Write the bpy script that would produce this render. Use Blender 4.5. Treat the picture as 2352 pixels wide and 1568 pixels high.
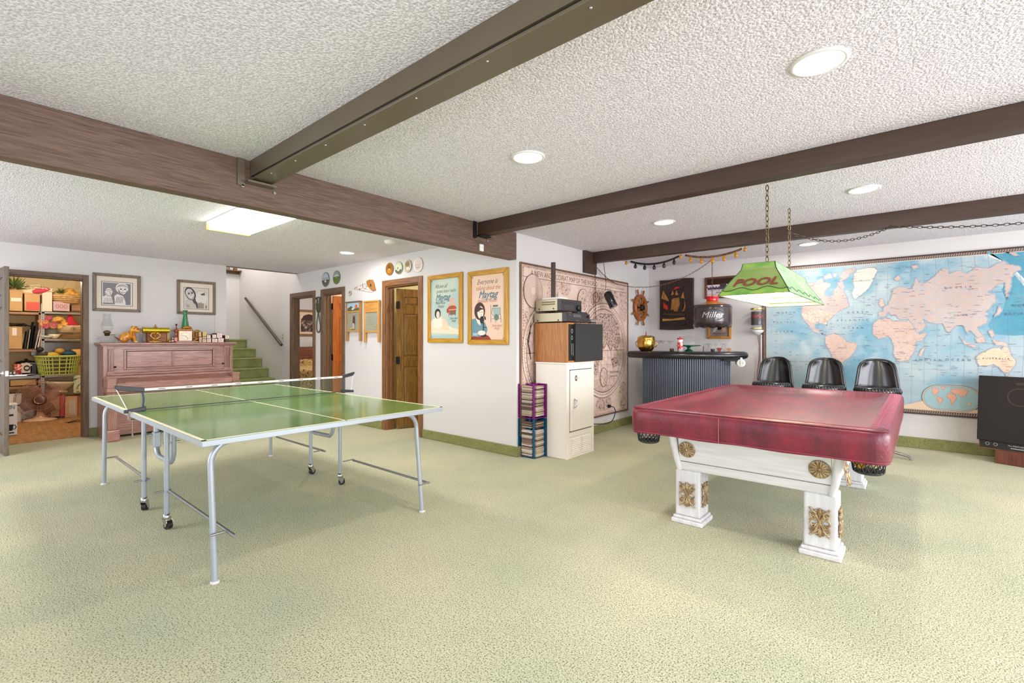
import bpy, bmesh, math, random
from mathutils import Matrix, Vector
R = math.radians; PI = math.pi
random.seed(7)
sc = bpy.context.scene; COL = sc.collection
for o in list(bpy.data.objects): bpy.data.objects.remove(o)

# ---------------------------------------------------------------- camera
cd = bpy.data.cameras.new('camera'); cam = bpy.data.objects.new('camera', cd); COL.objects.link(cam)
cam.location = (0, 0, 1.247); cam.rotation_euler = (PI / 2, 0, 0.702)
cd.sensor_width = 36; cd.lens = 1092 / 2352 * 36; cd.shift_y = -4 / 2352; cd.clip_start = 0.05
sc.camera = cam

# ---------------------------------------------------------------- world, view, window light
sc.view_settings.view_transform = 'Standard'; sc.view_settings.look = 'None'
sc.view_settings.gamma = 1; sc.view_settings.use_curve_mapping = False
sc.view_settings.exposure = 0.12
w = bpy.data.worlds.new('world'); sc.world = w; w.use_nodes = True
w.node_tree.nodes['Background'].inputs[0].default_value = (0.82, 0.9, 1, 1)
w.node_tree.nodes['Background'].inputs[1].default_value = 1.0
def area(name, loc, rot, sx, sy, power, col=(1, 1, 1)):
    l = bpy.data.lights.new(name, 'AREA'); l.shape = 'RECTANGLE'; l.size = sx; l.size_y = sy
    l.energy = power; l.color = col
    o = bpy.data.objects.new(name, l); COL.objects.link(o); o.location = loc; o.rotation_euler = rot
    return o
def point(name, loc, power, col=(1, 1, 1), r=0.05):
    l = bpy.data.lights.new(name, 'POINT'); l.energy = power; l.color = col; l.shadow_soft_size = r
    o = bpy.data.objects.new(name, l); COL.objects.link(o); o.location = loc; return o
DAY = (0.90, 0.92, 1.0); WARM = (1.0, 0.80, 0.55)
# daylight through the wide windows of the side wall (right) and the back wall
area('daylight', (3.6, 4.3, 1.35), (0, R(90), 0), 1.7, 3.6, 205, DAY)
area('daylight', (3.6, 0.0, 1.35), (0, R(90), 0), 1.7, 3.2, 168, DAY)
area('daylight', (-0.4, -2.75, 1.3), (R(90), 0, 0), 3.6, 1.9, 36, DAY)
area('daylight', (-5.6, -2.75, 1.3), (R(90), 0, 0), 2.8, 1.9, 135, DAY)

# ---------------------------------------------------------------- materials
def lin(c):
    r = []
    for x in c[:3]:
        x = x / 255.0
        r.append(x / 12.92 if x <= 0.04045 else ((x + 0.055) / 1.055) ** 2.4)
    return (r[0], r[1], r[2], 1)
_m = {}
def mat(name, col, rough=0.6, metal=0.0, **k):
    """col: sRGB 0-255. k: col2/scale/stretch (noise colour), bump/bscale, wave, coat, trans, emit"""
    if name in _m: return _m[name]
    m = bpy.data.materials.new(name); m.use_nodes = True; _m[name] = m
    nt = m.node_tree; N = nt.nodes; L = nt.links; b = N['Principled BSDF']
    b.inputs['Base Color'].default_value = lin(col); b.inputs['Roughness'].default_value = rough
    b.inputs['Metallic'].default_value = metal
    if 'coat' in k: b.inputs['Coat Weight'].default_value = k['coat']; b.inputs['Coat Roughness'].default_value = k.get('coatr', 0.1)
    if 'spec' in k: b.inputs['Specular IOR Level'].default_value = k['spec']
    if 'trans' in k: b.inputs['Transmission Weight'].default_value = k['trans']; b.inputs['IOR'].default_value = k.get('ior', 1.45)
    if 'alpha' in k: b.inputs['Alpha'].default_value = k['alpha']
    if 'emit' in k:
        b.inputs['Emission Color'].default_value = lin(k.get('ecol', col)); b.inputs['Emission Strength'].default_value = k['emit']
    tc = None
    def coord(st):
        nonlocal tc
        if tc is None: tc = N.new('ShaderNodeTexCoord')
        mp = N.new('ShaderNodeMapping'); mp.inputs['Scale'].default_value = st
        L.new(tc.outputs[k.get('space', 'Object')], mp.inputs[0]); return mp.outputs[0]
    if 'col2' in k:
        n = N.new('ShaderNodeTexNoise'); n.inputs['Scale'].default_value = k.get('scale', 5)
        n.inputs['Detail'].default_value = k.get('detail', 4); n.inputs['Distortion'].default_value = k.get('dist', 0)
        L.new(coord(k.get('stretch', (1, 1, 1))), n.inputs['Vector'])
        r = N.new('ShaderNodeValToRGB'); lo, hi = k.get('ramp', (0.35, 0.65))
        r.color_ramp.elements[0].position = lo; r.color_ramp.elements[1].position = hi
        r.color_ramp.elements[0].color = lin(col); r.color_ramp.elements[1].color = lin(k['col2'])
        L.new(n.outputs['Fac'], r.inputs[0]); src = r.outputs[0]
        if 'col3' in k:
            n2 = N.new('ShaderNodeTexNoise'); n2.inputs['Scale'].default_value = k.get('scale3', 40); n2.inputs['Detail'].default_value = 3
            L.new(coord(k.get('stretch3', (1, 1, 1))), n2.inputs['Vector'])
            r2 = N.new('ShaderNodeValToRGB'); lo, hi = k.get('ramp3', (0.5, 0.7))
            r2.color_ramp.elements[0].position = lo; r2.color_ramp.elements[1].position = hi
            mx = N.new('ShaderNodeMix'); mx.data_type = 'RGBA'; mx.inputs[7].default_value = lin(k['col3'])
            L.new(n2.outputs['Fac'], r2.inputs[0]); L.new(r2.outputs[0], mx.inputs[0]); L.new(src, mx.inputs[6]); src = mx.outputs[2]
        L.new(src, b.inputs['Base Color'])
        if 'emit' in k and k.get('ecol') is None: L.new(src, b.inputs['Emission Color'])
    if 'lines' in k:   # cell borders drawn over the colour (printed maps)
        v = N.new('ShaderNodeTexVoronoi'); v.feature = 'DISTANCE_TO_EDGE'; v.inputs['Scale'].default_value = k['lines']
        nz = N.new('ShaderNodeTexNoise'); nz.inputs['Scale'].default_value = k['lines'] * 3
        c0 = coord((1, 1, 1)); L.new(c0, nz.inputs['Vector'])
        mv = N.new('ShaderNodeMix'); mv.data_type = 'RGBA'; mv.inputs[0].default_value = k.get('wob', 0.04); L.new(c0, mv.inputs[6]); L.new(nz.outputs['Color'], mv.inputs[7])
        L.new(mv.outputs[2], v.inputs['Vector'])
        lt = N.new('ShaderNodeMath'); lt.operation = 'LESS_THAN'; lt.inputs[1].default_value = k.get('lw', 0.03); L.new(v.outputs['Distance'], lt.inputs[0])
        mx = N.new('ShaderNodeMix'); mx.data_type = 'RGBA'; mx.inputs[7].default_value = lin(k['lcol'])
        ml = N.new('ShaderNodeMath'); ml.operation = 'MULTIPLY'; ml.inputs[1].default_value = k.get('lfac', 0.6); L.new(lt.outputs[0], ml.inputs[0])
        L.new(ml.outputs[0], mx.inputs[0])
        if b.inputs['Base Color'].is_linked: L.new(b.inputs['Base Color'].links[0].from_socket, mx.inputs[6])
        else: mx.inputs[6].default_value = lin(col)
        L.new(mx.outputs[2], b.inputs['Base Color'])
    if 'bump' in k:
        if k.get('btype') == 'voronoi':
            n = N.new('ShaderNodeTexVoronoi'); n.inputs['Scale'].default_value = k.get('bscale', 30); out = n.outputs['Distance']
        else:
            n = N.new('ShaderNodeTexNoise'); n.inputs['Scale'].default_value = k.get('bscale', 30); n.inputs['Detail'].default_value = k.get('bdetail', 3); out = n.outputs['Fac']
        L.new(coord(k.get('bstretch', (1, 1, 1))), n.inputs['Vector'])
        bp = N.new('ShaderNodeBump'); bp.inputs['Strength'].default_value = k['bump']; bp.inputs['Distance'].default_value = k.get('bdist', 0.01)
        L.new(out, bp.inputs['Height']); L.new(bp.outputs[0], b.inputs['Normal'])
    return m
def ink(c): return mat('ink_%d_%d_%d' % tuple(c), c, 0.65, spec=0.2)
def wood(name, c1, c2, axis=2, rough=0.45, sc_=6, **k):
    st = [14, 14, 14]; st[axis] = 1.0
    k.setdefault('bump', 0.15)
    return mat(name, c1, rough, col2=c2, scale=sc_, stretch=tuple(st), detail=6, dist=0.6, bscale=sc_, bstretch=tuple(st), bdist=0.003, **k)

WALL = mat('wall_paint', (214, 210, 208), 0.85, bump=0.06, bscale=180, bdist=0.002)
CEIL = mat('popcorn_ceiling', (247, 242, 250), 0.95, bump=1.0, bscale=95, bdist=0.012, bdetail=3, col2=(214, 210, 216), scale=95, detail=3, ramp=(0.40, 0.6))
CARPET = mat('carpet', (200, 204, 174), 1.0, spec=0.1, col2=(226, 220, 186), scale=1.1, detail=3, ramp=(0.32, 0.68), col3=(98, 104, 72), scale3=150, ramp3=(0.49, 0.70), bump=1.0, bscale=150, bdist=0.012)
CARPETG = mat('carpet_green', (160, 160, 108), 1.0, spec=0.1, col2=(140, 142, 90), scale=9, ramp=(0.3, 0.7), col3=(112, 116, 70), scale3=130, ramp3=(0.45, 0.7), bump=0.8, bscale=160, bdist=0.012)
CARPETS = mat('carpet_stairs', (164, 168, 112), 1.0, spec=0.1, col2=(136, 144, 86), scale=7, ramp=(0.3, 0.7), bump=0.6, bscale=120, bdist=0.01)
BEAM = mat('beam_brown', (72, 52, 40), 0.5, col2=(62, 44, 34), scale=4, stretch=(1, 12, 12), bump=0.1, bscale=20, bstretch=(1, 14, 14), bdist=0.002)
STEELB = mat('beam_steel_brown', (100, 90, 72), 0.38, spec=0.6, col2=(98, 86, 68), scale=3, bump=0.05, bscale=30)
BEAMW = mat('beam_rough_wood', (114, 88, 74), 0.55, col2=(90, 66, 54), scale=5, stretch=(14, 1, 14), detail=6, dist=1.2, bump=0.5, bscale=7, bstretch=(14, 1, 18), bdist=0.008, bdetail=6)
TRIMD = wood('trim_dark_wood', (122, 94, 70), (90, 66, 46))
TRIMH = wood('trim_dark_wood_flat', (122, 94, 70), (90, 66, 46), axis=1)
TRIMR = wood('trim_red_wood', (146, 98, 54), (104, 66, 34))
TRIMRH = wood('trim_red_wood_flat', (146, 98, 54), (104, 66, 34), axis=0)
TRIMDX = wood('trim_dark_wood_cross', (112, 82, 60), (84, 58, 40), axis=0)
DOORW = wood('door_walnut', (150, 108, 44), (104, 72, 26), rough=0.35)
DOORO = wood('door_orange', (186, 108, 48), (160, 84, 32), rough=0.35)
DOORG = wood('door_greyed', (118, 104, 88), (92, 78, 64), rough=0.45)
BLACK = mat('black_plastic', (24, 24, 26), 0.45)
IRON = mat('black_iron', (22, 20, 20), 0.5, 0.3)
CHROME = mat('chrome', (200, 200, 202), 0.2, 1.0)
BRASS = mat('brass', (214, 172, 84), 0.22, 1.0)
GLASS = mat('clear_glass', (150, 156, 156), 0.06, alpha=0.14, spec=1.0)
WHITEP = mat('white_plastic', (232, 230, 226), 0.5)
WHITEM = mat('white_enamel', (232, 224, 214), 0.3, coat=0.3)

# ---------------------------------------------------------------- mesh builder
class MB:
    def __init__(s, M=None): s.v = []; s.f = []; s.mi = []; s.mats = []; s.M = M; s.cur = 0; s.sm = []; s.smooth = False
    def mat(s, m):
        if m not in s.mats: s.mats.append(m)
        s.cur = s.mats.index(m); return s
    def add(s, vs, fs, M=None):
        n = len(s.v)
        for p in vs:
            p = Vector(p)
            if M is not None: p = M @ p
            if s.M is not None: p = s.M @ p
            s.v.append(tuple(p))
        for f in fs: s.f.append([i + n for i in f]); s.mi.append(s.cur); s.sm.append(s.smooth)
        return s
    def box(s, x0, x1, y0, y1, z0, z1, M=None):
        x0, x1 = min(x0, x1), max(x0, x1); y0, y1 = min(y0, y1), max(y0, y1); z0, z1 = min(z0, z1), max(z0, z1)
        return s.add([(x, y, z) for x in (x0, x1) for y in (y0, y1) for z in (z0, z1)],
                     [(0, 1, 3, 2), (4, 6, 7, 5), (0, 4, 5, 1), (2, 3, 7, 6), (0, 2, 6, 4), (1, 5, 7, 3)], M)
    def cyl(s, p0, p1, r0, r1=None, n=12, caps=True, M=None):
        p0 = Vector(p0); p1 = Vector(p1); r1 = r0 if r1 is None else r1
        d = (p1 - p0).normalized(); a = d.orthogonal().normalized(); b = d.cross(a)
        vs = [p + (a * math.cos(2 * PI * i / n) + b * math.sin(2 * PI * i / n)) * r for p, r in ((p0, r0), (p1, r1)) for i in range(n)]
        fs = [(i, (i + 1) % n, n + (i + 1) % n, n + i) for i in range(n)]
        t = s.smooth; s.smooth = True; s.add(vs, fs, M); s.smooth = t
        if caps: s.add(vs, [list(range(n))[::-1], list(range(n, 2 * n))], M)
        return s
    def tube(s, pts, r, n=8, closed=False, M=None):
        P = [Vector(p) for p in pts]; k = len(P); rr = r if isinstance(r, (list, tuple)) else [r] * k
        vs = []; a = None
        for i, p in enumerate(P):
            if closed: d = P[(i + 1) % k] - P[i - 1]
            else: d = P[min(i + 1, k - 1)] - P[max(i - 1, 0)]
            d.normalize()
            a = d.orthogonal() if a is None else a - d * a.dot(d)
            if a.length < 1e-6: a = d.orthogonal()
            a.normalize(); b = d.cross(a)
            vs += [p + (a * math.cos(2 * PI * j / n) + b * math.sin(2 * PI * j / n)) * rr[i] for j in range(n)]
        fs = [(i * n + j, i * n + (j + 1) % n, ((i + 1) % k) * n + (j + 1) % n, ((i + 1) % k) * n + j) for i in range(k if closed else k - 1) for j in range(n)]
        t = s.smooth; s.smooth = True; s.add(vs, fs, M)
        s.smooth = t
        if not closed: s.add([vs[j] for j in range(n)] , [list(range(n))[::-1]], M); s.add(vs[-n:], [list(range(n))], M)
        return s
    def lathe(s, prof, n=20, c=(0, 0, 0), M=None, sx=1, sy=1, caps=True):
        vs = [(c[0] + r * sx * math.cos(2 * PI * j / n), c[1] + r * sy * math.sin(2 * PI * j / n), c[2] + z) for r, z in prof for j in range(n)]
        k = len(prof)
        fs = [(i * n + j, i * n + (j + 1) % n, (i + 1) * n + (j + 1) % n, (i + 1) * n + j) for i in range(k - 1) for j in range(n)]
        t = s.smooth; s.smooth = True; s.add(vs, fs, M); s.smooth = t
        if caps:
            if prof[0][0] > 1e-4: s.add(vs[:n], [list(range(n))[::-1]], M)
            if prof[-1][0] > 1e-4: s.add(vs[-n:], [list(range(n))], M)
        return s
    def ball(s, c, r, n=12, M=None):
        rx, ry, rz = r if isinstance(r, (tuple, list)) else (r, r, r); h = n // 2
        vs = []; 
        for i in range(h + 1):
            t = PI * i / h
            vs += [(c[0] + rx * math.sin(t) * math.cos(2 * PI * j / n), c[1] + ry * math.sin(t) * math.sin(2 * PI * j / n), c[2] - rz * math.cos(t)) for j in range(n)]
        fs = [(i * n + j, i * n + (j + 1) % n, (i + 1) * n + (j + 1) % n, (i + 1) * n + j) for i in range(h) for j in range(n)]
        t = s.smooth; s.smooth = True; s.add(vs, fs, M); s.smooth = t; return s
    def prism(s, poly, a, b, plane='xy', M=None):
        k = len(poly)
        def q(p, c):
            return {'xy': (p[0], p[1], c), 'xz': (p[0], c, p[1]), 'yz': (c, p[0], p[1])}[plane]
        vs = [q(p, a) for p in poly] + [q(p, b) for p in poly]
        return s.add(vs, [list(range(k))[::-1], list(range(k, 2 * k))] + [(i, (i + 1) % k, k + (i + 1) % k, k + i) for i in range(k)], M)
    flat = False
    def build(s, name, m=None, parent=None, bevel=0, seg=2, smooth=False, solid=0, sub=0, label=None):
        me = bpy.data.meshes.new(name); me.from_pydata(s.v, [], s.f)
        ms = s.mats if s.mats else [m]
        for x in ms: me.materials.append(x)
        me.polygons.foreach_set('material_index', s.mi if s.mats else [0] * len(s.f))
        me.polygons.foreach_set('use_smooth', [bool(x or smooth) for x in s.sm]); me.update()
        if not s.flat:
            bm = bmesh.new(); bm.from_mesh(me); bmesh.ops.recalc_face_normals(bm, faces=bm.faces); bm.to_mesh(me); bm.free()
        o = bpy.data.objects.new(name, me); COL.objects.link(o)
        if parent is not None: o.parent = parent
        if solid: q = o.modifiers.new('solid', 'SOLIDIFY'); q.thickness = solid; q.offset = 0
        if bevel: q = o.modifiers.new('bevel', 'BEVEL'); q.width = bevel; q.segments = seg; q.limit_method = 'ANGLE'; q.harden_normals = False
        if sub: q = o.modifiers.new('sub', 'SUBSURF'); q.levels = sub; q.render_levels = sub
        if label: o['label'] = label
        return o
def smooth(P, k=5):
    P = [Vector(p) for p in P]; out = []
    for i in range(len(P) - 1):
        a, b_, c, d = P[max(i - 1, 0)], P[i], P[i + 1], P[min(i + 2, len(P) - 1)]
        for j in range(k):
            t = j / k; out.append(0.5 * (2 * b_ + (c - a) * t + (2 * a - 5 * b_ + 4 * c - d) * t * t + (3 * b_ - a - 3 * c + d) * t ** 3))
    return out + [P[-1]]
def tag(o, label=None, cat=None, group=None, kind=None):
    if label: o['label'] = label
    if cat: o['category'] = cat
    if group: o['group'] = group
    if kind: o['kind'] = kind
    return o
def thing(name, label, cat, loc=(0, 0, 0), rz=0, group=None, rx=0, ry=0):
    o = bpy.data.objects.new(name, None); COL.objects.link(o); o.empty_display_size = 0.1
    o.location = loc; o.rotation_euler = (rx, ry, rz); return tag(o, label, cat, group)
def struct(name, mb, m=None, **k): return tag(mb.build(name, m, **k), kind='structure')
def copy_tree(o, parent=None):
    c = o.copy(); COL.objects.link(c)
    if parent is not None: c.parent = parent
    for ch in [x for x in o.children]: copy_tree(ch, c)
    return c
def bx(name, m, parent, *a, **k):
    M = k.pop('M', None); return MB().box(*a, M=M).build(name, m, parent, **k)
# arrays of alike pieces under one parent
def pieces(name, proto, locs):
    """proto: built object; copies it to the other places (mesh shared)"""
    for i, l in enumerate(locs):
        o = proto if i == 0 else proto.copy()
        if i: COL.objects.link(o)
        o.location = l
# ---------------------------------------------------------------- flat print (drawn as thin inked shapes on a sheet), local x right, z up, facing -y
_tx = {}
def textmesh(s, shear=0, bold=0):
    bold = 0; key = (s, shear)
    if key not in _tx:
        c = bpy.data.curves.new('t', 'FONT'); c.body = s; c.size = 1; c.shear = shear; c.resolution_u = 2
        c.align_x = 'CENTER'
        o = bpy.data.objects.new('t', c); me = bpy.data.meshes.new_from_object(o)
        _tx[key] = ([tuple(v.co) for v in me.vertices], [list(p.vertices) for p in me.polygons])
        bpy.data.objects.remove(o); bpy.data.curves.remove(c); bpy.data.meshes.remove(me)
    return _tx[key]
class Pic(MB):
    flat = True
    def __init__(s, y=0.0): super().__init__(); s.y = y; s.st = 0.00006
    def _a(s, pts, fs, m):
        s.y -= s.st; s.mat(m if not isinstance(m, tuple) else ink(m))
        return s.add([(p[0], s.y, p[1]) for p in pts], fs)
    def poly(s, pts, m): return s._a(pts, [list(range(len(pts)))], m)
    def rect(s, x0, x1, z0, z1, m): return s._a([(x0, z0), (x1, z0), (x1, z1), (x0, z1)], [(0, 1, 2, 3)], m)
    def ell(s, cx, cz, rx, rz, m, n=24, a0=0, a1=2 * PI, rot=0):
        pts = []
        for i in range(n):
            t = a0 + (a1 - a0) * i / (n if a1 - a0 > 6.28 else n - 1); u, v = rx * math.cos(t), rz * math.sin(t)
            pts.append((cx + u * math.cos(rot) - v * math.sin(rot), cz + u * math.sin(rot) + v * math.cos(rot)))
        return s.poly(pts, m)
    def line(s, pts, w, m, closed=False):
        n = len(pts); L = []; Rr = []
        for i in range(n):
            a = pts[i - 1] if (i or closed) else pts[i]; b = pts[(i + 1) % n] if (i < n - 1 or closed) else pts[i]
            dx, dz = b[0] - a[0], b[1] - a[1]; l = math.hypot(dx, dz) or 1; nx, nz = -dz / l * w / 2, dx / l * w / 2
            L.append((pts[i][0] + nx, pts[i][1] + nz)); Rr.append((pts[i][0] - nx, pts[i][1] - nz))
        k = n if closed else n - 1
        return s._a(L + Rr, [(i, (i + 1) % n, n + (i + 1) % n, n + i) for i in range(k)], m)
    def ring(s, cx, cz, rx, rz, w, m, n=40): return s.line([(cx + rx * math.cos(2 * PI * i / n), cz + rz * math.sin(2 * PI * i / n)) for i in range(n)], w, m, True)
    def text(s, t, x, z, h, m, shear=0, sx=1, bold=0.0, rot=0):
        v, f = textmesh(t, shear); ca, sa = math.cos(rot), math.sin(rot)
        if bold:
            for dx, dz in ((bold, 0), (-bold, 0), (0, bold), (0, -bold)): s.text(t, x + dx * h, z + dz * h, h, m, shear, sx, 0, rot)
        return s._a([(x + h * (p[0] * sx * ca - p[1] * sa), z + h * (p[0] * sx * sa + p[1] * ca)) for p in v], f, m)
def frame_parts(p, W, H, fw, dep, m, name='frame', inner=None, mh=None):
    """mitred picture frame centred on local (0, z 0..H); local x right, -y out"""
    for nm, poly in (('side_rail', [(-W / 2, 0), (-W / 2 + fw, fw), (-W / 2 + fw, H - fw), (-W / 2, H)]),
                     ('side_rail', [(W / 2, 0), (W / 2, H), (W / 2 - fw, H - fw), (W / 2 - fw, fw)]),
                     ('top_rail', [(-W / 2, H), (-W / 2 + fw, H - fw), (W / 2 - fw, H - fw), (W / 2, H)]),
                     ('bottom_rail', [(-W / 2, 0), (W / 2, 0), (W / 2 - fw, fw), (-W / 2 + fw, fw)])):
        b = MB(); b.prism(poly, -dep, 0, 'xz'); mm = m if nm == 'side_rail' else (mh or m)
        b.build(nm, mm, p, bevel=min(fw, dep) * 0.25)

# ================================================================ the room
H = 2.387; XM = -3.235; YD = 3.9; XP = -8.12; YW = 7.2; XR = 3.6; YB = -2.7
b = MB(); b.box(-16, 4.2, -3.4, 7.6, -0.12, 0); fl = struct('floor', b, CARPET)
b = MB(); b.box(XP - 0.06, XR + 0.1, YB - 0.1, 7.6, H, H + 0.1); b.box(-12.2, XP - 0.06, YB - 0.1, 2.75, H, H + 0.1); b.box(-12.2, XP - 0.06, 4.02, 7.6, H, H + 0.1)
struct('ceiling', b, CEIL)
# door wall: plane y = YD, three door openings
ops = [(-8.36, -7.62, 1.985), (-7.28, -6.71, 1.985), (-5.575, -4.865, 1.985)]
b = MB(); x = -11.6
for (a, c, t) in ops:
    b.box(x, a, YD, YD + 0.12, 0, H); b.box(a, c, YD, YD + 0.12, t, H); x = c
b.box(x, XM, YD, YD + 0.12, 0, H); b.box(-11.6, XP, YD, YD + 0.12, H, 4.8)
struct('wall_doors', b, WALL)
b = MB(); b.box(XM - 0.1, XM, YD + 0.12, YW, 0, H); struct('wall_map', b, WALL)
b = MB(); b.box(XM - 0.1, XR + 0.1, YW, YW + 0.12, 0, H); struct('wall_far', b, WALL)
b = MB(); b.box(XP - 0.12, XP, YB, 0.35, 0, H); b.box(XP - 0.12, XP, 0.35, 1.098, 2.02, H); b.box(XP - 0.12, XP, 1.098, 2.75, 0, H)
struct('wall_piano', b, WALL)
bx('trim_1', WALL, None, XP - 0.005, XP + 0.012, 2.60, 2.755, 0, H)['kind'] = 'structure'
# side wall with windows (out of the frame, on the right) and back wall with windows
def winwall(name, axis, pos, a0, a1, wins):
    b = MB(); x = a0
    def q(u0, u1, z0, z1): b.box(pos, pos + 0.12, u0, u1, z0, z1) if axis == 'x' else b.box(u0, u1, pos - 0.12, pos, z0, z1)
    for (u0, u1, z0, z1) in wins: q(x, u0, 0, H); q(u0, u1, 0, z0); q(u0, u1, z1, H); x = u1
    q(x, a1, 0, H); struct(name, b, WALL)
    for i, (u0, u1, z0, z1) in enumerate(wins):
        f = MB(); n = 3
        def r(a, c, z, zz): f.box(pos + 0.02, pos + 0.08, a, c, z, zz) if axis == 'x' else f.box(a, c, pos - 0.08, pos - 0.02, z, zz)
        r(u0, u1, z0, z0 + 0.06); r(u0, u1, z1 - 0.06, z1)
        for k in range(n + 1):
            u = u0 + (u1 - u0) * k / n; r(max(u0, u - 0.03), min(u1, u + 0.03), z0, z1)
        struct('window_%d' % (1 + i + (2 if axis == 'y' else 0)), f, WHITEP)
winwall('wall_right', 'x', XR, YB, YW, [(-1.7, 1.7, 0.45, 2.2), (2.4, 6.2, 0.45, 2.2)])
winwall('wall_back', 'y', YB, -12, XR, [(-7.1, -4.1, 0.3, 2.2), (-2.3, 1.5, 0.3, 2.2)])
# baseboards are wrapped in the same carpet
for nm, a in (('baseboard_doors', (-4.782, XM + 0.018, YD - 0.02, YD, 0, 0.11)), ('baseboard_doors', (-6.634, -5.661, YD - 0.02, YD, 0, 0.11)),
              ('baseboard_map', (XM, XM + 0.02, YD, YW, 0, 0.11)), ('baseboard_far', (XM, XR, YW - 0.02, YW, 0, 0.125)),
              ('baseboard_piano', (XP, XP + 0.02, 1.152, 2.75, 0, 0.11)), ('baseboard_doors', (-7.544, -7.36, YD - 0.02, YD, 0, 0.11))):
    struct(nm, MB().box(*a), CARPETG, bevel=0.008)
# ---- casings and jambs
def casing(nm, axis, p, u0, u1, zt, cw, mv, mh, deep=0.12, stops=True):
    """axis 'y': wall plane y=p seen from -y; axis 'x': wall plane x=p seen from +x"""
    t = thing(nm, None, None); t['kind'] = 'structure'
    def q(name, a0, a1, z0, z1, d0, d1, m):
        b = MB(); b.box(a0, a1, p + d0, p + d1, z0, z1) if axis == 'y' else b.box(p - d1, p - d0, a0, a1, z0, z1)
        b.build(name, m, t, bevel=0.003)
    q('side_casing', u0 - cw, u0, 0, zt + cw, -0.018, 0, mv); q('side_casing', u1, u1 + cw, 0, zt + cw, -0.018, 0, mv)
    q('head_casing', u0, u1, zt, zt + cw, -0.018, 0, mh)
    q('jamb', u0, u0 + 0.018, 0, zt, 0, deep, mv); q('jamb', u1 - (0.018 if stops else 0.006), u1, 0, zt, 0, deep, mv); q('jamb', u0, u1, zt - 0.018, zt, 0, deep, mh)
    if stops: q('stop', u0 + 0.018, u0 + 0.03, 0, zt - 0.018, 0.05, 0.08, mv); q('stop', u1 - 0.03, u1 - 0.018, 0, zt - 0.018, 0.05, 0.08, mv)
    return t
casing('trim_2', 'y', YD, -8.36, -7.62, 1.985, 0.075, TRIMD, TRIMDX)
casing('trim_3', 'y', YD, -7.28, -6.71, 1.985, 0.075, TRIMD, TRIMDX)
casing('trim_4', 'y', YD, -5.575, -4.865, 1.985, 0.08, TRIMR, TRIMRH)
casing('trim_5', 'x', XP, 0.35, 1.098, 2.02, 0.056, TRIMD, TRIMH, stops=False)
# ---- door leaves (six recessed panels)
def leaf(nm, m, w, h, label, wall_label=None):
    """local: hinge edge at x=0, leaf along +x, thickness +-0.018 in y"""
    t = thing(nm, None, None); t['kind'] = 'structure'
    st = 0.1; mid = 0.09; cols = [(st, w / 2 - mid / 2), (w / 2 + mid / 2, w - st)]
    rows = [(0.2, 0.86), (1.0, 1.6), (1.72, h - 0.11)]
    b = MB()
    for a, c in ((0, st), (w - st, w), (w / 2 - mid / 2, w / 2 + mid / 2)): b.box(a, c, -0.018, 0.018, 0, h)
    b.build('stile', m, t, bevel=0.003)
    b = MB()
    for a, c in ((0, 0.2), (0.86, 1.0), (1.6, 1.72), (h - 0.11, h)): b.box(st, w - st, -0.0175, 0.0175, a, c)
    b.build('rail', m, t, bevel=0.003)
    for (a, c) in cols:
        for (z0, z1) in rows:
            q = MB(); q.box(a, c, -0.006, 0.006, z0, z1)
            for s in (-1, 1):
                i = 0.028; q.add([(a + 0.008, s * 0.006, z0 + 0.008), (c - 0.008, s * 0.006, z0 + 0.008), (c - 0.008, s * 0.006, z1 - 0.008), (a + 0.008, s * 0.006, z1 - 0.008),
                       (a + i, s * 0.014, z0 + i), (c - i, s * 0.014, z0 + i), (c - i, s * 0.014, z1 - i), (a + i, s * 0.014, z1 - i)],
                      [(0, 1, 5, 4), (1, 2, 6, 5), (2, 3, 7, 6), (3, 0, 4, 7), (4, 5, 6, 7)])
            q.build('panel', m, t)
    return t
def hinge(parent, x, y, z, m=IRON):
    b = MB(); b.box(x - 0.002, x + 0.03, y - 0.035, y + 0.035, z - 0.05, z + 0.05); b.cyl((x + 0.014, y - 0.0, z - 0.055), (x + 0.014, y, z + 0.055), 0.009)
    b.build('hinge', m, parent)
d = leaf('door_2', DOORO, 0.56, 1.95, ''); d.location = (-7.235, YD + 0.13, 0.01); d.rotation_euler.z = R(84)
for z in (0.3, 0.95, 1.78): hinge(d, 0.0, 0.018, z)
d = leaf('door_3', DOORW, 0.70, 1.95, ''); d.location = (-5.52, YD + 0.13, 0.01); d.rotation_euler.z = R(72)
for z in (0.3, 0.95, 1.72): hinge(d, 0.0, -0.018, z)
d = leaf('door_1', DOORG, 0.68, 2.03, ''); d.location = (XP + 0.01, 0.335, 0.006); d.rotation_euler.z = R(5)
kb = MB(Matrix.Translation((0.61, 0, 0.877)))
for s in (1, -1): kb.lathe([(0.0, 0.065), (0.016, 0.063), (0.026, 0.05), (0.026, 0.042), (0.012, 0.03), (0.011, 0.012), (0.03, 0.006), (0.032, 0.0)], 16, M=Matrix.Rotation(R(-90 * s), 4, 'X') @ Matrix.Translation((0, 0, 0.018)))
kb.box(0.055, 0.0715, -0.012, 0.012, -0.028, 0.028); kb.build('door_knob', CHROME, d)
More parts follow.
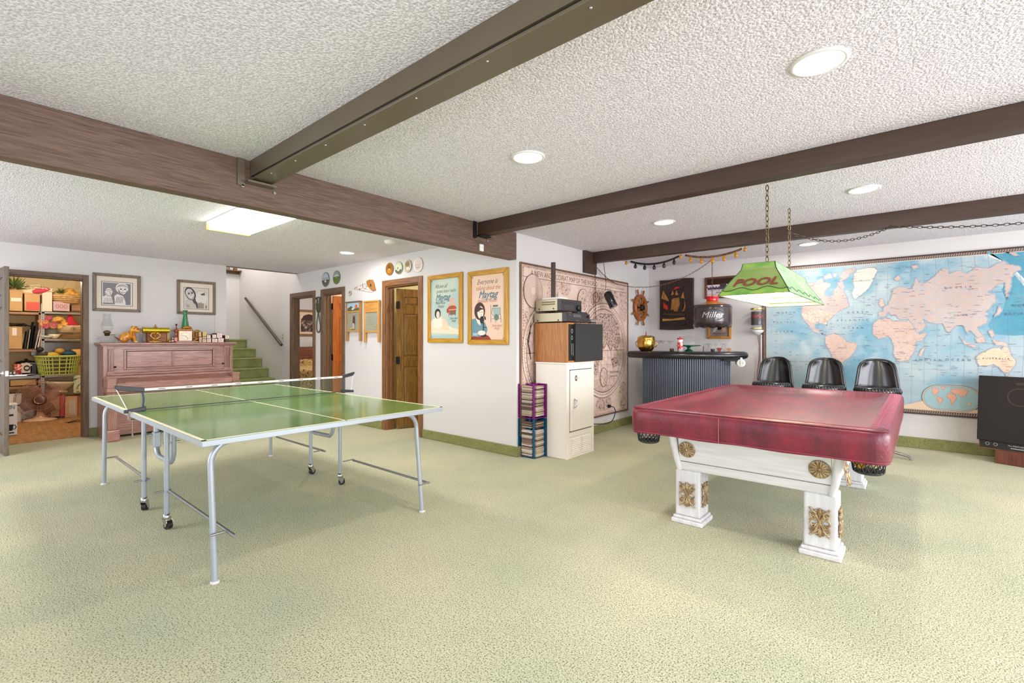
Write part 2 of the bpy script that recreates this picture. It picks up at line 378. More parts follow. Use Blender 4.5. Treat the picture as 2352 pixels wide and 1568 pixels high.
# ---- beams
b = MB(); b.box(XM - 0.1, XM + 0.0, YB, YD - 0.002, 2.101, H); struct('trim_6', b, BEAMW, bevel=0.004)
def ibeam(nm, y0, y1, zb):
    t = thing(nm, None, None); t['kind'] = 'structure'
    c = (y0 + y1) / 2
    bx('web', STEELB, t, XM + 0.012, XR, y0 + 0.002, y0 + 0.03, zb + 0.026, H); bx('groove', BLACK, t, XM + 0.012, XR, y0 + 0.012, y0 + 0.03, zb + 0.013, zb + 0.026)
    bx('bottom_flange', STEELB, t, XM + 0.012, XR, y0, y1, zb, zb + 0.014, bevel=0.003)
    bx('back_web', STEELB, t, XM + 0.012, XR, y1 - 0.03, y1 - 0.004, zb + 0.013, H)
    b = MB()
    for i in range(14):
        x = XM + 0.25 + i * i * 0.012 + i * 0.3
        b.ball((x, y0 + 0.03, zb - 0.001), (0.006, 0.006, 0.004), 8)
    b.build('rivet', CHROME, t); t.children[-1]['kind'] = 'stuff'
    return t
def sbeam(nm, y0, y1, zb, x0=XM + 0.012):
    b = MB(); b.box(x0, XR, y0, y1, zb, H); return struct(nm, b, BEAM, bevel=0.004)
ibeam('trim_7', 1.233, 1.36, 2.26)
sbeam('trim_8', 3.31, 3.42, 2.262)
sbeam('trim_9', 5.41, 5.51, 2.25)
struct('trim_10', MB().box(XM, XM + 0.04, 5.22, 5.515, 2.106, H), BEAM, bevel=0.004)
# steel seats that carry the beams on the long wooden beam
for i, (y0, y1, z) in enumerate(((1.20, 1.375, 2.235), (3.285, 3.43, 2.245))):
    t = thing('trim_%d' % (11 + i), None, None); t['kind'] = 'structure'
    bx('plate', IRON if i else STEELB, t, XM, XM + 0.012, y0 - 0.04, y0 + 0.002, z - 0.02, H)
    bx('shelf', IRON if i else STEELB, t, XM, XM + 0.07, y0, y1, z, z + 0.012)
    for y in (y0 - 0.01, y1 + 0.01): MB().cyl((XM, y, z - 0.02), (XM + 0.012, y, z - 0.02), 0.009, n=8).build('bolt', CHROME, t)
# ---- stairwell
t = thing('trim_13', None, None); t['kind'] = 'structure'
for k in range(1, 8):
    x = -8.46 - 0.29 * (k - 1)
    if k == 7: x = -10.34
    b = MB(); b.box(-11.6, x - 0.02, 2.76, YD, 0.18 * (k - 1), 0.18 * k); b.box(x - 0.1, x, 2.76, YD, 0.18 * k - 0.035, 0.18 * k)
    b.build('stair_step', CARPETS, t, bevel=0.014)
b = MB(); b.lathe([(0.0, 1.26), (0.22, 1.26), (0.22, 1.42), (0.2, 1.44), (0, 1.44)], 24, c=(-10.72, 3.0, 0)); b.build('stair_step', CARPETS, t)
struct('wall_stair', MB().box(-10.86, -10.74, 2.2, YD, 1.26, 4.8), WALL)
struct('wall_stair', MB().box(-11.6, XP - 0.12, 2.63, 2.75, 0, 4.8), WALL)
struct('wall_stair', MB().box(-11.6, XP, 2.63, YD + 0.12, 4.8, 4.9), WALL)
struct('wall_stair', MB().box(XP - 0.12, XP, 2.75, YD, H, 4.8), WALL)
point('stair_light', (-9.6, 3.2, 3.9), 70, (1, 0.97, 0.93), 0.2)
# ---- rooms behind the doors
b = MB(); b.box(-11.62, -11.5, 4.02, 7.2, 0, H); b.box(-11.6, -7.4, 7.2, 7.3, 0, H); b.box(-7.52, -7.4, 4.02, 7.2, 0, H); struct('wall_bedroom', b, WALL)
b = MB(); b.box(-7.4, -6.0, 6.0, 6.1, 0, H); b.box(-6.1, -6.0, 4.02, 6, 0, H); struct('wall_laundry', b, mat('laundry_wall', (236, 226, 200), 0.8))
b = MB(); b.box(-6.0, XM - 0.1, 6.0, 6.1, 0, H); b.box(-6.0, -5.9, 4.02, 6, 0, H); struct('wall_bathroom', b, mat('bath_wall', (226, 216, 170), 0.8))
point('bedroom_light', (-9.5, 5.6, 2.1), 45, (1, 0.96, 0.9), 0.15)
point('laundry_light', (-6.8, 4.9, 2.2), 26, WARM, 0.08)
point('bathroom_light', (-4.8, 4.9, 2.2), 24, (1.0, 0.88, 0.68), 0.1)
# ---- closet shell
CLW = mat('closet_wall', (232, 212, 168), 0.8)
b = MB(); b.box(-11.0, -10.9, -0.6, 2.0, 0, H); b.box(-10.9, XP - 0.12, -0.6, -0.5, 0, H); b.box(-10.9, XP - 0.12, 1.75, 1.85, 0, H); struct('wall_closet', b, CLW)
struct('trim_14', MB().box(-10.9, XP - 0.06, -0.5, 1.75, 0, 0.008), mat('closet_carpet', (176, 132, 84), 0.95, col2=(152, 108, 62), scale=3, stretch=(1, 8, 1), bump=0.4, bscale=60))
point('closet_light', (-9.3, 0.75, 2.2), 33, (1.0, 0.86, 0.66), 0.08)
# ---- ceiling lights (recessed discs)
LP = [(-0.298, 2.303), (-1.837, 2.328), (-0.291, 4.466), (-1.852, 4.472), (-0.964, 6.596), (-5.669, 3.358)]
names = ['nearest the camera above the open carpet', 'between the long beam and the nearest round light', 'above the pool table, to the right', 'behind the second beam, toward the old map', 'close to the far wall above the bar stools', 'in the part with the doors, beyond the long beam']
for (x, y), nm in zip(LP, names):
    t = thing('ceiling_light', 'round recessed white ceiling light ' + nm, 'light', (x, y, H), group='recessed ceiling lights')
    MB().lathe([(0.088, 0.0), (0.105, 0.0), (0.105, -0.006), (0.092, -0.010), (0.086, -0.004)], 32, caps=False).build('trim_ring', WHITEP, t)
    MB().lathe([(0.0, -0.003), (0.09, -0.003)], 32, caps=False).build('bulb_disc', mat('bulb_glow', (255, 246, 226), 0.5, emit=9.0), t)
    l = area('ceiling_light_glow', (0, 0, -0.014), (0, 0, 0), 0.15, 0.15, 11, (1, 0.95, 0.88)); l.data.shape = 'DISK'; l.parent = t
t = thing('ceiling_fixture', 'long fluorescent wraparound ceiling fixture glowing white beyond the beam', 'light', (-4.62, 1.8, H))
bx('housing', mat('fixture_wood', (214, 160, 70), 0.5), t, -0.62, -0.60, -0.2, 0.2, -0.075, 0)
bx('housing', mat('fixture_wood', (214, 160, 70), 0.5), t, 0.60, 0.62, -0.2, 0.2, -0.075, 0)
bx('pan', WHITEP, t, -0.6, 0.6, -0.2, 0.2, -0.018, 0)
bx('diffuser', mat('fluor_glow', (255, 252, 244), 0.5, emit=7.0), t, -0.6, 0.6, -0.185, 0.185, -0.07, -0.018, bevel=0.01)
l = area('ceiling_fixture_glow', (0, 0, -0.09), (0, 0, 0), 1.15, 0.35, 26, (1, 0.98, 0.95)); l.parent = t
t = thing('smoke_detector', 'white smoke detector on the ceiling beyond the long beam', 'detector', (-4.62, 3.29, H))
MB().lathe([(0.07, 0.0), (0.07, -0.012), (0.06, -0.03), (0.045, -0.038), (0.0, -0.04)], 24).build('cover', WHITEP, t)
MB().lathe([(0.075, 0.0), (0.075, -0.006), (0.0, -0.006)], 24).build('base_plate', WHITEP, t)
t = thing('motion_sensor', 'small white sensor box on the long wooden beam', 'sensor', (XM, 3.351, 2.111))
bx('case', WHITEP, t, 0, 0.02, -0.026, 0.026, 0, 0.068, bevel=0.006)
MB().cyl((0.02, 0, 0.034), (0.0215, 0, 0.034), 0.011, n=16).build('lens', mat('sensor_lens', (214, 216, 216), 0.3), t)
t = thing('light_switch', 'pale double outlet plate on the wall below the handrail', 'outlet', (-8.735, YD, 1.247))
bx('plate', mat('ivory', (206, 198, 170), 0.5), t, -0.04, 0.04, -0.006, 0, 0, 0.12, bevel=0.002)
for z in (0.035, 0.085): bx('socket', mat('ivory_dark', (150, 144, 120), 0.5), t, -0.015, 0.015, -0.009, -0.005, z - 0.013, z + 0.013)
t = thing('handrail', 'dark round wooden handrail sloping down the stair wall', 'handrail', (0, 0, 0))
MB().tube([(-10.27, 3.84, 2.08), (-8.66, 3.84, 1.153)], 0.024, 12).build('rail', mat('rail_dark', (62, 44, 34), 0.4), t)
for f in (0.12, 0.9):
    x = -10.27 + 1.61 * f; z = 2.08 - 0.927 * f
    MB().tube([(x, 3.9, z - 0.06), (x, 3.86, z - 0.06), (x, 3.84, z - 0.02)], 0.008, 6).build('bracket', CHROME, t)
t = thing('wall_shelf', 'small dark wall shelf holding trinkets high in the stairwell', 'shelf', (-10.74, 3.769, 2.654))
bx('board', TRIMD, t, 0, 0.12, -0.2, 0.2, 0, 0.02); bx('backboard', TRIMD, t, 0, 0.012, -0.2, 0.2, -0.05, 0.0)
for i, (y, h, c) in enumerate(((-0.13, 0.07, (150, 120, 90)), (-0.05, 0.10, (190, 180, 170)), (0.03, 0.06, (120, 90, 60)))):
    tag(bx('trinket_box', ink(c), None, -10.72, -10.65, t.location.y + y - 0.03, t.location.y + y + 0.03, t.location.z + 0.02, t.location.z + 0.02 + h, bevel=0.005),
        ['small tan trinket at the left end of the stairwell shelf', 'tallest pale trinket on the stairwell shelf', 'small brown trinket right of the pale one on the stairwell shelf'][i], 'trinket', 'trinkets on the stairwell shelf')

# ================================================================ table tennis table
TGREEN = mat('table_green', (96, 138, 66), 0.13, col2=(122, 156, 90), scale=1.6, ramp=(0.3, 0.7), spec=0.6, bump=0.02, bscale=6, bdist=0.002)
CREAM = mat('cream_line', (232, 224, 190), 0.5); GALV = mat('painted_steel', (172, 179, 188), 0.32, 0.4)
TX0, TX1, TY0, TY1, TZ = -5.35, -2.61, 0.782, 2.307, 0.76
tt = thing('table_tennis_table', 'green folding table tennis table with white edge lines and grey tube legs', 'table', ((TX0 + TX1) / 2, (TY0 + TY1) / 2, 0))
cx, cy = tt.location.x, tt.location.y; L2, W2 = (TX1 - TX0) / 2, (TY1 - TY0) / 2
for s in (-1, 1):
    b = MB(); a, c = (0.004, L2) if s > 0 else (-L2, -0.004)
    b.box(a, c, -W2, W2, TZ - 0.02, TZ); b.build('tabletop', TGREEN, tt)
    b = MB(); e = 0.02
    for (x0, x1, y0, y1) in ((a, c, -W2, -W2 + e), (a, c, W2 - e, W2), ((c - e) if s > 0 else a, c if s > 0 else a + e, -W2, W2), (a, c, -0.0045, 0.0045)):
        b.box(x0, x1, y0, y1, TZ - 0.0005, TZ + 0.0006)
    b.build('painted_line', CREAM, tt)
    b = MB(); t_ = 0.014
    b.box(a, c, -W2 - 0.002, -W2 + t_, TZ - 0.030, TZ - 0.002); b.box(a, c, W2 - t_, W2 + 0.002, TZ - 0.030, TZ - 0.002)
    xe = c if s > 0 else a
    b.box(xe - t_ * (s > 0) , xe + t_ * (s < 0) + 0.002 * s, -W2, W2, TZ - 0.030, TZ - 0.002)
    b.build('edge_rail', GALV, tt, bevel=0.002)
def arc_leg(x_f, x_t, yf, inward):
    """tube leg with foot at (x_f,yf,0), bending inward (in y) under the top"""
    P = [(x_f, yf, 0.0), (x_t, yf, 0.60)]
    for k in range(1, 7):
        a = PI / 2 * k / 6; P.append((x_t, yf + inward * 0.1 * (1 - math.cos(a)), 0.60 + 0.11 * math.sin(a)))
    P.append((x_t, yf + inward * 0.2, 0.715)); return P
for (xf, xt, yf, s) in ((-2.74, -2.80, 0.878, 1), (-2.725, -2.79, 2.212, -1), (-5.34, -5.31, 0.86, 1), (-5.27, -5.27, 2.222, -1)):
    l = MB().tube([(p[0] - cx, p[1] - cy, p[2]) for p in arc_leg(xf, xt, yf, s)], 0.0155, 12).build('leg', GALV, tt)
    MB().lathe([(0.021, 0), (0.023, 0.006), (0.019, 0.012)], 14, c=(xf - cx, yf - cy, 0)).build('foot_cap', mat('foot_rubber', (210, 208, 204), 0.6), l)
for xe in (-2.80, -5.29): MB().tube([(xe - cx, 0.878 + 0.2 - cy, 0.715), (xe - cx, 2.212 - 0.2 - cy, 0.715)], 0.0155, 10).build('crossbar', GALV, tt)
for (xf, yf, ang) in ((-3.77, 0.925, 20), (-4.29, 0.915, 140), (-3.775, 2.17, 60), (-4.27, 2.16, 100)):
    x, y = xf - cx, yf - cy
    l = MB().tube([(x, y, 0.085), (x, y, 0.73)], 0.0155, 12).build('castor_leg', GALV, tt)
    M = Matrix.Translation((x, y, 0)) @ Matrix.Rotation(R(ang), 4, 'Z')
    c = MB(M).cyl((0.014, -0.014, 0.027), (0.014, 0.014, 0.027), 0.027, n=20).build('castor_wheel', BLACK, l)
    b = MB(M); b.lathe([(0.02, 0.075), (0.02, 0.1), (0.012, 0.1)], 14)
    for s in (-1, 1): b.prism([(-0.018, 0.07), (0.02, 0.07), (0.03, 0.045), (0.02, 0.018), (0.008, 0.018)], s * 0.017, s * 0.02, 'xz')
    b.box(-0.018, 0.02, -0.02, 0.02, 0.066, 0.076); b.build('castor_fork', CHROME, l)
for (xa, xb, y, z) in ((-2.63, -3.82, 0.9, 0.25), (-5.33, -4.23, 0.9, 0.225), (-3.74, -2.73, 2.24, 0.195), (-5.25, -4.22, 2.24, 0.2)):
    b = MB().tube([(xa - cx, y + 0.035 - cy, z), (xb - cx, y + 0.035 - cy, z)], 0.0095, 8)
    for x in (-2.735, -3.77, -4.285, -5.33):
        if min(xa, xb) - 0.05 < x < max(xa, xb) + 0.05: b.cyl((x - cx, y - 0.045 - cy, z), (x - cx, y + 0.05 - cy, z), 0.006, n=8)
    b.build('brace', mat('steel_grey', (150, 150, 152), 0.35, 0.8), tt)
for (y, s) in ((0.97, 1), (2.12, -1)):
    P = [(-4.21, y, 0.73), (-4.21, y, 0.50)]
    for k in range(1, 5): a = PI / 2 * k / 4; P.append((-4.21 + 0.09 * (1 - math.cos(a)), y, 0.50 - 0.09 * math.sin(a)))
    for k in range(1, 5): a = PI / 2 * k / 4; P.append((-3.80 + 0.09 * math.sin(a) - 0.09, y, 0.41 + 0.09 * (1 - math.cos(a))))
    P += [(-3.80, y, 0.73)]
    b = MB().tube([(p[0] - cx, p[1] - cy, p[2]) for p in P], 0.017, 10).build('swing_bar', GALV, tt)
    if s > 0:
        bx('latch', GALV, tt, -4.235 - cx, -4.175 - cx, y - 0.022 - cy, y + 0.022 - cy, 0.47, 0.58, bevel=0.006)
    for x in (-4.21, -3.80): MB().cyl((x - cx, y - 0.06 - cy, 0.56), (x - cx, y + 0.04 - cy, 0.56), 0.006, n=8).build('bolt', CHROME, tt)
# net set: a thing clamped on the table
nt = thing('table_tennis_net', 'sagging mesh net with white tape and black end clamps across the green table', 'net', (-4.03, cy, TZ))
NY0, NY1 = 0.84 - cy, 2.36 - cy
b = MB()
n = 150; r = 0.0012
for i in range(n + 1):
    y = NY0 + (NY1 - NY0) * i / n; b.box(-r / 2, r / 2, y - r / 2, y + r / 2, 0.012, 0.14)
for k in range(14):
    z = 0.012 + 0.128 * k / 13; b.box(-r / 2, r / 2, NY0, NY1, z - r / 2, z + r / 2)
q = b.build('mesh', mat('net_thread', (96, 116, 92), 0.8), nt); q['kind'] = 'stuff'
bx('tape', mat('net_tape', (236, 232, 228), 0.7), nt, -0.002, 0.002, NY0, NY1, 0.137, 0.153)
p = Pic(-0.0026)
for k in range(9): p.rect(NY0 + 0.1 + k * 0.165, NY0 + 0.14 + k * 0.165, 0.1425, 0.1475, (120, 110, 120))
q = p.build('tape_print', None, nt); q.rotation_euler.z = R(90); q.location.x = 0.0
bx('cord', BLACK, nt, -0.003, 0.003, NY0, NY1, 0.005, 0.011)
for s, ye, yo in ((1, NY0, 0.70 - cy), (-1, NY1 + 0.0, 2.46 - cy)):
    b = MB()
    b.prism([(ye + 0.02 * s, 0.160), (yo, 0.185), (yo, 0.170), (yo + 0.02 * s, 0.150), (ye + 0.02 * s, 0.130)], -0.012, 0.012, 'yz')
    b.build('clamp_arm', mat('clamp_black', (34, 32, 40), 0.4), nt, bevel=0.003); b = MB()
    b.prism([(ye + 0.03 * s, 0.03), (ye - 0.09 * s, 0.015), (ye - 0.09 * s, -0.006), (ye + 0.03 * s, 0.002)], -0.013, 0.013, 'yz')
    b.build('clamp_arm', mat('clamp_black', (34, 32, 40), 0.4), nt, bevel=0.003)
    b = MB(); b.tube([(0, ye + 0.01 * s, 0.13), (0, ye + 0.018 * s, 0.08), (0, ye + 0.012 * s, 0.02)], 0.006, 8); b.build('post_lace', mat('lace', (60, 74, 96), 0.6), nt)
    MB().tube([(0, yo + 0.012 * s, 0.155), (0, ye - 0.07 * s, 0.012)], 0.003, 6).build('strut', WHITEP, nt)
    b = MB(); yc = (TY0 - 0.004 if s > 0 else TY1 + 0.004) - cy
    b.box(-0.02, 0.02, yc - 0.006, yc + 0.006, -0.05, 0.006); b.box(-0.02, 0.02, yc, yc + 0.04 * s, -0.056, -0.05); b.cyl((0, yc + 0.02 * s, -0.15), (0, yc + 0.02 * s, -0.045), 0.004, n=8)
    b.box(-0.014, 0.014, yc + 0.018 * s - 0.002, yc + 0.018 * s + 0.002, -0.17, -0.145); b.box(-0.012, 0.012, yc - 0.002, yc + 0.03, -0.09, -0.086)
    b.build('clamp_screw', mat('clamp_steel', (150, 130, 116), 0.3, 0.9), nt)

# ================================================================ pool table with leather cover
PX0, PX1, PY0, PY1 = -1.50, -0.07, 3.03, 5.27
PW = mat('white_oak_wash', (222, 221, 222), 0.45, col2=(208, 206, 206), scale=4, stretch=(12, 12, 1), detail=5, bump=0.06, bscale=6, bstretch=(14, 14, 1))
PWH = mat('white_oak_wash_flat', (222, 221, 222), 0.45, col2=(208, 206, 204), scale=4, stretch=(1, 12, 12), detail=5, bump=0.06, bscale=6, bstretch=(1, 14, 14))
GOLD = mat('antique_gold', (150, 124, 90), 0.45, 0.5, col2=(190, 168, 132), scale=30, ramp=(0.4, 0.6), bump=0.5, bscale=60, bdist=0.004)
pt = thing('pool_table', 'white carved pool table with gold rosettes under a fitted cover', 'table', (-0.79, 4.15, 0), 0)
px, py = -0.79, 4.15
def acanthus(W, Hh, M, name, parent):
    """raised scroll ornament, local xz, standing off -y"""
    b = MB(M)
    for sx in (-1, 1):
        for sz in (-1, 1):
            for (pts, r) in (([(0.0, 0.0), (0.12, 0.16), (0.2, 0.3), (0.42, 0.46)], 0.05), ([(0.05, 0.12), (0.28, 0.08), (0.42, 0.2), (0.3, 0.28), (0.2, 0.2)], 0.045),
                             ([(0.1, 0.3), (0.3, 0.38), (0.45, 0.32)], 0.045), ([(0.46, 0.3), (0.36, 0.12), (0.46, 0.02)], 0.05), ([(0.1, 0.02), (0.24, 0.16), (0.16, 0.3), (0.06, 0.24)], 0.045), ([(0.14, 0.46), (0.1, 0.36), (0.22, 0.42)], 0.04), ([(0.0, 0.1), (0.04, 0.35), (0.0, 0.5)], 0.05)):
                b.tube([(sx * u * W, -0.006 - 0.004 * math.sin(i), sz * v * Hh) for i, (u, v) in enumerate(pts)], [r * W, r * W * 1.3, r * W * 1.1, r * W][:len(pts)] if len(pts) <= 4 else r * W * 1.1, 6)
            b.ball((sx * 0.43 * W, -0.008, sz * 0.46 * Hh), (0.075 * W, 0.008, 0.06 * W), 8)
            b.ball((sx * 0.3 * W, -0.008, sz * 0.2 * Hh), (0.06 * W, 0.008, 0.06 * W), 8)
    b.ball((0, -0.006, 0), (0.09 * W, 0.009, 0.14 * Hh), 8)
    return b.build(name, GOLD, parent)
def rosette(r, M, parent):
    b = MB(M)
    for k in range(14):
        a = 2 * PI * k / 14; b.tube([(0.25 * r * math.cos(a), -0.006, 0.25 * r * math.sin(a)), (0.6 * r * math.cos(a), -0.009, 0.6 * r * math.sin(a)), (0.93 * r * math.cos(a), -0.005, 0.93 * r * math.sin(a))], [0.06 * r, 0.14 * r, 0.1 * r], 6)
    b.lathe([(r * 0.97, 0), (r, 0.004), (r * 0.8, 0.006), (0, 0.005)], 28, M=Matrix.Rotation(R(90), 4, 'X'))
    b.ball((0, -0.01, 0), (0.18 * r, 0.01, 0.18 * r), 10)
    return b.build('rosette', GOLD, parent)
for (x0, y0) in ((-1.255, 3.225), (-0.495, 3.225), (-1.255, 4.935), (-0.495, 4.935)):
    x0 -= px; y0 -= py; w_ = 0.165; b = MB()
    b.box(x0, x0 + w_, y0, y0 + w_ + 0.015, 0.05, 0.362); l = b.build('leg', PW, pt, bevel=0.012, seg=3)
    b = MB(); b.box(x0 - 0.022, x0 + w_ + 0.022, y0 - 0.022, y0 + w_ + 0.037, 0, 0.03); b.box(x0 - 0.012, x0 + w_ + 0.012, y0 - 0.012, y0 + w_ + 0.027, 0.03, 0.05)
    b.build('foot_moulding', PW, l, bevel=0.008, seg=3)
    if y0 + py < 4:
        acanthus(0.108, 0.165, Matrix.Translation((x0 + w_ / 2, y0, 0.2)), 'carved_ornament', l)
        acanthus(0.105, 0.16, Matrix.Translation((x0 + w_, y0 + w_ / 2, 0.2)) @ Matrix.Rotation(R(90), 4, 'Z'), 'carved_ornament', l)
# apron: boards leaning outward, with groove and flared corner posts
AX0, AX1, AY0, AY1 = -1.225 - px, -0.355 - px, 3.235 - py, 5.09 - py; fl_ = 0.045
def board(p0, p1, out, z0, z1, name, m, th=0.02):
    # p0,p1 lower corners; out: outward unit; leans out with height
    def P(p, z, o): k = fl_ * (z - 0.36) / 0.26 + o; return (p[0] + out[0] * k, p[1] + out[1] * k, z)
    b = MB(); vs = [P(p, z, o) for o in (0, -th) for (p, z) in ((p0, z0), (p1, z0), (p1, z1), (p0, z1))]
    b.add(vs, [(0, 1, 2, 3), (7, 6, 5, 4), (0, 4, 5, 1), (1, 5, 6, 2), (2, 6, 7, 3), (3, 7, 4, 0)]); return b.build(name, m, pt, bevel=0.002)
for z0, z1 in ((0.362, 0.418), (0.423, 0.64)):
    board((AX0, AY0), (AX1, AY0), (0, -1), z0, z1, 'apron_board', PWH); board((AX0, AY1), (AX1, AY1), (0, 1), z0, z1, 'apron_board', PWH)
    board((AX0, AY0), (AX0, AY1), (-1, 0), z0, z1, 'apron_board', PWH); board((AX1, AY0), (AX1, AY1), (1, 0), z0, z1, 'apron_board', PWH)
for sx, x in ((-1, AX0), (1, AX1)):
    for sy, y in ((-1, AY0), (1, AY1)):
        b = MB(); b.tube([(x, y, 0.362), (x + sx * fl_ * 0.4, y + sy * fl_ * 0.4, 0.44), (x + sx * fl_ * 1.05, y + sy * fl_ * 1.05, 0.64)], [0.018, 0.021, 0.028], 12)
        b.build('corner_post', PW, pt)
        if sx > 0 and sy < 0: acanthus(0.06, 0.16, Matrix.Translation((x + 0.055, y + 0.05, 0.5)) @ Matrix.Rotation(R(75), 4, 'Z') @ Matrix.Rotation(R(-12), 4, 'X'), 'carved_ornament', pt)
tiltM = Matrix.Rotation(math.atan(fl_ / 0.26), 4, 'X')
for x in (-1.168, -0.412): rosette(0.055, Matrix.Translation((x - px, AY0 - 0.027, 0.508)) @ tiltM, pt)
bx('slate_bed', PWH, pt, PX0 + 0.1 - px, PX1 - 0.1 - px, PY0 + 0.1 - py, PY1 - 0.1 - py, 0.6, 0.70)
bx('rail_cabinet', PWH, pt, PX0 + 0.045 - px, PX1 - 0.045 - px, PY0 + 0.045 - py, PY1 - 0.045 - py, 0.63, 0.73)
# corner pocket baskets
def pocket(x, y, balls):
    t = MB(); 
    rr = lambda z: 0.068 + 0.012 * (z - 0.545) / 0.09
    for k in range(18):
        for s in (1, -1):
            P = [];
            for i in range(4):
                z = 0.55 + 0.085 * i / 3; a = 2 * PI * (k + s * 0.5 * i) / 18; P.append((x + rr(z) * math.cos(a), y + rr(z) * math.sin(a), z))
            t.tube(P, 0.0028, 4)
    t.lathe([(0.0, 0.538), (0.055, 0.538), (0.067, 0.545), (0.07, 0.553), (0.062, 0.556)], 24, c=(x, y, 0))
    t.lathe([(0.078, 0.632), (0.082, 0.64), (0.078, 0.648), (0.074, 0.64), (0.078, 0.632)], 24, c=(x, y, 0), caps=False)
    q = t.build('pocket_basket', mat('pocket_black', (40, 40, 44), 0.45), pt)
    return q
for (x, y) in ((-1.405 - px, 3.13 - py), (-0.185 - px, 3.15 - py), (-1.405 - px, 5.15 - py), (-0.185 - px, 5.15 - py)): pocket(x, y, 0)
i = 0
for (x, y, z, c, lab) in ((-0.22, 3.12, 0.587, (214, 150, 20), 'yellow pool ball in the right corner pocket basket'), (-0.165, 3.16, 0.585, (30, 70, 50), 'dark green pool ball in the right corner pocket basket'),
                     (-0.163, 3.108, 0.60, (226, 214, 160), 'cream pool ball in the right corner pocket basket'), (-0.215, 3.178, 0.585, (60, 30, 70), 'purple pool ball at the back of the right pocket basket')):
    tag(MB().ball((x, y, z), 0.0255, 14).build('pool_ball', mat('ball_%d' % i, c, 0.15), None), lab, 'ball', 'pool balls in the right corner pocket'); i += 1
# fitted leather cover
LEA = mat('red_leather', (104, 8, 36), 0.42, col2=(70, 6, 30), scale=4, stretch=(1, 1, 2), ramp=(0.3, 0.7), col3=(132, 20, 42), scale3=3, stretch3=(4, 1, 2), ramp3=(0.35, 0.8), coat=0.28, coatr=0.3, bump=0.5, bscale=14, bstretch=(6, 1, 3), bdist=0.006, bdetail=6)
cv = thing('pool_table_cover', 'wrinkled dark red leather cover fitted over the pool table', 'cover', (px, py, 0), R(-0.6))
def outline(ins, n=10):
    hx, hy = (PX1 - PX0) / 2 - ins, (PY1 - PY0) / 2 - ins; r = max(0.012, 0.085 - ins * 0.6); P = []
    for (qx, qy, a0) in ((1, 1, 0), (-1, 1, 90), (-1, -1, 180), (1, -1, 270)):
        for k in range(n):
            a = R(a0 + 90 * k / (n - 1)); P.append((qx * (hx - r) + r * math.cos(a), qy * (hy - r) + r * math.sin(a)))
        # straight run to next corner
        a = R(a0 + 90); ex, ey = P[-1]
        nq = {0: (-1, 1), 90: (-1, -1), 180: (1, -1), 270: (1, 1)}[a0]; na = R(a0 + 90)
        tx, ty = nq[0] * (hx - r) + r * math.cos(na), nq[1] * (hy - r) + r * math.sin(na)
        for k in range(1, 16): P.append((ex + (tx - ex) * k / 16, ey + (ty - ey) * k / 16))
    return P
prof = [(0.006, 0.612), (0.004, 0.64), (0, 0.70), (0.0, 0.745), (0.006, 0.768), (0.018, 0.781), (0.04, 0.787), (0.08, 0.786), (0.11, 0.779), (0.14, 0.766), (0.18, 0.752), (0.24, 0.743), (0.34, 0.738), (0.46, 0.736), (0.58, 0.735), (0.68, 0.735)]
rng = random.Random(3)
def wr(x, y, d):
    f = min(1, max(0, (d - 0.03) / 0.15))
    return f * (0.004 * math.sin(9 * x + 3 * y) * math.sin(5 * y) + 0.0025 * math.sin(23 * x - 11 * y + 2 * math.sin(6 * y)) + 0.002 * math.sin(31 * y + 4 * x))
b = MB(); b.smooth = True; vs = []; n = None
for (ins, z) in prof:
    P = outline(ins); n = len(P)
    for (x, y) in P: vs.append((x, y, z + (wr(x, y, ins) if z > 0.74 else 0.003 * math.sin(14 * x + 10 * y) * (z < 0.65))))
fs = [(i * n + j, i * n + (j + 1) % n, (i + 1) * n + (j + 1) % n, (i + 1) * n + j) for i in range(len(prof) - 1) for j in range(n)]
fs.append([(len(prof) - 1) * n + j for j in range(n)])
b.add(vs, fs); b.build('leather_shell', LEA, cv)
SEAM = mat('seam_thread', (206, 130, 150), 0.5)
for ins, z, rad in ((0.012, 0.779, 0.0022), (0.062, 0.7885, 0.0016), (0.0015, 0.622, 0.0012)):
    b = MB(); P = outline(ins); b.tube([(x, y, z) for x, y in P], rad, 5, closed=True); b.build('seam', LEA if ins > 0.01 and rad > 0.002 else mat('seam_red', (186, 70, 104), 0.5), cv)
for s in (-1, 1):
    b = MB(); y = s * (PY1 - PY0) / 2
    b.tube([(-0.11, y + s * 0.001, 0.614), (-0.11, y + s * 0.003, 0.70), (-0.11, y + s * 0.001, 0.765)], 0.003, 6); b.build('side_seam', mat('seam_light', (176, 80, 90), 0.4), cv)
b = MB()
for i in range(60):
    y = -1.0 + 2.0 * i / 59; b.tube([(0.715 - 0.012, y, 0.781), (0.715 - 0.03, y, 0.7885), (0.715 - 0.09, y + 0.004, 0.7885)], 0.0016, 4)
q = b.build('stitching', SEAM, cv); q['kind'] = 'stuff'

# ================================================================ pool lamp
SG = mat('shade_green', (104, 142, 66), 0.4, col2=(140, 160, 92), scale=6, ramp=(0.35, 0.65), spec=0.4)
SB = mat('shade_bright', (140, 176, 70), 0.4, col2=(92, 146, 66), scale=8)
SP = mat('shade_pale', (160, 184, 150), 0.45, col2=(116, 164, 104), scale=8, ramp=(0.3, 0.7))
ld = thing('pool_lamp', 'green stained-glass style pool lamp hanging on chains over the pool table', 'lamp', (-0.815, 4.165, 1.55))
hx, hy = 0.215, 0.745; tx_, ty_ = 0.10, 0.58; zt = 0.225
lv = [(1.0, 0.0), (0.86, 0.030), (0.62, 0.078), (0.38, 0.125), (0.2, 0.157), (0.07, 0.183), (0.04, 0.2), (0.0, 0.225)]  # flare profile (fraction between top and rim, height)
def ringp(f, z): return (tx_ + (hx - tx_) * f, ty_ + (hy - ty_) * f, z)
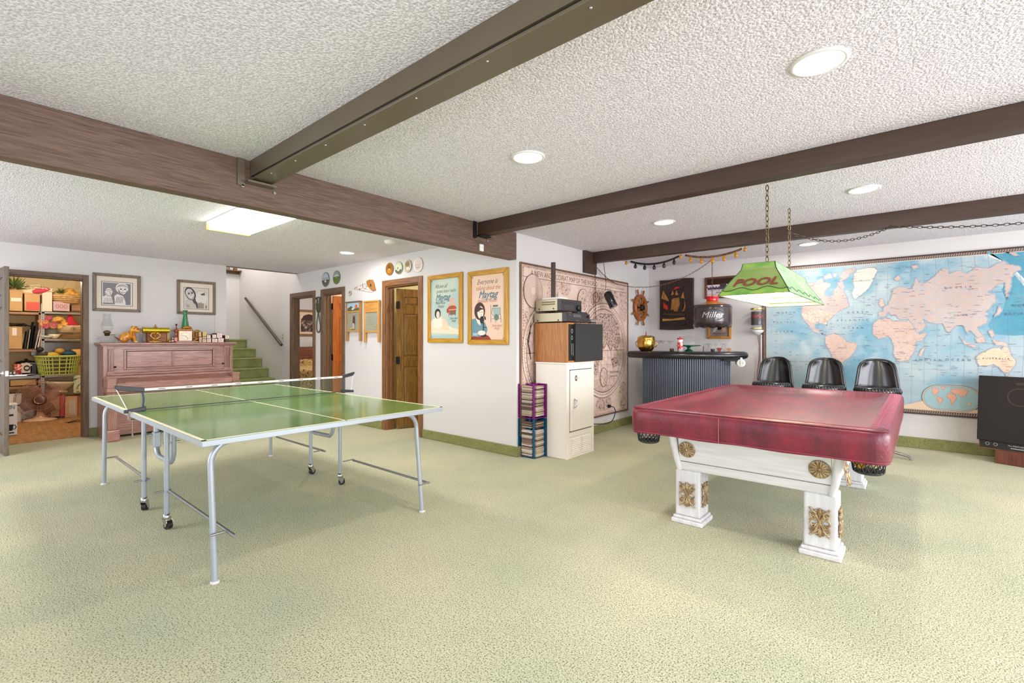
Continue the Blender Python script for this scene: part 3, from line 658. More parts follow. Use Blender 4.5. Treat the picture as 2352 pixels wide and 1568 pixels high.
for name, (c0, c1) in {'shade_end': ((-1, -1), (1, -1)), 'shade_side': ((1, -1), (1, 1)), 'shade_end.b': ((1, 1), (-1, 1)), 'shade_side.b': ((-1, 1), (-1, -1))}.items():
    b = MB()
    for k in range(len(lv) - 1):
        (f0, z0), (f1, z1) = lv[k], lv[k + 1]; a = ringp(f0, z0); c = ringp(f1, z1)
        b.mat(SB if k == 0 else (SG if k < 6 else SB)) if 'side' not in name else b.mat(SP if k == 0 else SP)
        b.add([(c0[0] * a[0], c0[1] * a[1], z0), (c1[0] * a[0], c1[1] * a[1], z0), (c1[0] * c[0], c1[1] * c[1], z1), (c0[0] * c[0], c0[1] * c[1], z1)], [(0, 1, 2, 3)])
    q = b.build(name.split('.')[0], None, ld, solid=0.004)
    b = MB()
    for k in range(len(lv) - 1):
        (f0, z0), (f1, z1) = lv[k], lv[k + 1]; a = ringp(f0, z0); c = ringp(f1, z1); g = 0.975
        b.add([(c0[0] * a[0] * g, c0[1] * a[1] * g, z0 + 0.001), (c1[0] * a[0] * g, c1[1] * a[1] * g, z0 + 0.001), (c1[0] * c[0] * g, c1[1] * c[1] * g, z1 - 0.006), (c0[0] * c[0] * g, c0[1] * c[1] * g, z1 - 0.006)], [(0, 1, 2, 3)])
    if name == 'shade_end': b.box(-tx_ + .004, tx_ - .004, -ty_ + .004, ty_ - .004, zt - 0.008, zt - 0.006)
    b.build('white_liner', mat('liner_white', (252, 240, 208), 0.6), ld)
b = MB()
for sx in (-1, 1):
    for sy in (-1, 1): b.tube([(sx * ringp(f, z)[0], sy * ringp(f, z)[1], z) for f, z in lv], 0.004, 6)
for f, z in ((1, 0), (0.07, 0.183), (0, 0.225)):
    a = ringp(f, z); b.tube([(-a[0], -a[1], z), (a[0], -a[1], z), (a[0], a[1], z), (-a[0], a[1], z)], 0.0028, 5, closed=True)
# wavy lead line on the skirt
for (c0, c1, nn) in (((-1, -1), (1, -1), 14), ((1, -1), (1, 1), 34), ((1, 1), (-1, 1), 14), ((-1, 1), (-1, -1), 34)):
    P = []
    for i in range(nn + 1):
        t = i / nn; f = 0.84 + 0.06 * math.sin(t * nn * 1.1); a = ringp(f, 0.036 - 0.012 * math.sin(t * nn * 1.1)); P.append(((c0[0] + (c1[0] - c0[0]) * t) * a[0] * 1.006, (c0[1] + (c1[1] - c0[1]) * t) * a[1] * 1.006, a[2] + 0.002))
    b.tube(P, 0.0022, 5)
b.build('lead_lines', mat('lead', (40, 66, 36), 0.5), ld)
bx('top_plate', mat('shade_top', (60, 120, 50), 0.5), ld, -tx_, tx_, -ty_, ty_, zt - 0.004, zt)
# POOL lettering lies on the sloping end face
p = Pic(0); p.text('POOL', 0.0, 0.005, 0.095, mat('pool_letters', (128, 56, 48), 0.5), shear=0.3, sx=1.1, bold=0.03)
sl = math.atan2(ringp(0.86, 0)[1] - ringp(0.38, 0)[1], 0.125 - 0.030)
q = p.build('lettering', None, ld); q.location = (0, -(ringp(0.74, 0)[1]) - 0.008, 0.058); q.rotation_euler = (-sl, 0, 0)
for y in (-0.45, 0.0, 0.45):
    t = MB(); t.ball((0, y, 0.10), (0.035, 0.035, 0.05), 12); t.build('bulb', mat('bulb_hot', (255, 236, 190), 0.5, emit=10.0), ld)
    MB().cyl((0, y, 0.15), (0, y, 0.222), 0.02, n=10).build('socket', BRASS, ld)
    l = point('pool_lamp_glow', (0, y, 0.06), 12, (1, 0.86, 0.64), 0.04); l.parent = ld
def chain(P, name, parent=None, m=None, link=0.034, r=0.0028, wd=0.0085, every=1.0):
    """links along a polyline; each link an oval ring, alternate ones turned by 90 degrees"""
    P = [Vector(p) for p in P]; L = [(P[i + 1] - P[i]).length for i in range(len(P) - 1)]; T = sum(L); n = max(2, int(T / (link * 0.78))); b = MB()
    for k in range(n):
        s = T * (k + 0.5) / n; i = 0
        while i < len(L) - 1 and s > L[i]: s -= L[i]; i += 1
        c = P[i] + (P[i + 1] - P[i]) * min(1, s / L[i]); d = (P[i + 1] - P[i]).normalized(); u = d.orthogonal().normalized() if abs(d.z) > 0.9 else d.cross(Vector((0, 0, 1))).normalized(); v = d.cross(u)
        e = u if k % 2 else v
        b.tube([c + d * (link / 2) * math.cos(2 * PI * j / 8) + e * wd * math.sin(2 * PI * j / 8) for j in range(8)], r, 4, closed=True)
    q = b.build(name, m or mat('chain_bronze', (120, 100, 70), 0.35, 0.8), parent)
    return q
ldx, ldy = -0.815, 4.14
for i, y in enumerate((-0.33, 0.47)):
    q = chain([(0, y, 0.225), (0, y, H - 1.55 - 0.02)], 'chain', ld, wd=0.011, link=0.046, r=0.0036); q['kind'] = 'stuff'
    MB().tube([(0, y, 0.837), (0, y + 0.012, 0.825), (0, y, 0.812)], 0.003, 6).build('ceiling_hook', CHROME, ld)
def sag(a, c, d, n=14):
    a = Vector(a); c = Vector(c); return [a + (c - a) * (i / n) - Vector((0, 0, 4 * d * (i / n) * (1 - i / n))) for i in range(n + 1)]
A_ = (-0.815, 4.61, 2.16); B_ = (-0.161, 5.40, 2.253); C_ = (1.7, 5.8, 2.30)
q = chain(sag(A_, B_, 0.10) + sag(B_, C_, 0.09)[1:], 'swag_chain', None, mat('chain_dark', (74, 64, 54), 0.4, 0.7), wd=0.010, link=0.044, r=0.003)
tag(q, 'thin dark swag chain draped from the pool lamp chain to the right', 'chain')

# ================================================================ swivel stools by the far wall
VINYL = mat('black_vinyl', (20, 19, 20), 0.25, coat=0.4, coatr=0.15, bump=0.06, bscale=60)
def stool(label):
    t = thing('bar_stool', label, 'stool', group='black swivel stools against the world map')
    # seat cushion: pleated front edge
    b = MB(); b.lathe([(0.0, 0.655), (0.17, 0.655), (0.2, 0.665), (0.208, 0.69), (0.2, 0.722), (0.17, 0.738), (0.1, 0.744), (0, 0.746)], 36, sx=1.0, sy=0.95); b.build('seat', VINYL, t)
    b = MB()
    for k in range(22):
        a = R(180 + 180 * k / 21); b.tube([(0.198 * math.cos(a), 0.95 * 0.198 * math.sin(a), 0.668), (0.209 * math.cos(a), 0.95 * 0.209 * math.sin(a), 0.69), (0.196 * math.cos(a), 0.95 * 0.196 * math.sin(a), 0.726)], 0.006, 5)
    q = b.build('pleats', VINYL, t)
    # backrest: curved padded shell
    b = MB(); b.smooth = True; nx, nz = 14, 10; vs = []
    for j in range(nz + 1):
        v = j / nz; z = 0.60 + 0.42 * v; hw = 0.205 - 0.055 * v
        if v > 0.75: hw *= math.sqrt(max(0.0, 1 - ((v - 0.75) / 0.25) ** 2 * 0.42))
        for i in range(nx + 1):
            u = -1 + 2 * i / nx; vs.append((hw * u, 0.205 - 0.07 * u * u + 0.05 * v, z - (0.02 * u ** 4 if v > .9 else 0)))
    b.add(vs, [(j * (nx + 1) + i, j * (nx + 1) + i + 1, (j + 1) * (nx + 1) + i + 1, (j + 1) * (nx + 1) + i) for j in range(nz) for i in range(nx)])
    b.build('backrest', VINYL, t, solid=0.04, bevel=0.014, seg=3)
    b = MB(); P = [vs[j * (nx + 1)] for j in range(nz + 1)] + [vs[nz * (nx + 1) + i] for i in range(1, nx)] + [vs[j * (nx + 1) + nx] for j in range(nz, -1, -1)]
    b.tube([(p[0] * 1.01, p[1] - 0.004, p[2] * 1.003) for p in P], 0.012, 8); b.build('piping', VINYL, t)
    for s in (-1, 1): MB().ball((s * 0.105, 0.215 , 0.985), (0.006, 0.006, 0.006), 8).build('button', CHROME, t)
    b = MB(); b.cyl((0, 0, 0.06), (0, 0, 0.64), 0.025, n=14); b.cyl((0, 0, 0.60), (0, 0, 0.645), 0.1, n=18); b.build('pedestal', CHROME, t)
    for k in range(4):
        a = R(90 * k - 20); c, s = math.cos(a), math.sin(a)
        q = MB(); q.tube([(0.02 * c, 0.02 * s, 0.075), (0.14 * c, 0.14 * s, 0.06), (0.27 * c, 0.27 * s, 0.035), (0.30 * c, 0.30 * s, 0.0)], [0.018, 0.016, 0.013, 0.012], 8); q.build('base_leg', mat('base_chrome', (160, 156, 156), 0.25, 0.9), t)
    return t
s0 = stool('black vinyl bar stool nearest the bar, leftmost of the three'); s0.location = (-1.335, 6.50, 0); s0.rotation_euler.z = R(-4)
s1 = copy_tree(s0); s1.location = (-0.80, 6.50, 0); s1.rotation_euler.z = R(0); s1['label'] = 'black vinyl bar stool in the middle of the row of three'
s2 = copy_tree(s0); s2.location = (-0.305, 6.50, 0); s2.rotation_euler.z = R(4); s2['label'] = 'black vinyl bar stool at the right end, by the pool table corner'

# ================================================================ bar
ba = R(-20.3) + 0.702  # the bar faces the middle of the room
BC = (-2.27, 6.16); bt = thing('home_bar', 'small curved bar with black padded top and ribbed dark front in the corner', 'bar', (BC[0], BC[1], 0), ba)
# local: -y toward the room, x right. arc front
def arc(rad, a0, a1, n, cy_): return [(rad * math.sin(a0 + (a1 - a0) * i / n), cy_ - rad * math.cos(a0 + (a1 - a0) * i / n)) for i in range(n + 1)]
RT = 1.1; cyT = RT - 0.16; a_t = math.asin(0.70 / RT)
top = arc(RT, -a_t, a_t, 24, cyT); back = [(x * 0.93, y + 0.36) for x, y in reversed(arc(RT, -a_t, a_t, 12, cyT))]
b = MB(); b.prism(top + back, 1.02, 1.094); b.build('bar_top', mat('bar_laminate', (26, 24, 26), 0.3), bt)
q = MB().tube([(p[0], p[1], 1.047) for p in top] + [(top[-1][0] + 0.02, top[-1][1] + 0.1, 1.047), (back[0][0], back[0][1], 1.047)], 0.045, 14).build('padded_edge', mat('pad_vinyl', (22, 20, 24), 0.28, coat=0.3, bump=0.1, bscale=80), bt)
q = MB().tube([(back[-1][0], back[-1][1], 1.047), (top[0][0] - 0.02, top[0][1] + 0.1, 1.047), (top[0][0], top[0][1], 1.047)], 0.045, 14).build('padded_edge', mat('pad_vinyl', (22, 20, 24)), bt)
RF = 0.78; cyF = RF - 0.05; a_f = math.asin(0.54 / RF)
fr = arc(RF, -a_f, a_f, 46, cyF)
b = MB(); b.prism(fr + [(0.5, 0.42), (-0.5, 0.42)], 0.0, 1.02); b.build('bar_body', mat('bar_body_dark', (20, 22, 26), 0.5), bt)
RIB = mat('bar_rib', (96, 104, 120), 0.3, 0.15, coat=0.3)
proto = MB().cyl((0, 0, 0.0), (0, 0, 1.02), 0.0085, n=8).build('rib', RIB, bt)
pieces('rib', proto, [(x, y, 0) for x, y in arc(RF + 0.003, -a_f, a_f, 45, cyF)])
# paper roll on the end of the bar
def loc2(x, y): c, s = math.cos(ba), math.sin(ba); return (BC[0] + c * x - s * y, BC[1] + s * x + c * y)
pr = thing('paper_towel_roll', 'white paper towel roll hung under the right end of the bar top', 'paper roll', (*loc2(0.66, 0.12), 0.955), ba + R(0))
b = MB(); M = Matrix.Rotation(R(90), 4, 'X'); b.lathe([(0.018, -0.13), (0.048, -0.13), (0.048, 0.13), (0.018, 0.13), (0.018, -0.13)], 24, M=M, caps=False); b.build('paper', mat('paper_white', (236, 232, 224), 0.9), pr)
bx('holder', mat('holder_glassy', (200, 206, 204), 0.25), pr, -0.012, 0.012, -0.15, -0.135, -0.03, 0.07); bx('bracket', mat('bar_body_dark', (40, 42, 48)), pr, -0.2, 0.0, -0.10, 0.1, 0.02, 0.06)
ZT = 1.094
# --- things on the bar top
def on(x, y, z=ZT): X, Y = loc2(x, y); return (X, Y, z)
t = thing('ice_bucket', 'round polished brass ice bucket with ring handles on the left of the bar', 'bucket', on(-0.5, 0.17))
MB().lathe([(0.0, 0.0), (0.07, 0.0), (0.085, 0.01), (0.108, 0.04), (0.118, 0.09), (0.118, 0.15), (0.112, 0.165)], 32).build('bowl', BRASS, t)
b = MB(); b.lathe([(0.116, 0.165), (0.118, 0.175), (0.10, 0.198), (0.06, 0.21), (0.0, 0.214)], 32); b.build('lid', BRASS, t)
b = MB(); b.lathe([(0.008, 0.21), (0.014, 0.222), (0.006, 0.232), (0.010, 0.245), (0.004, 0.262), (0, 0.275)], 12); b.build('finial', mat('finial', (150, 90, 60), 0.4), t)
for s in (-1, 1): MB().tube([(s * 0.113, 0, 0.13), (s * 0.14, 0, 0.135), (s * 0.155, 0, 0.1), (s * 0.14, 0, 0.06), (s * 0.113, 0, 0.055)], 0.006, 8).build('handle', BRASS, t)
def stem(lab, x, y):
    t = thing('martini_glass', lab, 'glass', on(x, y), group='stemmed glasses on the bar')
    MB().lathe([(0.0, 0.0), (0.03, 0.001), (0.028, 0.004), (0.004, 0.009), (0.0032, 0.085), (0.006, 0.094), (0.05, 0.142), (0.049, 0.1425), (0.005, 0.098), (0, 0.096)], 20, caps=False).build('glass', GLASS, t)
    return t
stem('stemmed martini glass closest to the brass ice bucket', -0.325, 0.16); stem('stemmed martini glass in the middle of three on the bar', -0.285, 0.11); stem('stemmed martini glass standing beside the small wooden dish', -0.19, 0.14)
tag(MB(Matrix.Translation(on(-0.165, 0.08))).lathe([(0, 0), (0.026, 0), (0.028, 0.03), (0.02, 0.036), (0, 0.036)], 16).build('coaster_cup', mat('cork', (84, 60, 44), 0.8)), 'little brown cork cup beside the third martini glass', 'cup')
t = thing('cake_stand', 'green glass cake stand under a clear dome', 'cake stand', on(0.045, 0.2))
MB().lathe([(0.0, 0.0), (0.055, 0.0), (0.05, 0.01), (0.02, 0.03), (0.018, 0.05), (0.05, 0.064), (0.152, 0.07), (0.155, 0.082), (0.148, 0.078), (0, 0.072)], 32).build('stand', mat('green_glass', (20, 120, 84), 0.1, trans=0.6), t)
MB().lathe([(0.132, 0.078), (0.134, 0.12), (0.128, 0.155), (0.1, 0.185), (0.05, 0.20), (0.012, 0.205), (0.008, 0.215), (0.02, 0.232), (0.012, 0.245), (0, 0.247)], 32, caps=False).build('dome', GLASS, t)
t = thing('straw_dispenser', 'red and white shaker canister in front of the cake dome', 'canister', on(-0.06, 0.02))
MB().lathe([(0, 0), (0.033, 0), (0.033, 0.15), (0.028, 0.158), (0, 0.158)], 24).build('jar', mat('jar_white', (226, 214, 214), 0.3), t)
MB().lathe([(0.0337, 0.03), (0.0337, 0.125)], 24, caps=False).build('red_label', mat('red_print', (196, 40, 44), 0.4, col2=(226, 200, 196), scale=26, ramp=(0.48, 0.52)), t)
MB().lathe([(0.03, 0.156), (0.04, 0.162), (0.034, 0.176), (0.008, 0.18), (0.008, 0.195), (0, 0.196)], 24).build('lid', mat('lid_red', (200, 60, 70), 0.4), t)
def tumbler(lab, x, y, h=0.105):
    t = thing('tall_glass', lab, 'glass', on(x, y), group='flared glasses at the right of the bar')
    MB().lathe([(0.0, 0.0), (0.026, 0.0), (0.024, 0.03), (0.018, 0.05), (0.016, h * 0.7), (0.03, h), (0.028, h), (0.014, h * 0.7), (0.0, 0.03)], 16, caps=False).build('glass', GLASS, t)
for lab, x, y in (('flared glass at the left end of the glass cluster, beside the dark bottle stopper', 0.245, 0.13), ('flared glass just right of the leftmost flared glass', 0.285, 0.16), ('flared glass behind the small dark pot on the bar', 0.30, 0.1),
                  ('flared glass standing alone in the middle of the cluster', 0.375, 0.14), ('flared glass left of the pair by the striped packet', 0.45, 0.13), ('rightmost flared glass on the bar', 0.485, 0.17)): tumbler(lab, x, y)
tag(bx('bottle_stopper', mat('stopper', (86, 48, 40), 0.5), None, -0.004, 0.004, -0.004, 0.004, 0, 0.07, M=Matrix.Translation(on(0.225, 0.08)), bevel=0.001), 'thin dark red stick standing left of the flared glasses', 'stopper')
tag(MB(Matrix.Translation(on(0.335, 0.07))).lathe([(0, 0), (0.022, 0), (0.026, 0.036), (0.02, 0.036), (0, 0.03)], 16).build('small_pot', mat('pot_dark', (48, 46, 48), 0.5)), 'small dark pot between the flared glasses', 'pot')
for i, (x, lab, c) in enumerate(((0.415, 'red striped packet fanned at the left of the right-hand glasses', (176, 90, 80)), (0.53, 'tan striped packet fanned at the right end of the bar', (206, 160, 120)))):
    b = MB(Matrix.Translation(on(x, 0.12)))
    for k in range(5): b.box(-0.002, 0.002, -0.03, 0.03, 0, 0.05, M=Matrix.Rotation(R(-30 + 15 * k), 4, 'Y'))
    tag(b.build('coaster_fan', ink(c)), lab, 'coasters', 'fanned coasters on the bar')
# --- red bin behind the pool table
# --- far wall pictures, lamp, chain
def wallthing(name, lab, cat, x, y, z, rz=0, **k): return thing(name, lab, cat, (x, y, z), rz, **k)
Z0 = 1.404; X0, X1 = -3.033, -2.514
t = wallthing('ship_carving', 'dark carved wooden panel of a sailing ship beside the wheel', 'wall art', (X0 + X1) / 2, YW, 1.405)
W_ = X1 - X0; bd = MB(); bd.prism([(-W_ / 2, 0), (-W_ / 4, -0.006), (0, -0.01), (W_ / 4, -0.002), (W_ / 2, 0.004), (W_ / 2 - 0.003, 0.4), (W_ / 2, 0.765), (0.1, 0.775), (-0.1, 0.76), (-W_ / 2, 0.765), (-W_ / 2 + 0.004, 0.4)], -0.05, 0, 'xz')
bd.build('panel', wood('carved_dark', (58, 38, 32), (34, 24, 22), rough=0.4), t, bevel=0.006)
SAIL = mat('sail_amber', (190, 132, 60), 0.45, col2=(140, 90, 40), scale=6, stretch=(20, 1, 2), bump=0.2, bscale=30)
def slab(poly, m, nm, th=0.016, y0=-0.05): q = MB(); q.prism([(u * W_ - W_ / 2, v * 0.765) for u, v in poly], y0 - th, y0 + 0.002, 'xz'); return q.build(nm, m, t, bevel=0.002)
slab([(0.06, 0.63), (0.12, 0.78), (0.27, 0.62), (0.28, 0.57), (0.1, 0.62)], SAIL, 'sail'); slab([(0.12, 0.55), (0.25, 0.48), (0.27, 0.39), (0.14, 0.43)], mat('sail_red', (206, 50, 30), 0.4), 'sail')
slab([(0.35, 0.38), (0.38, 0.6), (0.44, 0.62), (0.45, 0.4)], SAIL, 'sail'); slab([(0.45, 0.36), (0.44, 0.62), (0.6, 0.63), (0.62, 0.5), (0.56, 0.36)], SAIL, 'sail')
slab([(0.68, 0.34), (0.76, 0.45), (0.75, 0.58), (0.79, 0.46), (0.76, 0.36)], SAIL, 'sail'); slab([(0.42, 0.78), (0.5, 0.85), (0.66, 0.83), (0.56, 0.81)], mat('flag_red', (190, 40, 34), 0.5), 'pennant')
slab([(0.36, 0.68), (0.4, 0.78), (0.45, 0.7)], SAIL, 'sail'); slab([(0.48, 0.68), (0.52, 0.78), (0.58, 0.68)], SAIL, 'sail'); slab([(0.66, 0.62), (0.72, 0.74), (0.76, 0.6)], SAIL, 'sail')
slab([(0.12, 0.30), (0.4, 0.27), (0.76, 0.26), (0.8, 0.30), (0.7, 0.32), (0.3, 0.32), (0.14, 0.35)], wood('hull', (84, 56, 36), (60, 38, 28), axis=0), 'hull', 0.02)
slab([(0.1, 0.17), (0.78, 0.19), (0.76, 0.24), (0.4, 0.21), (0.1, 0.22)], mat('foam_gold', (206, 150, 70), 0.5, bump=0.8, bscale=80), 'wave')
slab([(0.08, 0.09), (0.8, 0.08), (0.78, 0.15), (0.1, 0.14)], mat('sea_dark', (24, 30, 34), 0.3, col2=(80, 86, 80), scale=40, ramp=(0.6, 0.7)), 'wave')
b = MB()
for u, a, c in ((0.33, 0.36, 0.8), (0.5, 0.36, 0.83), (0.7, 0.34, 0.78)): b.cyl((u * W_ - W_ / 2, -0.054, a * 0.765), (u * W_ - W_ / 2, -0.054, c * 0.765), 0.004, n=6)
b.build('mast', IRON, t)
# advertising mirror with horse team
px0, px1 = -2.355, -1.918
t = wallthing('bar_mirror', 'dark framed mirror sign with a blue horse team, behind the hanging lamp', 'picture', (px0 + px1) / 2, YW, 1.848)
frame_parts(t, px1 - px0, 0.31, 0.03, 0.025, wood('frame_walnut', (110, 66, 44), (72, 40, 28)))
p = Pic(-0.006); hw = (px1 - px0) / 2 - 0.025; p.rect(-hw, hw, 0.025, 0.285, (216, 206, 206)); p.rect(-hw, hw, 0.20, 0.285, (56, 34, 30)); p.rect(-0.01, 0.08, 0.13, 0.21, (70, 60, 60))
for k in range(7):
    x = -0.16 + 0.04 * k; p.ell(x, 0.145, 0.022, 0.016, (70, 60, 96), 12); p.line([(x - 0.012, 0.14), (x - 0.014, 0.11)], 0.005, (90, 76, 100)); p.line([(x + 0.012, 0.14), (x + 0.014, 0.11)], 0.005, (90, 76, 100)); p.ell(x - 0.02, 0.165, 0.008, 0.012, (70, 60, 96), 10)
p.rect(0.1, 0.17, 0.12, 0.17, (80, 60, 90)); p.text('BEER', -0.03, 0.075, 0.03, (80, 50, 50)); p.line([(-hw, 0.06), (hw, 0.06)], 0.004, (150, 140, 130)); p.build('mirror_print', None, t)
px0, px1 = -2.318, -1.987
t = wallthing('gold_frame_picture', 'gold framed picture below the hanging lamp, above the bar', 'picture', (px0 + px1) / 2, YW, 1.26)
frame_parts(t, px1 - px0, 0.37, 0.035, 0.03, wood('frame_gold', (204, 146, 60), (176, 116, 40), rough=0.35))
p = Pic(-0.008); p.rect(-0.135, 0.135, 0.03, 0.34, (150, 136, 130)); p.ell(0.0, 0.2, 0.06, 0.07, (24, 22, 24)); p.poly([(-0.05, 0.2), (-0.09, 0.1), (-0.06, 0.1), (-0.02, 0.16)], (200, 196, 190)); p.poly([(0.05, 0.2), (0.1, 0.12), (0.06, 0.1), (0.03, 0.15)], (196, 150, 120))
p.text('FREDERICKS', 0, 0.065, 0.032, (96, 24, 24), bold=0.02); p.line([(-0.08, 0.05), (0.09, 0.05)], 0.006, (120, 60, 50)); p.build('print', None, t)
t = thing('beer_lamp', 'round dark glass hanging bar lamp with red ruffled top and scalloped rim', 'lamp', (-2.17, 6.93, 1.44))
AM = mat('lamp_amber', (200, 140, 30), 0.25, coat=0.5); DG = mat('lamp_dark_glass', (66, 54, 54), 0.22, coat=0.6, bump=0.5, bscale=50, bdist=0.006)
b = MB(); b.smooth = True; vs = []; n = 48
for r_, z in ((0.245, 0.0), (0.252, 0.06), (0.252, 0.24), (0.247, 0.275), (0.235, 0.29)):
    for j in range(n): a = 2 * PI * j / n; vs.append((r_ * math.cos(a), r_ * math.sin(a), z - (0.022 * abs(math.sin(a * 6)) if z == 0 else 0)))
b.add(vs, [(i * n + j, i * n + (j + 1) % n, (i + 1) * n + (j + 1) % n, (i + 1) * n + j) for i in range(4) for j in range(n)]); b.build('shade', DG, t, solid=0.008)
MB().lathe([(0.24, 0.288), (0.17, 0.315), (0.10, 0.335), (0.082, 0.345)], 40, caps=False).build('shoulder', AM, t)
b = MB(); b.smooth = True; vs = []
for r_, z in ((0.076, 0.345), (0.07, 0.365), (0.082, 0.40), (0.094, 0.415)):
    for j in range(n): a = 2 * PI * j / n; k = 1 + 0.06 * math.sin(a * 10) * (z > 0.38); vs.append((r_ * k * math.cos(a), r_ * k * math.sin(a), z))
b.add(vs, [(i * n + j, i * n + (j + 1) % n, (i + 1) * n + (j + 1) % n, (i + 1) * n + j) for i in range(3) for j in range(n)]); b.build('red_collar', mat('ruby', (196, 16, 26), 0.2, coat=0.5, emit=0.15), t, solid=0.004)
MB().lathe([(0.0, -0.02), (0.03, -0.015), (0.05, 0.03), (0.05, 0.1), (0.03, 0.14), (0, 0.15)], 16).build('bulb_housing', IRON, t)
cam_a = math.atan2(0 - 6.93, 0 + 2.17)
def on_cyl(text, rad, z, h, sx, a_c, m, par, name='lettering', shear=0.0, bold=0.0, **kk):
    v, f = textmesh(text, shear); b = MB()
    for dx, dz in ((0, 0), (bold, 0), (-bold, 0), (0, bold), (0, -bold)): b.add([((rad + dx * .004) * math.cos(a_c + (p[0] + dx) * h * sx / rad), (rad + dx * .004) * math.sin(a_c + (p[0] + dx) * h * sx / rad), z + (p[1] + dz) * h) for p in v], f); b.flat = True; return b.build(name, m, par)
SIL = mat('silver_letter', (206, 200, 206), 0.35, 0.4)
on_cyl('Miller', 0.258, 0.11, 0.115, 1.1, cam_a, SIL, t, shear=0.3, bold=0.02)
b = MB(); b.tube([(0.258 * math.cos(cam_a + 0.62 * math.cos(a)), 0.258 * math.sin(cam_a + 0.62 * math.cos(a)), 0.145 + 0.075 * math.sin(a)) for a in [2 * PI * k / 30 for k in range(30)]], 0.004, 6, closed=True)
for z in (0.035, 0.055, 0.26): b.tube([(0.256 * math.cos(2 * PI * k / 48), 0.256 * math.sin(2 * PI * k / 48), z) for k in range(48)], 0.004, 5, closed=True)
b.build('raised_rings', DG, t)
q = chain([(0, 0, 0.41), (0, 0, H - 1.44 - 0.01)], 'chain', t, mat('chain_copper', (130, 92, 70), 0.4, 0.7)); q['kind'] = 'stuff'
ck = mat('chain_copper', (130, 92, 70))
P = sag((-2.17, 6.93, 2.375), (-3.15, 6.0, 2.016), 0.17, 18) + sag((-3.15, 6.0, 2.016), (-3.19, 5.5, 2.2), 0.03, 8)[1:]
tag(chain(P, 'swag_chain', None, ck), 'copper chain sagging from the beer lamp across the ship carving to the beam', 'chain')
q = chain([(-3.19, 5.46, 2.2), (-3.185, 5.46, 1.42)], 'plug_chain', None, mat('chain_rust', (120, 60, 40), 0.5, 0.5)); tag(q, 'rusty brown chain hanging straight down in front of the old map', 'chain')
tag(MB().tube([(-3.18, 5.46 + 0.09 * math.cos(a) * (0.5 + k * 0.03), 1.80 + 0.07 * math.sin(a)) for k, a in enumerate([2.1 * PI * j / 18 for j in range(19)])], 0.006, 6).build('cord_coil', mat('cord_brown', (130, 70, 50), 0.5)), 'brown electric cord looped on the rusty chain', 'cord')
t = thing('spot_lamp', 'black cylinder spot lamp hanging from a hook before the old map', 'lamp', (-3.05, 5.611, 1.774), R(30), rx=R(-8), ry=R(-24))
MB().lathe([(0.052, -0.11), (0.056, -0.1), (0.056, 0.08), (0.05, 0.1), (0.03, 0.115), (0, 0.118)], 24).build('barrel', mat('spot_black', (18, 18, 20), 0.2, coat=0.5), t)
MB().lathe([(0.0, -0.105), (0.05, -0.105)], 20, caps=False).build('lens', GLASS, t)
MB().tube([(-0.06, 0, 0.02), (-0.05, 0, 0.13), (0, 0, 0.15), (0.05, 0, 0.13), (0.06, 0, 0.02)], 0.004, 6).build('yoke', CHROME, t)
q = MB().tube([(0, 0, 0.15), (0.045, 0.0, 0.24), (0.13, 0.02, 0.52)], 0.0035, 6).build('hanger', IRON, t)
# ships wheel
t = thing('ships_wheel', 'wooden ship steering wheel mounted in the corner left of the bar', 'wheel', (XM + 0.02, 6.83, 1.737), R(90))
WD = wood('wheel_wood', (176, 106, 44), (136, 74, 28), rough=0.35); b = MB()
M = Matrix.Rotation(R(90), 4, 'X')
b.lathe([(0.155, 0.0), (0.20, 0.0), (0.205, 0.015), (0.2, 0.04), (0.155, 0.04), (0.150, 0.02), (0.155, 0.0)], 40, M=M, caps=False); b.build('rim', WD, t)
MB().lathe([(0.0, 0.0), (0.05, 0.0), (0.052, 0.05), (0.03, 0.07), (0, 0.075)], 24, M=M).build('hub', IRON, t)
for k in range(8):
    a = R(22.5 + 45 * k); c, s = math.cos(a), math.sin(a)
    MB().tube([(0.04 * c, -0.02, 0.04 * s), (0.1 * c, -0.02, 0.1 * s), (0.16 * c, -0.02, 0.16 * s), (0.21 * c, -0.02, 0.21 * s), (0.235 * c, -0.02, 0.235 * s), (0.275 * c, -0.02, 0.275 * s), (0.29 * c, -0.02, 0.29 * s)], [0.012, 0.018, 0.011, 0.010, 0.013, 0.017, 0.010], 8).build('spoke', WD, t)
# wall lamp (cola) near the corner of the world map
t = thing('soda_wall_lamp', 'clear bottle shaped wall lamp with dark label and red script', 'lamp', (-1.63, 7.10, 1.378))
MB().lathe([(0.0, -0.07), (0.02, -0.07), (0.07, -0.03), (0.082, 0.0), (0.084, 0.02), (0.084, 0.29), (0.078, 0.305), (0.078, 0.31)], 28, caps=False).build('glass_body', GLASS, t)
MB().lathe([(0.076, 0.07), (0.076, 0.25)], 28, caps=False).build('dark_band', mat('cola_dark', (44, 24, 24), 0.3), t)
on_cyl('Coca-Cola', 0.0855, 0.17, 0.07, 0.56, math.atan2(-7.1, 1.63), mat('cola_red', (216, 60, 60), 0.4), t, shear=0.35, bold=0.02)
bx('back_plate', WHITEP, t, -0.04, 0.04, 0.085, 0.10, -0.02, 0.31)
MB().lathe([(0.0, -0.07), (0.02, -0.068), (0.068, -0.03), (0.078, 0.0), (0.0, 0.0)], 24).build('white_cone', WHITEP, t)
MB().lathe([(0.086, 0.02), (0.086, 0.03)], 28, caps=False).build('gold_band', BRASS, t); MB().lathe([(0.086, 0.28), (0.086, 0.295)], 28, caps=False).build('gold_band', BRASS, t)
MB().tube(smooth([(0, 0.02, -0.07), (0.02, 0.05, -0.3), (-0.015, 0.06, -0.6), (0.01, 0.06, -0.93)]), 0.005, 6).build('cord', mat('cord_brown', (130, 70, 50)), t)
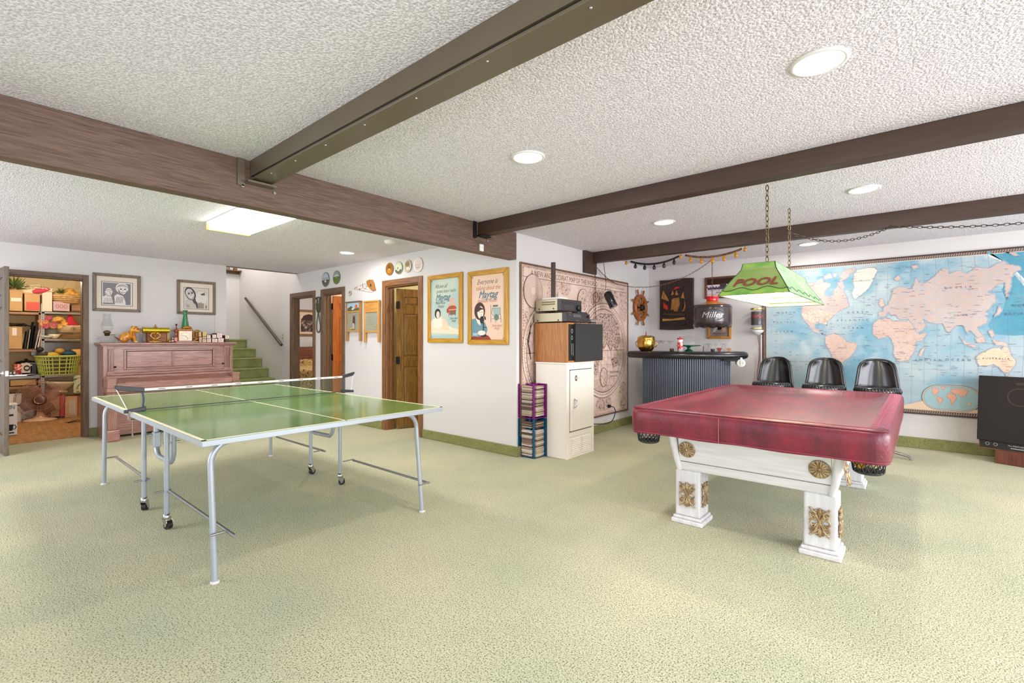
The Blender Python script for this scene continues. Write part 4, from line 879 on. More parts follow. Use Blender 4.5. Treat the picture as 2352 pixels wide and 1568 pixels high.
MB().cyl((0.03, 0.08, -1.25), (0.03, 0.08, -0.06), 0.012, n=10).build('conduit', mat('conduit', (206, 200, 196), 0.5), t)

# light bulb garlands hooked under the third beam
def garland(y, x0, x1, d, m, mb, lab, nb):
    t = thing('bulb_garland', lab, 'garland', (0, 0, 0)); P = sag((x0, y, 2.235), (x1, y, 2.235), d, 20)
    b = MB()
    for i in range(len(P) - 1):
        for k in range(4):
            c = P[i] + (P[i + 1] - P[i]) * (k / 4); dr = (P[i + 1] - P[i]).normalized(); b.cyl(c, c + dr * 0.006, 0.012, n=8)
    b.tube(P, 0.006, 6); b.build('coiled_cord', m, t)
    for k in range(nb):
        f = (k + 0.5) / nb if nb > 1 else 0; i = min(len(P) - 1, int(f * 20)); c = P[i]
        q = MB(); q.lathe([(0.009, 0.0), (0.009, -0.02), (0.012, -0.024), (0.021, -0.045), (0.02, -0.06), (0.012, -0.07), (0, -0.073)], 12, c=(c.x, c.y, c.z)); q.build('bulb', mb, t)
garland(5.56, -2.734, -2.117, 0.06, mat('garland_black', (30, 26, 26), 0.5), mat('bulb_smoke', (60, 56, 56), 0.1, trans=0.5), 'black coiled garland of small bulbs under the beam, left one', 5)
garland(5.56, -2.045, -1.429, 0.05, mat('garland_tan', (150, 100, 60), 0.5, col2=(60, 44, 36), scale=40), mat('bulb_amber', (220, 150, 50), 0.12, trans=0.4), 'tan coiled garland of amber bulbs under the beam, right one', 5)
for x, lab in ((-2.782, 'small gold hook bulb left of the black garland'), (-2.086, 'gold hook bulb between the two garlands'), (-1.39, 'gold hook bulb right of the tan garland')):
    tag(MB().lathe([(0.004, 0.0), (0.012, -0.02), (0.02, -0.035), (0.014, -0.05), (0, -0.054)], 12, c=(x, 5.53, 2.25)).build('hook_bulb', mat('bulb_amber', (220, 150, 50)), None), lab, 'hook', 'gold hooks under the beam')

# ================================================================ white enamel cabinet, loudspeaker, hi-fi, CD tower
t = thing('metal_cabinet', 'white enamelled metal cabinet with louvred base beside the old map', 'cabinet', (-3.15, 4.125, 0))
LW, DW, HC = 0.55, 0.40, 1.008
bx('cabinet_body', WHITEM, t, 0, DW - 0.012, 0, LW, 0, HC - 0.02, bevel=0.006)
bx('cabinet_top', WHITEM, t, -0.005, DW + 0.004, -0.006, LW + 0.006, HC - 0.02, HC, bevel=0.006)
bx('front_frame', WHITEM, t, DW - 0.012, DW, 0, 0.055, 0, HC - 0.02); bx('front_frame', WHITEM, t, DW - 0.012, DW, LW - 0.04, LW, 0, HC - 0.02); bx('front_frame', WHITEM, t, DW - 0.012, DW, 0.055, LW - 0.04, HC - 0.075, HC - 0.02)
bx('shadow_gap', BLACK, t, DW - 0.011, DW - 0.009, 0.055, LW - 0.04, 0.27, HC - 0.075)
d = bx('cabinet_door', WHITEM, t, DW - 0.006, DW + 0.012, 0.062, LW - 0.045, 0.285, HC - 0.082, bevel=0.008)
bx('front_frame', WHITEM, t, DW - 0.012, DW, 0.055, LW - 0.04, 0.225, 0.275)
g = bx('louvre_panel', WHITEM, t, DW - 0.010, DW - 0.001, 0.058, LW - 0.043, 0.0, 0.222, bevel=0.002)
b = MB()
for k in range(9):
    for y0, y1 in ((0.10, 0.25), (0.30, 0.45)): b.add([(DW - 0.001, y0, 0.03 + k * 0.02), (DW - 0.001, y1, 0.03 + k * 0.02), (DW + 0.006, y1, 0.034 + k * 0.02), (DW + 0.006, y0, 0.034 + k * 0.02), (DW - 0.001, y1, 0.042 + k * 0.02), (DW - 0.001, y0, 0.042 + k * 0.02)], [(0, 1, 2, 3), (3, 2, 4, 5)])
q = b.build('louvres', WHITEM, g); q['kind'] = 'stuff'
h = MB(); h.tube(smooth([(DW + 0.012, 0.115, 0.53), (DW + 0.038, 0.118, 0.545), (DW + 0.042, 0.125, 0.575), (DW + 0.03, 0.13, 0.605), (DW + 0.012, 0.13, 0.62)]), 0.009, 8); h.box(DW + 0.012, DW + 0.03, 0.13, 0.165, 0.60, 0.608); h.build('door_handle', CHROME, d)
M = Matrix.Translation((DW + 0.012, 0.165, 0.84)) @ Matrix.Rotation(R(90), 4, 'Y')
b = MB(M); b.mat(mat('badge_dark', (70, 52, 48), 0.4)).lathe([(0, 0), (0.026, 0), (0.026, 0.003), (0, 0.003)], 20, sx=1.15, sy=0.9); b.mat(WHITEM).box(-0.004, 0.004, -0.02, 0.02, 0.003, 0.004); b.box(-0.014, -0.011, -0.018, 0.018, 0.003, 0.004); b.box(0.011, 0.014, -0.018, 0.018, 0.003, 0.004); b.build('badge', None, d)
# loudspeaker lying on the cabinet
OAK = wood('speaker_oak', (186, 124, 60), (152, 94, 40), rough=0.4); DKG = mat('grille_dark', (40, 38, 40), 0.7, col2=(48, 46, 48), scale=3)
def lspk(name, lab, D, W, Hh, frame, panel, gap):
    """box: depth D (x), width W (y), front at x=D"""
    t = thing(name, lab, 'speaker')
    bx('case', frame, t, 0, D - 0.03, 0, W, 0, Hh, bevel=0.003)
    for a in ((D - 0.03, D, 0, 0.018, 0, Hh), (D - 0.03, D, W - 0.018, W, 0, Hh), (D - 0.03, D, 0.018, W - 0.018, 0, 0.018), (D - 0.03, D, 0.018, W - 0.018, Hh - 0.018, Hh)): bx('front_edge', frame, t, *a, bevel=0.002)
    return t
t = lspk('loudspeaker', 'oak sided loudspeaker lying on the white cabinet', 0.43, 0.72, 0.42, OAK, None, 0); t.location = (-3.19, 4.16, HC)
bx('control_strip', BLACK, t, 0.40, 0.42, 0.018, 0.12, 0.018, 0.402)
bx('grille', DKG, t, 0.40, 0.452, 0.125, 0.70, 0.005, 0.415, bevel=0.006)
p = Pic(-0.0); p.st = 0.0002
for k in range(2): p.ring(0.05, 0.26 + 0.07 * k, 0.014, 0.02, 0.003, (206, 200, 200), 12)
p.line([(0.04, 0.08), (0.04, 0.20)], 0.003, (206, 200, 200)); p.line([(0.07, 0.07), (0.07, 0.2)], 0.006, (170, 160, 164)); p.ring(0.50, 0.13, 0.05, 0.062, 0.006, (74, 72, 74), 24)
q = p.build('front_print', None, t); q.rotation_euler.z = R(90); q.location = (0.4535, 0, 0)
SILV = mat('case_silver', (172, 162, 134), 0.35, 0.5); RB = mat('receiver_black', (48, 44, 48), 0.4)
def unit(name, lab, x, y, z, D, W, Hh, rows):
    t = thing(name, lab, 'hi-fi unit', (x, y, z))
    b = MB(); b.box(0, D - 0.05, 0, W, 0.012, Hh); b.build('case', SILV, t, bevel=0.003)
    bx('front_panel', RB, t, D - 0.05, D, -0.002, W + 0.002, 0.010, Hh, bevel=0.003)
    b = MB()
    for fx in (0.04, D - 0.09):
        for fy in (0.04, W - 0.04): b.cyl((fx, fy, 0), (fx, fy, 0.012), 0.014, n=10)
    b.build('foot', BLACK, t)
    b = MB()
    for fx in (0.05, D - 0.1): b.cyl((fx, -0.004, Hh * 0.25), (fx, 0.002, Hh * 0.25), 0.008, n=10)
    b.build('side_screw', BLACK, t)
    for (y0, y1, z0, z1, c) in rows: bx('button_strip', ink(c), t, D, D + 0.004, y0, y1, z0, z1)
    return t
z = HC + 0.42
t = unit('cd_player', 'lower silver and black stereo unit on the loudspeaker', -3.19, 4.15, z, 0.42, 0.47, 0.105, [(0.13, 0.28, 0.06, 0.09, (96, 90, 92)), (0.02, 0.44, 0.045, 0.048, (90, 84, 90)), (0.03, 0.1, 0.07, 0.085, (80, 74, 80)), (0.17, 0.24, 0.022, 0.03, (120, 80, 80))])
MB(Matrix.Translation((0.424, 0.43, 0.075)) @ Matrix.Rotation(R(90), 4, 'Y')).lathe([(0, 0), (0.014, 0), (0.013, 0.014), (0, 0.014)], 16).build('knob', BLACK, t)
t = unit('stereo_receiver', 'upper silver and black stereo receiver with round volume knob', -3.185, 4.17, z + 0.118, 0.34, 0.40, 0.135, [(0.02, 0.33, 0.09, 0.112, (66, 60, 64)), (0.05, 0.22, 0.03, 0.035, (92, 86, 90)), (0.05, 0.22, 0.05, 0.055, (92, 86, 90)), (0.05, 0.22, 0.065, 0.07, (92, 86, 90))])
MB(Matrix.Translation((0.34, 0.33, 0.05)) @ Matrix.Rotation(R(90), 4, 'Y')).lathe([(0, 0), (0.034, 0), (0.032, 0.022), (0, 0.024)], 20).build('volume_knob', BLACK, t)
for k in range(2): bx('vent', mat('vent_dark', (120, 112, 84), 0.6), t, 0.08, 0.26, -0.001, 0.001, 0.075 + k * 0.024, 0.089 + k * 0.024)
tag(bx('remote_control', mat('remote', (48, 46, 50), 0.5), None, -2.86, -2.80, 4.42, 4.62, z + 0.106, z + 0.126, bevel=0.004), 'slim black remote control on the ledge of the lower stereo unit', 'remote control')
t = thing('modem', 'flat white box on top of the stereo stack', 'router', (-3.05, 4.19, z + 0.254)); bx('case', WHITEP, t, -0.06, 0.17, 0, 0.16, 0, 0.022, bevel=0.008); bx('lower_case', mat('cream_plastic', (214, 208, 190), 0.5), t, -0.05, 0.16, 0.005, 0.165, -0.001, 0.008)
tag(bx('antenna_post', mat('post_brown', (66, 48, 46), 0.5), None, -3.03, -2.99, 4.24, 4.275, z + 0.277, 2.092, bevel=0.002), 'tall thin dark brown post standing on the stereo stack', 'post')
cyc = 4.62
for k in range(4): tag(bx('cd_case', ink(((96, 100, 100), (60, 60, 64), (170, 180, 176), (110, 104, 100))[k]), None, -2.93, -2.80, 4.70, 4.82, z + 0.002 + k * 0.0125, z + 0.013 + k * 0.0125, bevel=0.001), ['bottom disc case of the small stack beside the stereo', 'second disc case up beside the stereo', 'third, pale disc case up beside the stereo', 'top disc case of the small stack beside the stereo'][k], 'disc case', 'disc cases on the loudspeaker')
tag(bx('paper_slip', ink((226, 222, 222)), None, -2.86, -2.78, 4.46, 4.60, z + 0.0005, z + 0.003), 'white paper slip under the front edge of the stereo', 'paper')
b = MB(); b.tube([(-3.21, 4.12, z), (-3.215, 4.08, 1.2), (-3.21, 4.12, 1.03)], 0.004, 6); b.tube([(-3.2, 4.10, z - 0.1), (-3.21, 4.06, 1.25), (-3.2, 4.10, 1.09)], 0.004, 6); tag(b.build('speaker_cable', BLACK), 'black cables hanging behind the oak loudspeaker', 'cable')
b = MB(); b.tube(smooth([(XM + 0.03, 5.887, 0.334), (XM + 0.06, 5.949, 0.303), (-3.12, 5.868, 0.233), (-3.10, 5.62, 0.141), (-3.1, 4.72, 0.26), (-3.12, 4.66, 0.27)]), 0.006, 8); b.box(XM + 0.005, XM + 0.045, 5.862 - 0.02, 5.862 + 0.02, 0.334 - 0.02, 0.334 + 0.02)
tag(b.build('power_cord', BLACK), 'black power cord plugged in at the bottom of the old map', 'cord')
# CD tower: two translucent stacked towers holding cases on four sides
t = thing('cd_tower', 'purple and blue two-tier compact disc tower beside the white cabinet', 'rack', (-3.115, 4.025, 0), R(0))
PUR = mat('purple_acrylic', (130, 20, 120), 0.2, trans=0.3, coat=0.3); BLU = mat('blue_acrylic', (10, 90, 130), 0.2, trans=0.3, coat=0.3)
for (z0, z1, m) in ((0.0, 0.41, BLU), (0.415, 0.777, PUR)):
    b = MB(); b.box(-0.01, 0.01, -0.05, 0.085, z0, z1); b.box(-0.085, 0.05, -0.008, 0.008, z0, z1); b.build('cross_panel', m, t)
    bx('spine', m, t, 0.052, 0.072, -0.072, -0.052, z0, z1, bevel=0.003)
    bx('tier_plate', m, t, -0.085, 0.085, -0.085, 0.085, z0, z0 + 0.008)
    bx('back_panel', m, t, -0.116, -0.108, -0.105, 0.1, z0, z1)
    bx('back_panel', m, t, -0.108, 0.12, 0.09, 0.096, z0, z1)
def ordinal(n):
    one = ['', 'first', 'second', 'third', 'fourth', 'fifth', 'sixth', 'seventh', 'eighth', 'ninth', 'tenth', 'eleventh', 'twelfth', 'thirteenth', 'fourteenth', 'fifteenth', 'sixteenth', 'seventeenth', 'eighteenth', 'nineteenth', 'twentieth']
    return one[n] if n <= 20 else 'twenty-' + one[n - 20] if n < 30 else str(n) + 'th'
def shade_name(c): return 'white edged' if sum(c) > 620 else 'cream edged' if sum(c) > 540 else 'tan edged' if sum(c) > 420 else 'brown edged' if sum(c) > 330 else 'dark edged'
rnd = random.Random(5); cols = [(226, 214, 206), (206, 196, 170), (176, 150, 130), (150, 120, 106), (110, 90, 84), (190, 176, 150), (214, 200, 196), (96, 84, 76)]
n = 0; XC, YC = -3.115, 4.025
for z0, cnt in ((0.012, 29), (0.44, 25)):
    for side in (0, 1):
        for k in range(cnt):
            if z0 < 0.1 and k in (22, 23): continue
            zz = z0 + k * 0.0128; c = cols[rnd.randrange(len(cols))]
            nm = 'lower blue' if z0 < 0.1 else 'upper purple'; sd = 'facing the tennis table' if side == 0 else 'facing the pool table'
            if side == 0: a = (XC - 0.085, XC + 0.046 + rnd.uniform(0, 0.004), YC - 0.088 + rnd.uniform(0, 0.008), YC - 0.014, zz, zz + 0.0085)
            else: a = (XC + 0.014, XC + 0.092 - rnd.uniform(0, 0.008), YC - 0.048, YC + 0.085, zz, zz + 0.0085)
            o = bx('cd_case', ink(c), None, *a)
            tag(o, '%s disc case, %s up in the %s tier, %s' % (shade_name(c), ordinal(k + 1), nm, sd), 'disc case', 'compact discs in the %s tier, %s' % (nm, sd))
# ================================================================ loudspeaker on plinth, right edge
WSP = wood('speaker_walnut', (150, 98, 68), (116, 72, 50), axis=0, rough=0.45)
t = thing('floor_loudspeaker', 'large black grilled loudspeaker leaning back before the world map', 'speaker', (0.50, 6.86, 0.135), R(-20), rx=R(-5))
bx('case', WSP, t, 0, 0.62, 0.03, 0.34, 0, 0.74, bevel=0.004)
bx('control_strip', BLACK, t, 0.012, 0.608, 0.018, 0.031, 0.012, 0.10)
bx('grille', mat('grille_brownblack', (26, 21, 20), 0.8, col2=(34, 26, 24), scale=2), t, -0.006, 0.626, -0.012, 0.03, 0.085, 0.745, bevel=0.008)
p = Pic(0.0175); p.st = 0.0004
for k in range(2): p.ring(0.07 + 0.06 * k, 0.055, 0.014, 0.014, 0.003, (190, 190, 180), 14)
p.text('The PERFORMER', 0.29, 0.052, 0.02, (200, 196, 190)); p.line([(0.24, 0.035), (0.34, 0.035)], 0.006, (200, 200, 200)); p.build('strip_print', None, t)
p = Pic(-0.0125); p.ring(0.30, 0.545, 0.085, 0.085, 0.01, (70, 60, 52), 28); p.rect(0.27, 0.33, 0.665, 0.69, (70, 58, 46)); p.build('driver_outline', None, t)
t2 = thing('speaker_plinth', 'low reddish wood plinth under the large black loudspeaker', 'plinth', (0.615, 6.81, 0), R(-20))
bx('base', wood('plinth_wood', (116, 62, 44), (84, 42, 32), rough=0.5), t2, 0, 0.45, 0.02, 0.3, 0, 0.135, bevel=0.003)

# ================================================================ door wall: posters, washboards, saws
def wall_y(name, lab, cat, px0_, px1_, z, y=YD, **k): return thing(name, lab, cat, ((px0_ + px1_) / 2, y, z), 0, **k)
YW1 = wood('frame_yellow_oak', (206, 156, 44), (176, 122, 26), rough=0.35); YW1H = wood('frame_yellow_oak_flat', (206, 156, 44), (176, 122, 26), axis=0, rough=0.35)
X0, X1, Z0, Z1 = -4.668, -4.046, 1.21, 2.045
t = wall_y('framed_poster', 'yellow framed blue washing machine poster with a lady on a pillow, left of the pair', 'poster', X0, X1, Z0)
W_, H_ = X1 - X0, Z1 - Z0
frame_parts(t, W_, H_, 0.055, 0.03, YW1, mh=YW1H)
def corners(p, w, z0, z1, c):
    for sx in (-1, 1):
        for z, s in ((z0, 1), (z1, -1)):
            p.line([(sx * (w - 0.012), z + s * 0.03), (sx * (w - 0.03), z + s * 0.012)], 0.003, c); p.line([(sx * (w - 0.01), z + s * 0.012), (sx * (w - 0.028), z + s * 0.03)], 0.003, c)
p = Pic(-0.012); w = W_ / 2 - 0.05; p.rect(-w, w, 0.05, H_ - 0.05, mat('poster_blue', (196, 206, 190), 0.6, col2=(150, 186, 190), scale=2.2, ramp=(0.4, 0.7)))
p.line([(-w + .006, 0.058), (w - .006, 0.058), (w - .006, H_ - 0.058), (-w + .006, H_ - 0.058)], 0.002, (90, 90, 84), True)
h = H_ - 0.1; D = (70, 66, 60)
def PZ(v): return 0.05 + v * h
def PX(u): return -w + 2 * w * u
p.text('Above all', PX(0.36), PZ(0.845), 0.072, D, shear=0.45, sx=0.8); p.text("protect baby's health", PX(0.53), PZ(0.765), 0.056, D, shear=0.45, sx=0.72)
BL = (104, 134, 146); p.text('Maytag', PX(0.42), PZ(0.645), 0.105, (60, 70, 76), shear=0.4, sx=0.86, bold=0.02); p.text('Maytag', PX(0.42), PZ(0.648), 0.105, BL, shear=0.4, sx=0.86, bold=0.0)
p.line([(PX(0.2), PZ(0.635)), (PX(0.45), PZ(0.625)), (PX(0.64), PZ(0.65))], 0.006, BL)
p.text('Multi-Motor', PX(0.34), PZ(0.575), 0.052, D, shear=0.45, sx=0.7); p.text('Washer', PX(0.36), PZ(0.515), 0.052, D, shear=0.45, sx=0.7); p.text('Extra silent', PX(0.8), PZ(0.315), 0.04, D, shear=0.45, sx=0.7); p.text('design', PX(0.8), PZ(0.275), 0.04, D, shear=0.45, sx=0.7)
# red wringer washer
RD = (172, 84, 62); LR = (216, 176, 150)
p.rect(PX(0.66), PX(0.84), PZ(0.585), PZ(0.66), (214, 178, 166)); p.rect(PX(0.62), PX(0.88), PZ(0.53), PZ(0.575), LR); p.ell(PX(0.75), PZ(0.5), 0.075, 0.03, RD); p.rect(PX(0.62), PX(0.88), PZ(0.44), PZ(0.5), RD); p.rect(PX(0.62), PX(0.88), PZ(0.465), PZ(0.48), LR); p.rect(PX(0.66), PX(0.86), PZ(0.39), PZ(0.44), (120, 110, 96))
for u in (0.64, 0.74, 0.86): p.line([(PX(u), PZ(0.44)), (PX(u), PZ(0.37))], 0.009, RD)
p.ell(PX(0.6), PZ(0.46), 0.02, 0.03, RD)
# lady resting on bedding
p.poly([(PX(0), PZ(0.30)), (PX(0.12), PZ(0.34)), (PX(0.5), PZ(0.30)), (PX(0.62), PZ(0.22)), (PX(0.8), PZ(0.17)), (PX(1), PZ(0.15)), (PX(1), PZ(0.07)), (PX(0), PZ(0.10))], (236, 216, 190))
p.poly([(PX(0.3), PZ(0.32)), (PX(0.5), PZ(0.33)), (PX(0.6), PZ(0.26)), (PX(0.66), PZ(0.16)), (PX(0.5), PZ(0.13)), (PX(0.3), PZ(0.2))], (238, 206, 178))
p.poly([(PX(0.1), PZ(0.31)), (PX(0.2), PZ(0.38)), (PX(0.4), PZ(0.36)), (PX(0.42), PZ(0.2)), (PX(0.2), PZ(0.17)), (PX(0.08), PZ(0.22))], (240, 224, 206))
p.ell(PX(0.25), PZ(0.42), 0.055, 0.062, (70, 52, 50)); p.ell(PX(0.26), PZ(0.40), 0.032, 0.045, (240, 214, 196)); p.ell(PX(0.24), PZ(0.405), 0.005, 0.003, D); p.ell(PX(0.285), PZ(0.405), 0.005, 0.003, D); p.line([(PX(0.25), PZ(0.375)), (PX(0.28), PZ(0.376))], 0.004, (190, 80, 70))
for k in range(5): p.line([(PX(0.15 + 0.1 * k), PZ(0.16)), (PX(0.2 + 0.1 * k), PZ(0.2 - 0.01 * k))], 0.002, (190, 160, 130))
p.rect(PX(0), PX(1), PZ(0.0), PZ(0.06), (168, 196, 196)); corners(p, w, 0.05, H_ - 0.05, D); p.build('poster_print', None, t)

X0, X1, Z0, Z1 = -3.952, -3.339, 1.193, 2.031
t = wall_y('framed_poster', 'yellow framed peach washing machine poster with a lady telephoning, nearest the corner', 'poster', X0, X1, Z0)
W_, H_ = X1 - X0, Z1 - Z0; frame_parts(t, W_, H_, 0.055, 0.03, YW1, mh=YW1H)
p = Pic(-0.012); w = W_ / 2 - 0.05; h = H_ - 0.1; p.rect(-w, w, 0.05, H_ - 0.05, mat('poster_peach', (230, 196, 170), 0.6, col2=(238, 206, 190), scale=2, ramp=(0.4, 0.7)))
D = (110, 78, 66); p.line([(-w + .006, 0.058), (w - .006, 0.058), (w - .006, H_ - 0.058), (-w + .006, H_ - 0.058)], 0.002, (130, 100, 90), True)
p.text('Everyone is', PX(0.48), PZ(0.855), 0.082, (96, 84, 80), shear=0.45, sx=0.82); p.text('talking about the', PX(0.5), PZ(0.765), 0.07, (170, 104, 84), shear=0.45, sx=0.78)
p.text('Maytag', PX(0.5), PZ(0.645), 0.115, (56, 70, 78), shear=0.4, sx=0.88, bold=0.02); p.text('Maytag', PX(0.5), PZ(0.648), 0.115, (104, 140, 156), shear=0.4, sx=0.88, bold=0.0); p.line([(PX(0.3), PZ(0.632)), (PX(0.55), PZ(0.62)), (PX(0.74), PZ(0.65))], 0.006, (104, 140, 156))
p.text('Aluminum Washer', PX(0.48), PZ(0.575), 0.055, (176, 104, 76), shear=0.45, sx=0.72); p.text('Extra silent', PX(0.77), PZ(0.2), 0.042, (190, 110, 84), shear=0.45, sx=0.75); p.text('design', PX(0.77), PZ(0.16), 0.042, (190, 110, 84), shear=0.45, sx=0.75)
p.poly([(PX(0), PZ(0.0)), (PX(0), PZ(0.05)), (PX(0.3), PZ(0.08)), (PX(0.52), PZ(0.07)), (PX(0.62), PZ(0.0))], (150, 70, 56))
p.poly([(PX(0), PZ(0.06)), (PX(0), PZ(0.32)), (PX(0.15), PZ(0.34)), (PX(0.3), PZ(0.3)), (PX(0.42), PZ(0.27)), (PX(0.5), PZ(0.16)), (PX(0.44), PZ(0.07)), (PX(0.2), PZ(0.05))], (112, 150, 162))
p.poly([(PX(0.14), PZ(0.33)), (PX(0.2), PZ(0.42)), (PX(0.3), PZ(0.38)), (PX(0.28), PZ(0.22)), (PX(0.2), PZ(0.26))], (244, 222, 206))
p.ell(PX(0.26), PZ(0.445), 0.085, 0.1, (84, 62, 58)); p.ell(PX(0.285), PZ(0.425), 0.05, 0.07, (246, 224, 208)); p.poly([(PX(0.17), PZ(0.46)), (PX(0.24), PZ(0.52)), (PX(0.4), PZ(0.47)), (PX(0.3), PZ(0.465)), (PX(0.2), PZ(0.43))], (84, 62, 58))
for u in (0.26, 0.33): p.ell(PX(u), PZ(0.43), 0.007, 0.004, (50, 50, 60))
p.line([(PX(0.29), PZ(0.385)), (PX(0.33), PZ(0.386))], 0.005, (190, 60, 60)); p.ell(PX(0.33), PZ(0.31), 0.034, 0.042, (56, 52, 56)); p.line([(PX(0.37), PZ(0.3)), (PX(0.38), PZ(0.08))], 0.018, (66, 64, 70)); p.ell(PX(0.38), PZ(0.07), 0.05, 0.016, (56, 52, 56)); p.line([(PX(0.38), PZ(0.2)), (PX(0.48), PZ(0.19))], 0.008, (60, 56, 60)); p.line([(PX(0.41), PZ(0.36)), (PX(0.44), PZ(0.31))], 0.02, (60, 56, 60))
p.ell(PX(0.32), PZ(0.11), 0.06, 0.028, (246, 224, 208)); p.rect(PX(0.05), PX(0.2), PZ(0.07), PZ(0.11), (176, 190, 206))
G = (120, 140, 140); p.rect(PX(0.66), PX(0.8), PZ(0.5), PZ(0.525), (96, 110, 110)); p.poly([(PX(0.64), PZ(0.48)), (PX(0.88), PZ(0.48)), (PX(0.86), PZ(0.38)), (PX(0.7), PZ(0.36))], (168, 186, 184)); p.line([(PX(0.64), PZ(0.48)), (PX(0.88), PZ(0.48)), (PX(0.86), PZ(0.38)), (PX(0.7), PZ(0.36)), (PX(0.62), PZ(0.40))], 0.006, G, True); p.ell(PX(0.76), PZ(0.34), 0.035, 0.035, (100, 130, 112))
for u in (0.6, 0.74, 0.9): p.line([(PX(0.6 + (u - .6) * .9), PZ(0.4)), (PX(u), PZ(0.26))], 0.005, G)
p.line([(PX(0.6), PZ(0.53)), (PX(0.6), PZ(0.3))], 0.005, G); p.line([(PX(0.6), PZ(0.32)), (PX(0.9), PZ(0.32))], 0.004, G); corners(p, w, 0.05, H_ - 0.05, (90, 70, 64)); p.build('poster_print', None, t)

# painted circular saw blades
def sawblade(px_c, z, r, base, scene, lab, teeth=36):
    t = thing('painted_saw_blade', lab, 'saw blade', (px_c, YD - 0.012, z), 0, group=None)
    b = MB(); P = []
    for k in range(teeth):
        a = 2 * PI * k / teeth; P.append((r * math.cos(a), r * math.sin(a))); a += 2 * PI * 0.75 / teeth; P.append((r * 0.93 * math.cos(a), r * 0.93 * math.sin(a)))
    b.prism(P, -0.003, 0.003, 'xz'); b.build('blade', base, t)
    p = Pic(-0.0032); q = r * 0.9
    if scene == 0: p.ell(0, 0, q, q, (176, 190, 204)); p.ell(0, 0, q, q, (104, 92, 70), a0=PI * 1.02, a1=PI * 1.98, n=20); [p.line([(x * q, -0.1 * q), (x * q * 0.9, 0.3 * q)], 0.008, (86, 84, 60)) for x in (-.6, -.3, .1, .4, .7)]; p.ell(0, -0.25 * q, 0.3 * q, 0.15 * q, (206, 204, 200)); p.ell(0, -.7 * q, .5 * q, .2 * q, (90, 100, 110))
    if scene == 1: p.ell(0, 0, q, q, (150, 158, 150)); p.ell(0, 0, q, q, (98, 124, 54), a0=PI * 1.0, a1=PI * 2.0, n=20); p.ell(0, 0.25 * q, .6 * q, .25 * q, (190, 196, 190)); p.line([(-q * .9, 0), (0, .12 * q), (q * .9, 0)], 0.008, (40, 60, 40))
    if scene == 2: p.ell(0, 0, q, q, (140, 92, 30)); p.ell(0, -.3 * q, .6 * q, .4 * q, (176, 120, 30)); p.ell(0, .25 * q, .35 * q, .3 * q, (96, 70, 30)); p.ell(0, 0, .12 * q, .12 * q, (236, 226, 206))
    if scene == 3: p.ell(0, 0, q, q, (170, 200, 190)); p.ell(0, .2 * q, q * .8, q * .6, (214, 214, 170)); p.ell(0, 0, q, q, (96, 96, 56), a0=PI * 1.1, a1=PI * 1.9, n=20); p.ell(0, -.35 * q, .4 * q, .25 * q, (200, 190, 196)); p.rect(-.4 * q, .1 * q, -.2 * q, .15 * q, (150, 140, 150))
    if scene == 4: p.ell(0, 0, q, q, (190, 180, 150)); p.ell(0, .35 * q, .6 * q, .5 * q, (150, 132, 92)); p.ell(0.1 * q, -.4 * q, .6 * q, .3 * q, (222, 214, 206)); p.line([(-.5 * q, -.5 * q), (0, .5 * q), (.5 * q, -.3 * q)], 0.006, (110, 96, 70))
    if scene == 5: p.ell(0, 0, q, q, (226, 208, 202)); p.line([(-.6 * q, -.1 * q), (-.2 * q, .1 * q), (.1 * q, -.1 * q), (.5 * q, .15 * q)], 0.006, (190, 140, 120)); p.ell(0, -.4 * q, .5 * q, .15 * q, (206, 190, 180)); p.line([(-.5 * q, -.45 * q), (.5 * q, -.4 * q)], 0.004, (150, 130, 120))
    p.build('painting', None, t); return t
STL = mat('blade_steel', (150, 146, 140), 0.4, 0.7); STB = mat('blade_gold', (176, 120, 30), 0.45, 0.5)
for (pc, zc, r, m, s, lab) in ((-7.202, 2.21, 0.118, STL, 0, 'round saw blade painted with a winter farm, far left above the second door'), (-6.869, 2.217, 0.107, STL, 1, 'round saw blade painted with a green hillside, above the second door'),
     (-5.489, 2.214, 0.088, STB, 2, 'small golden brown painted saw blade, leftmost of four above the third door'), (-5.284, 2.211, 0.085, STL, 3, 'saw blade painted with a mill and blue sky, second of four above the third door'),
     (-5.086, 2.215, 0.083, STL, 4, 'saw blade painted with tan trees, third of four above the third door'), (-4.866, 2.21, 0.092, mat('blade_pale', (206, 200, 196), 0.4, 0.5), 5, 'pale pinkish painted saw blade, rightmost of four above the third door')):
    sawblade(pc, zc, r, m, s, lab, 26 if s == 2 else 38)
sawblade(-6.483, 1.948, 0.036, mat('tiny_disc', (140, 136, 128), 0.5), 4, 'tiny oval painted disc left of the painted hand saw', 24)
# painted hand saw
x0, x1, zc = -6.387, -5.804, 2.005
t = thing('painted_hand_saw', 'hand saw with painted snow scene blade and wooden handle', 'saw', (x0, YD - 0.01, zc)); L_ = x1 - x0
MB().prism([(0, 0.012), (0.012, 0.0), (L_ * 0.62, -0.062), (L_ * 0.86, -0.085), (L_ * 0.86, 0.035), (L_ * 0.6, 0.062), (0.02, 0.032)], -0.002, 0.002, 'xz').build('blade', mat('saw_paint', (222, 212, 204), 0.5, col2=(120, 92, 80), scale=34, ramp=(0.5, 0.62)), t)
b = MB(); b.prism([(L_ * 0.60, 0.085), (L_ * 0.72, 0.105), (L_ * 0.86, 0.095), (L_ * 0.92, 0.04), (L_ * 0.98, -0.055), (L_ * 0.90, -0.06), (L_ * 0.82, -0.055), (L_ * 0.78, -0.04), (L_ * 0.70, -0.0), (L_ * 0.62, 0.04)], -0.012, 0.012, 'xz')
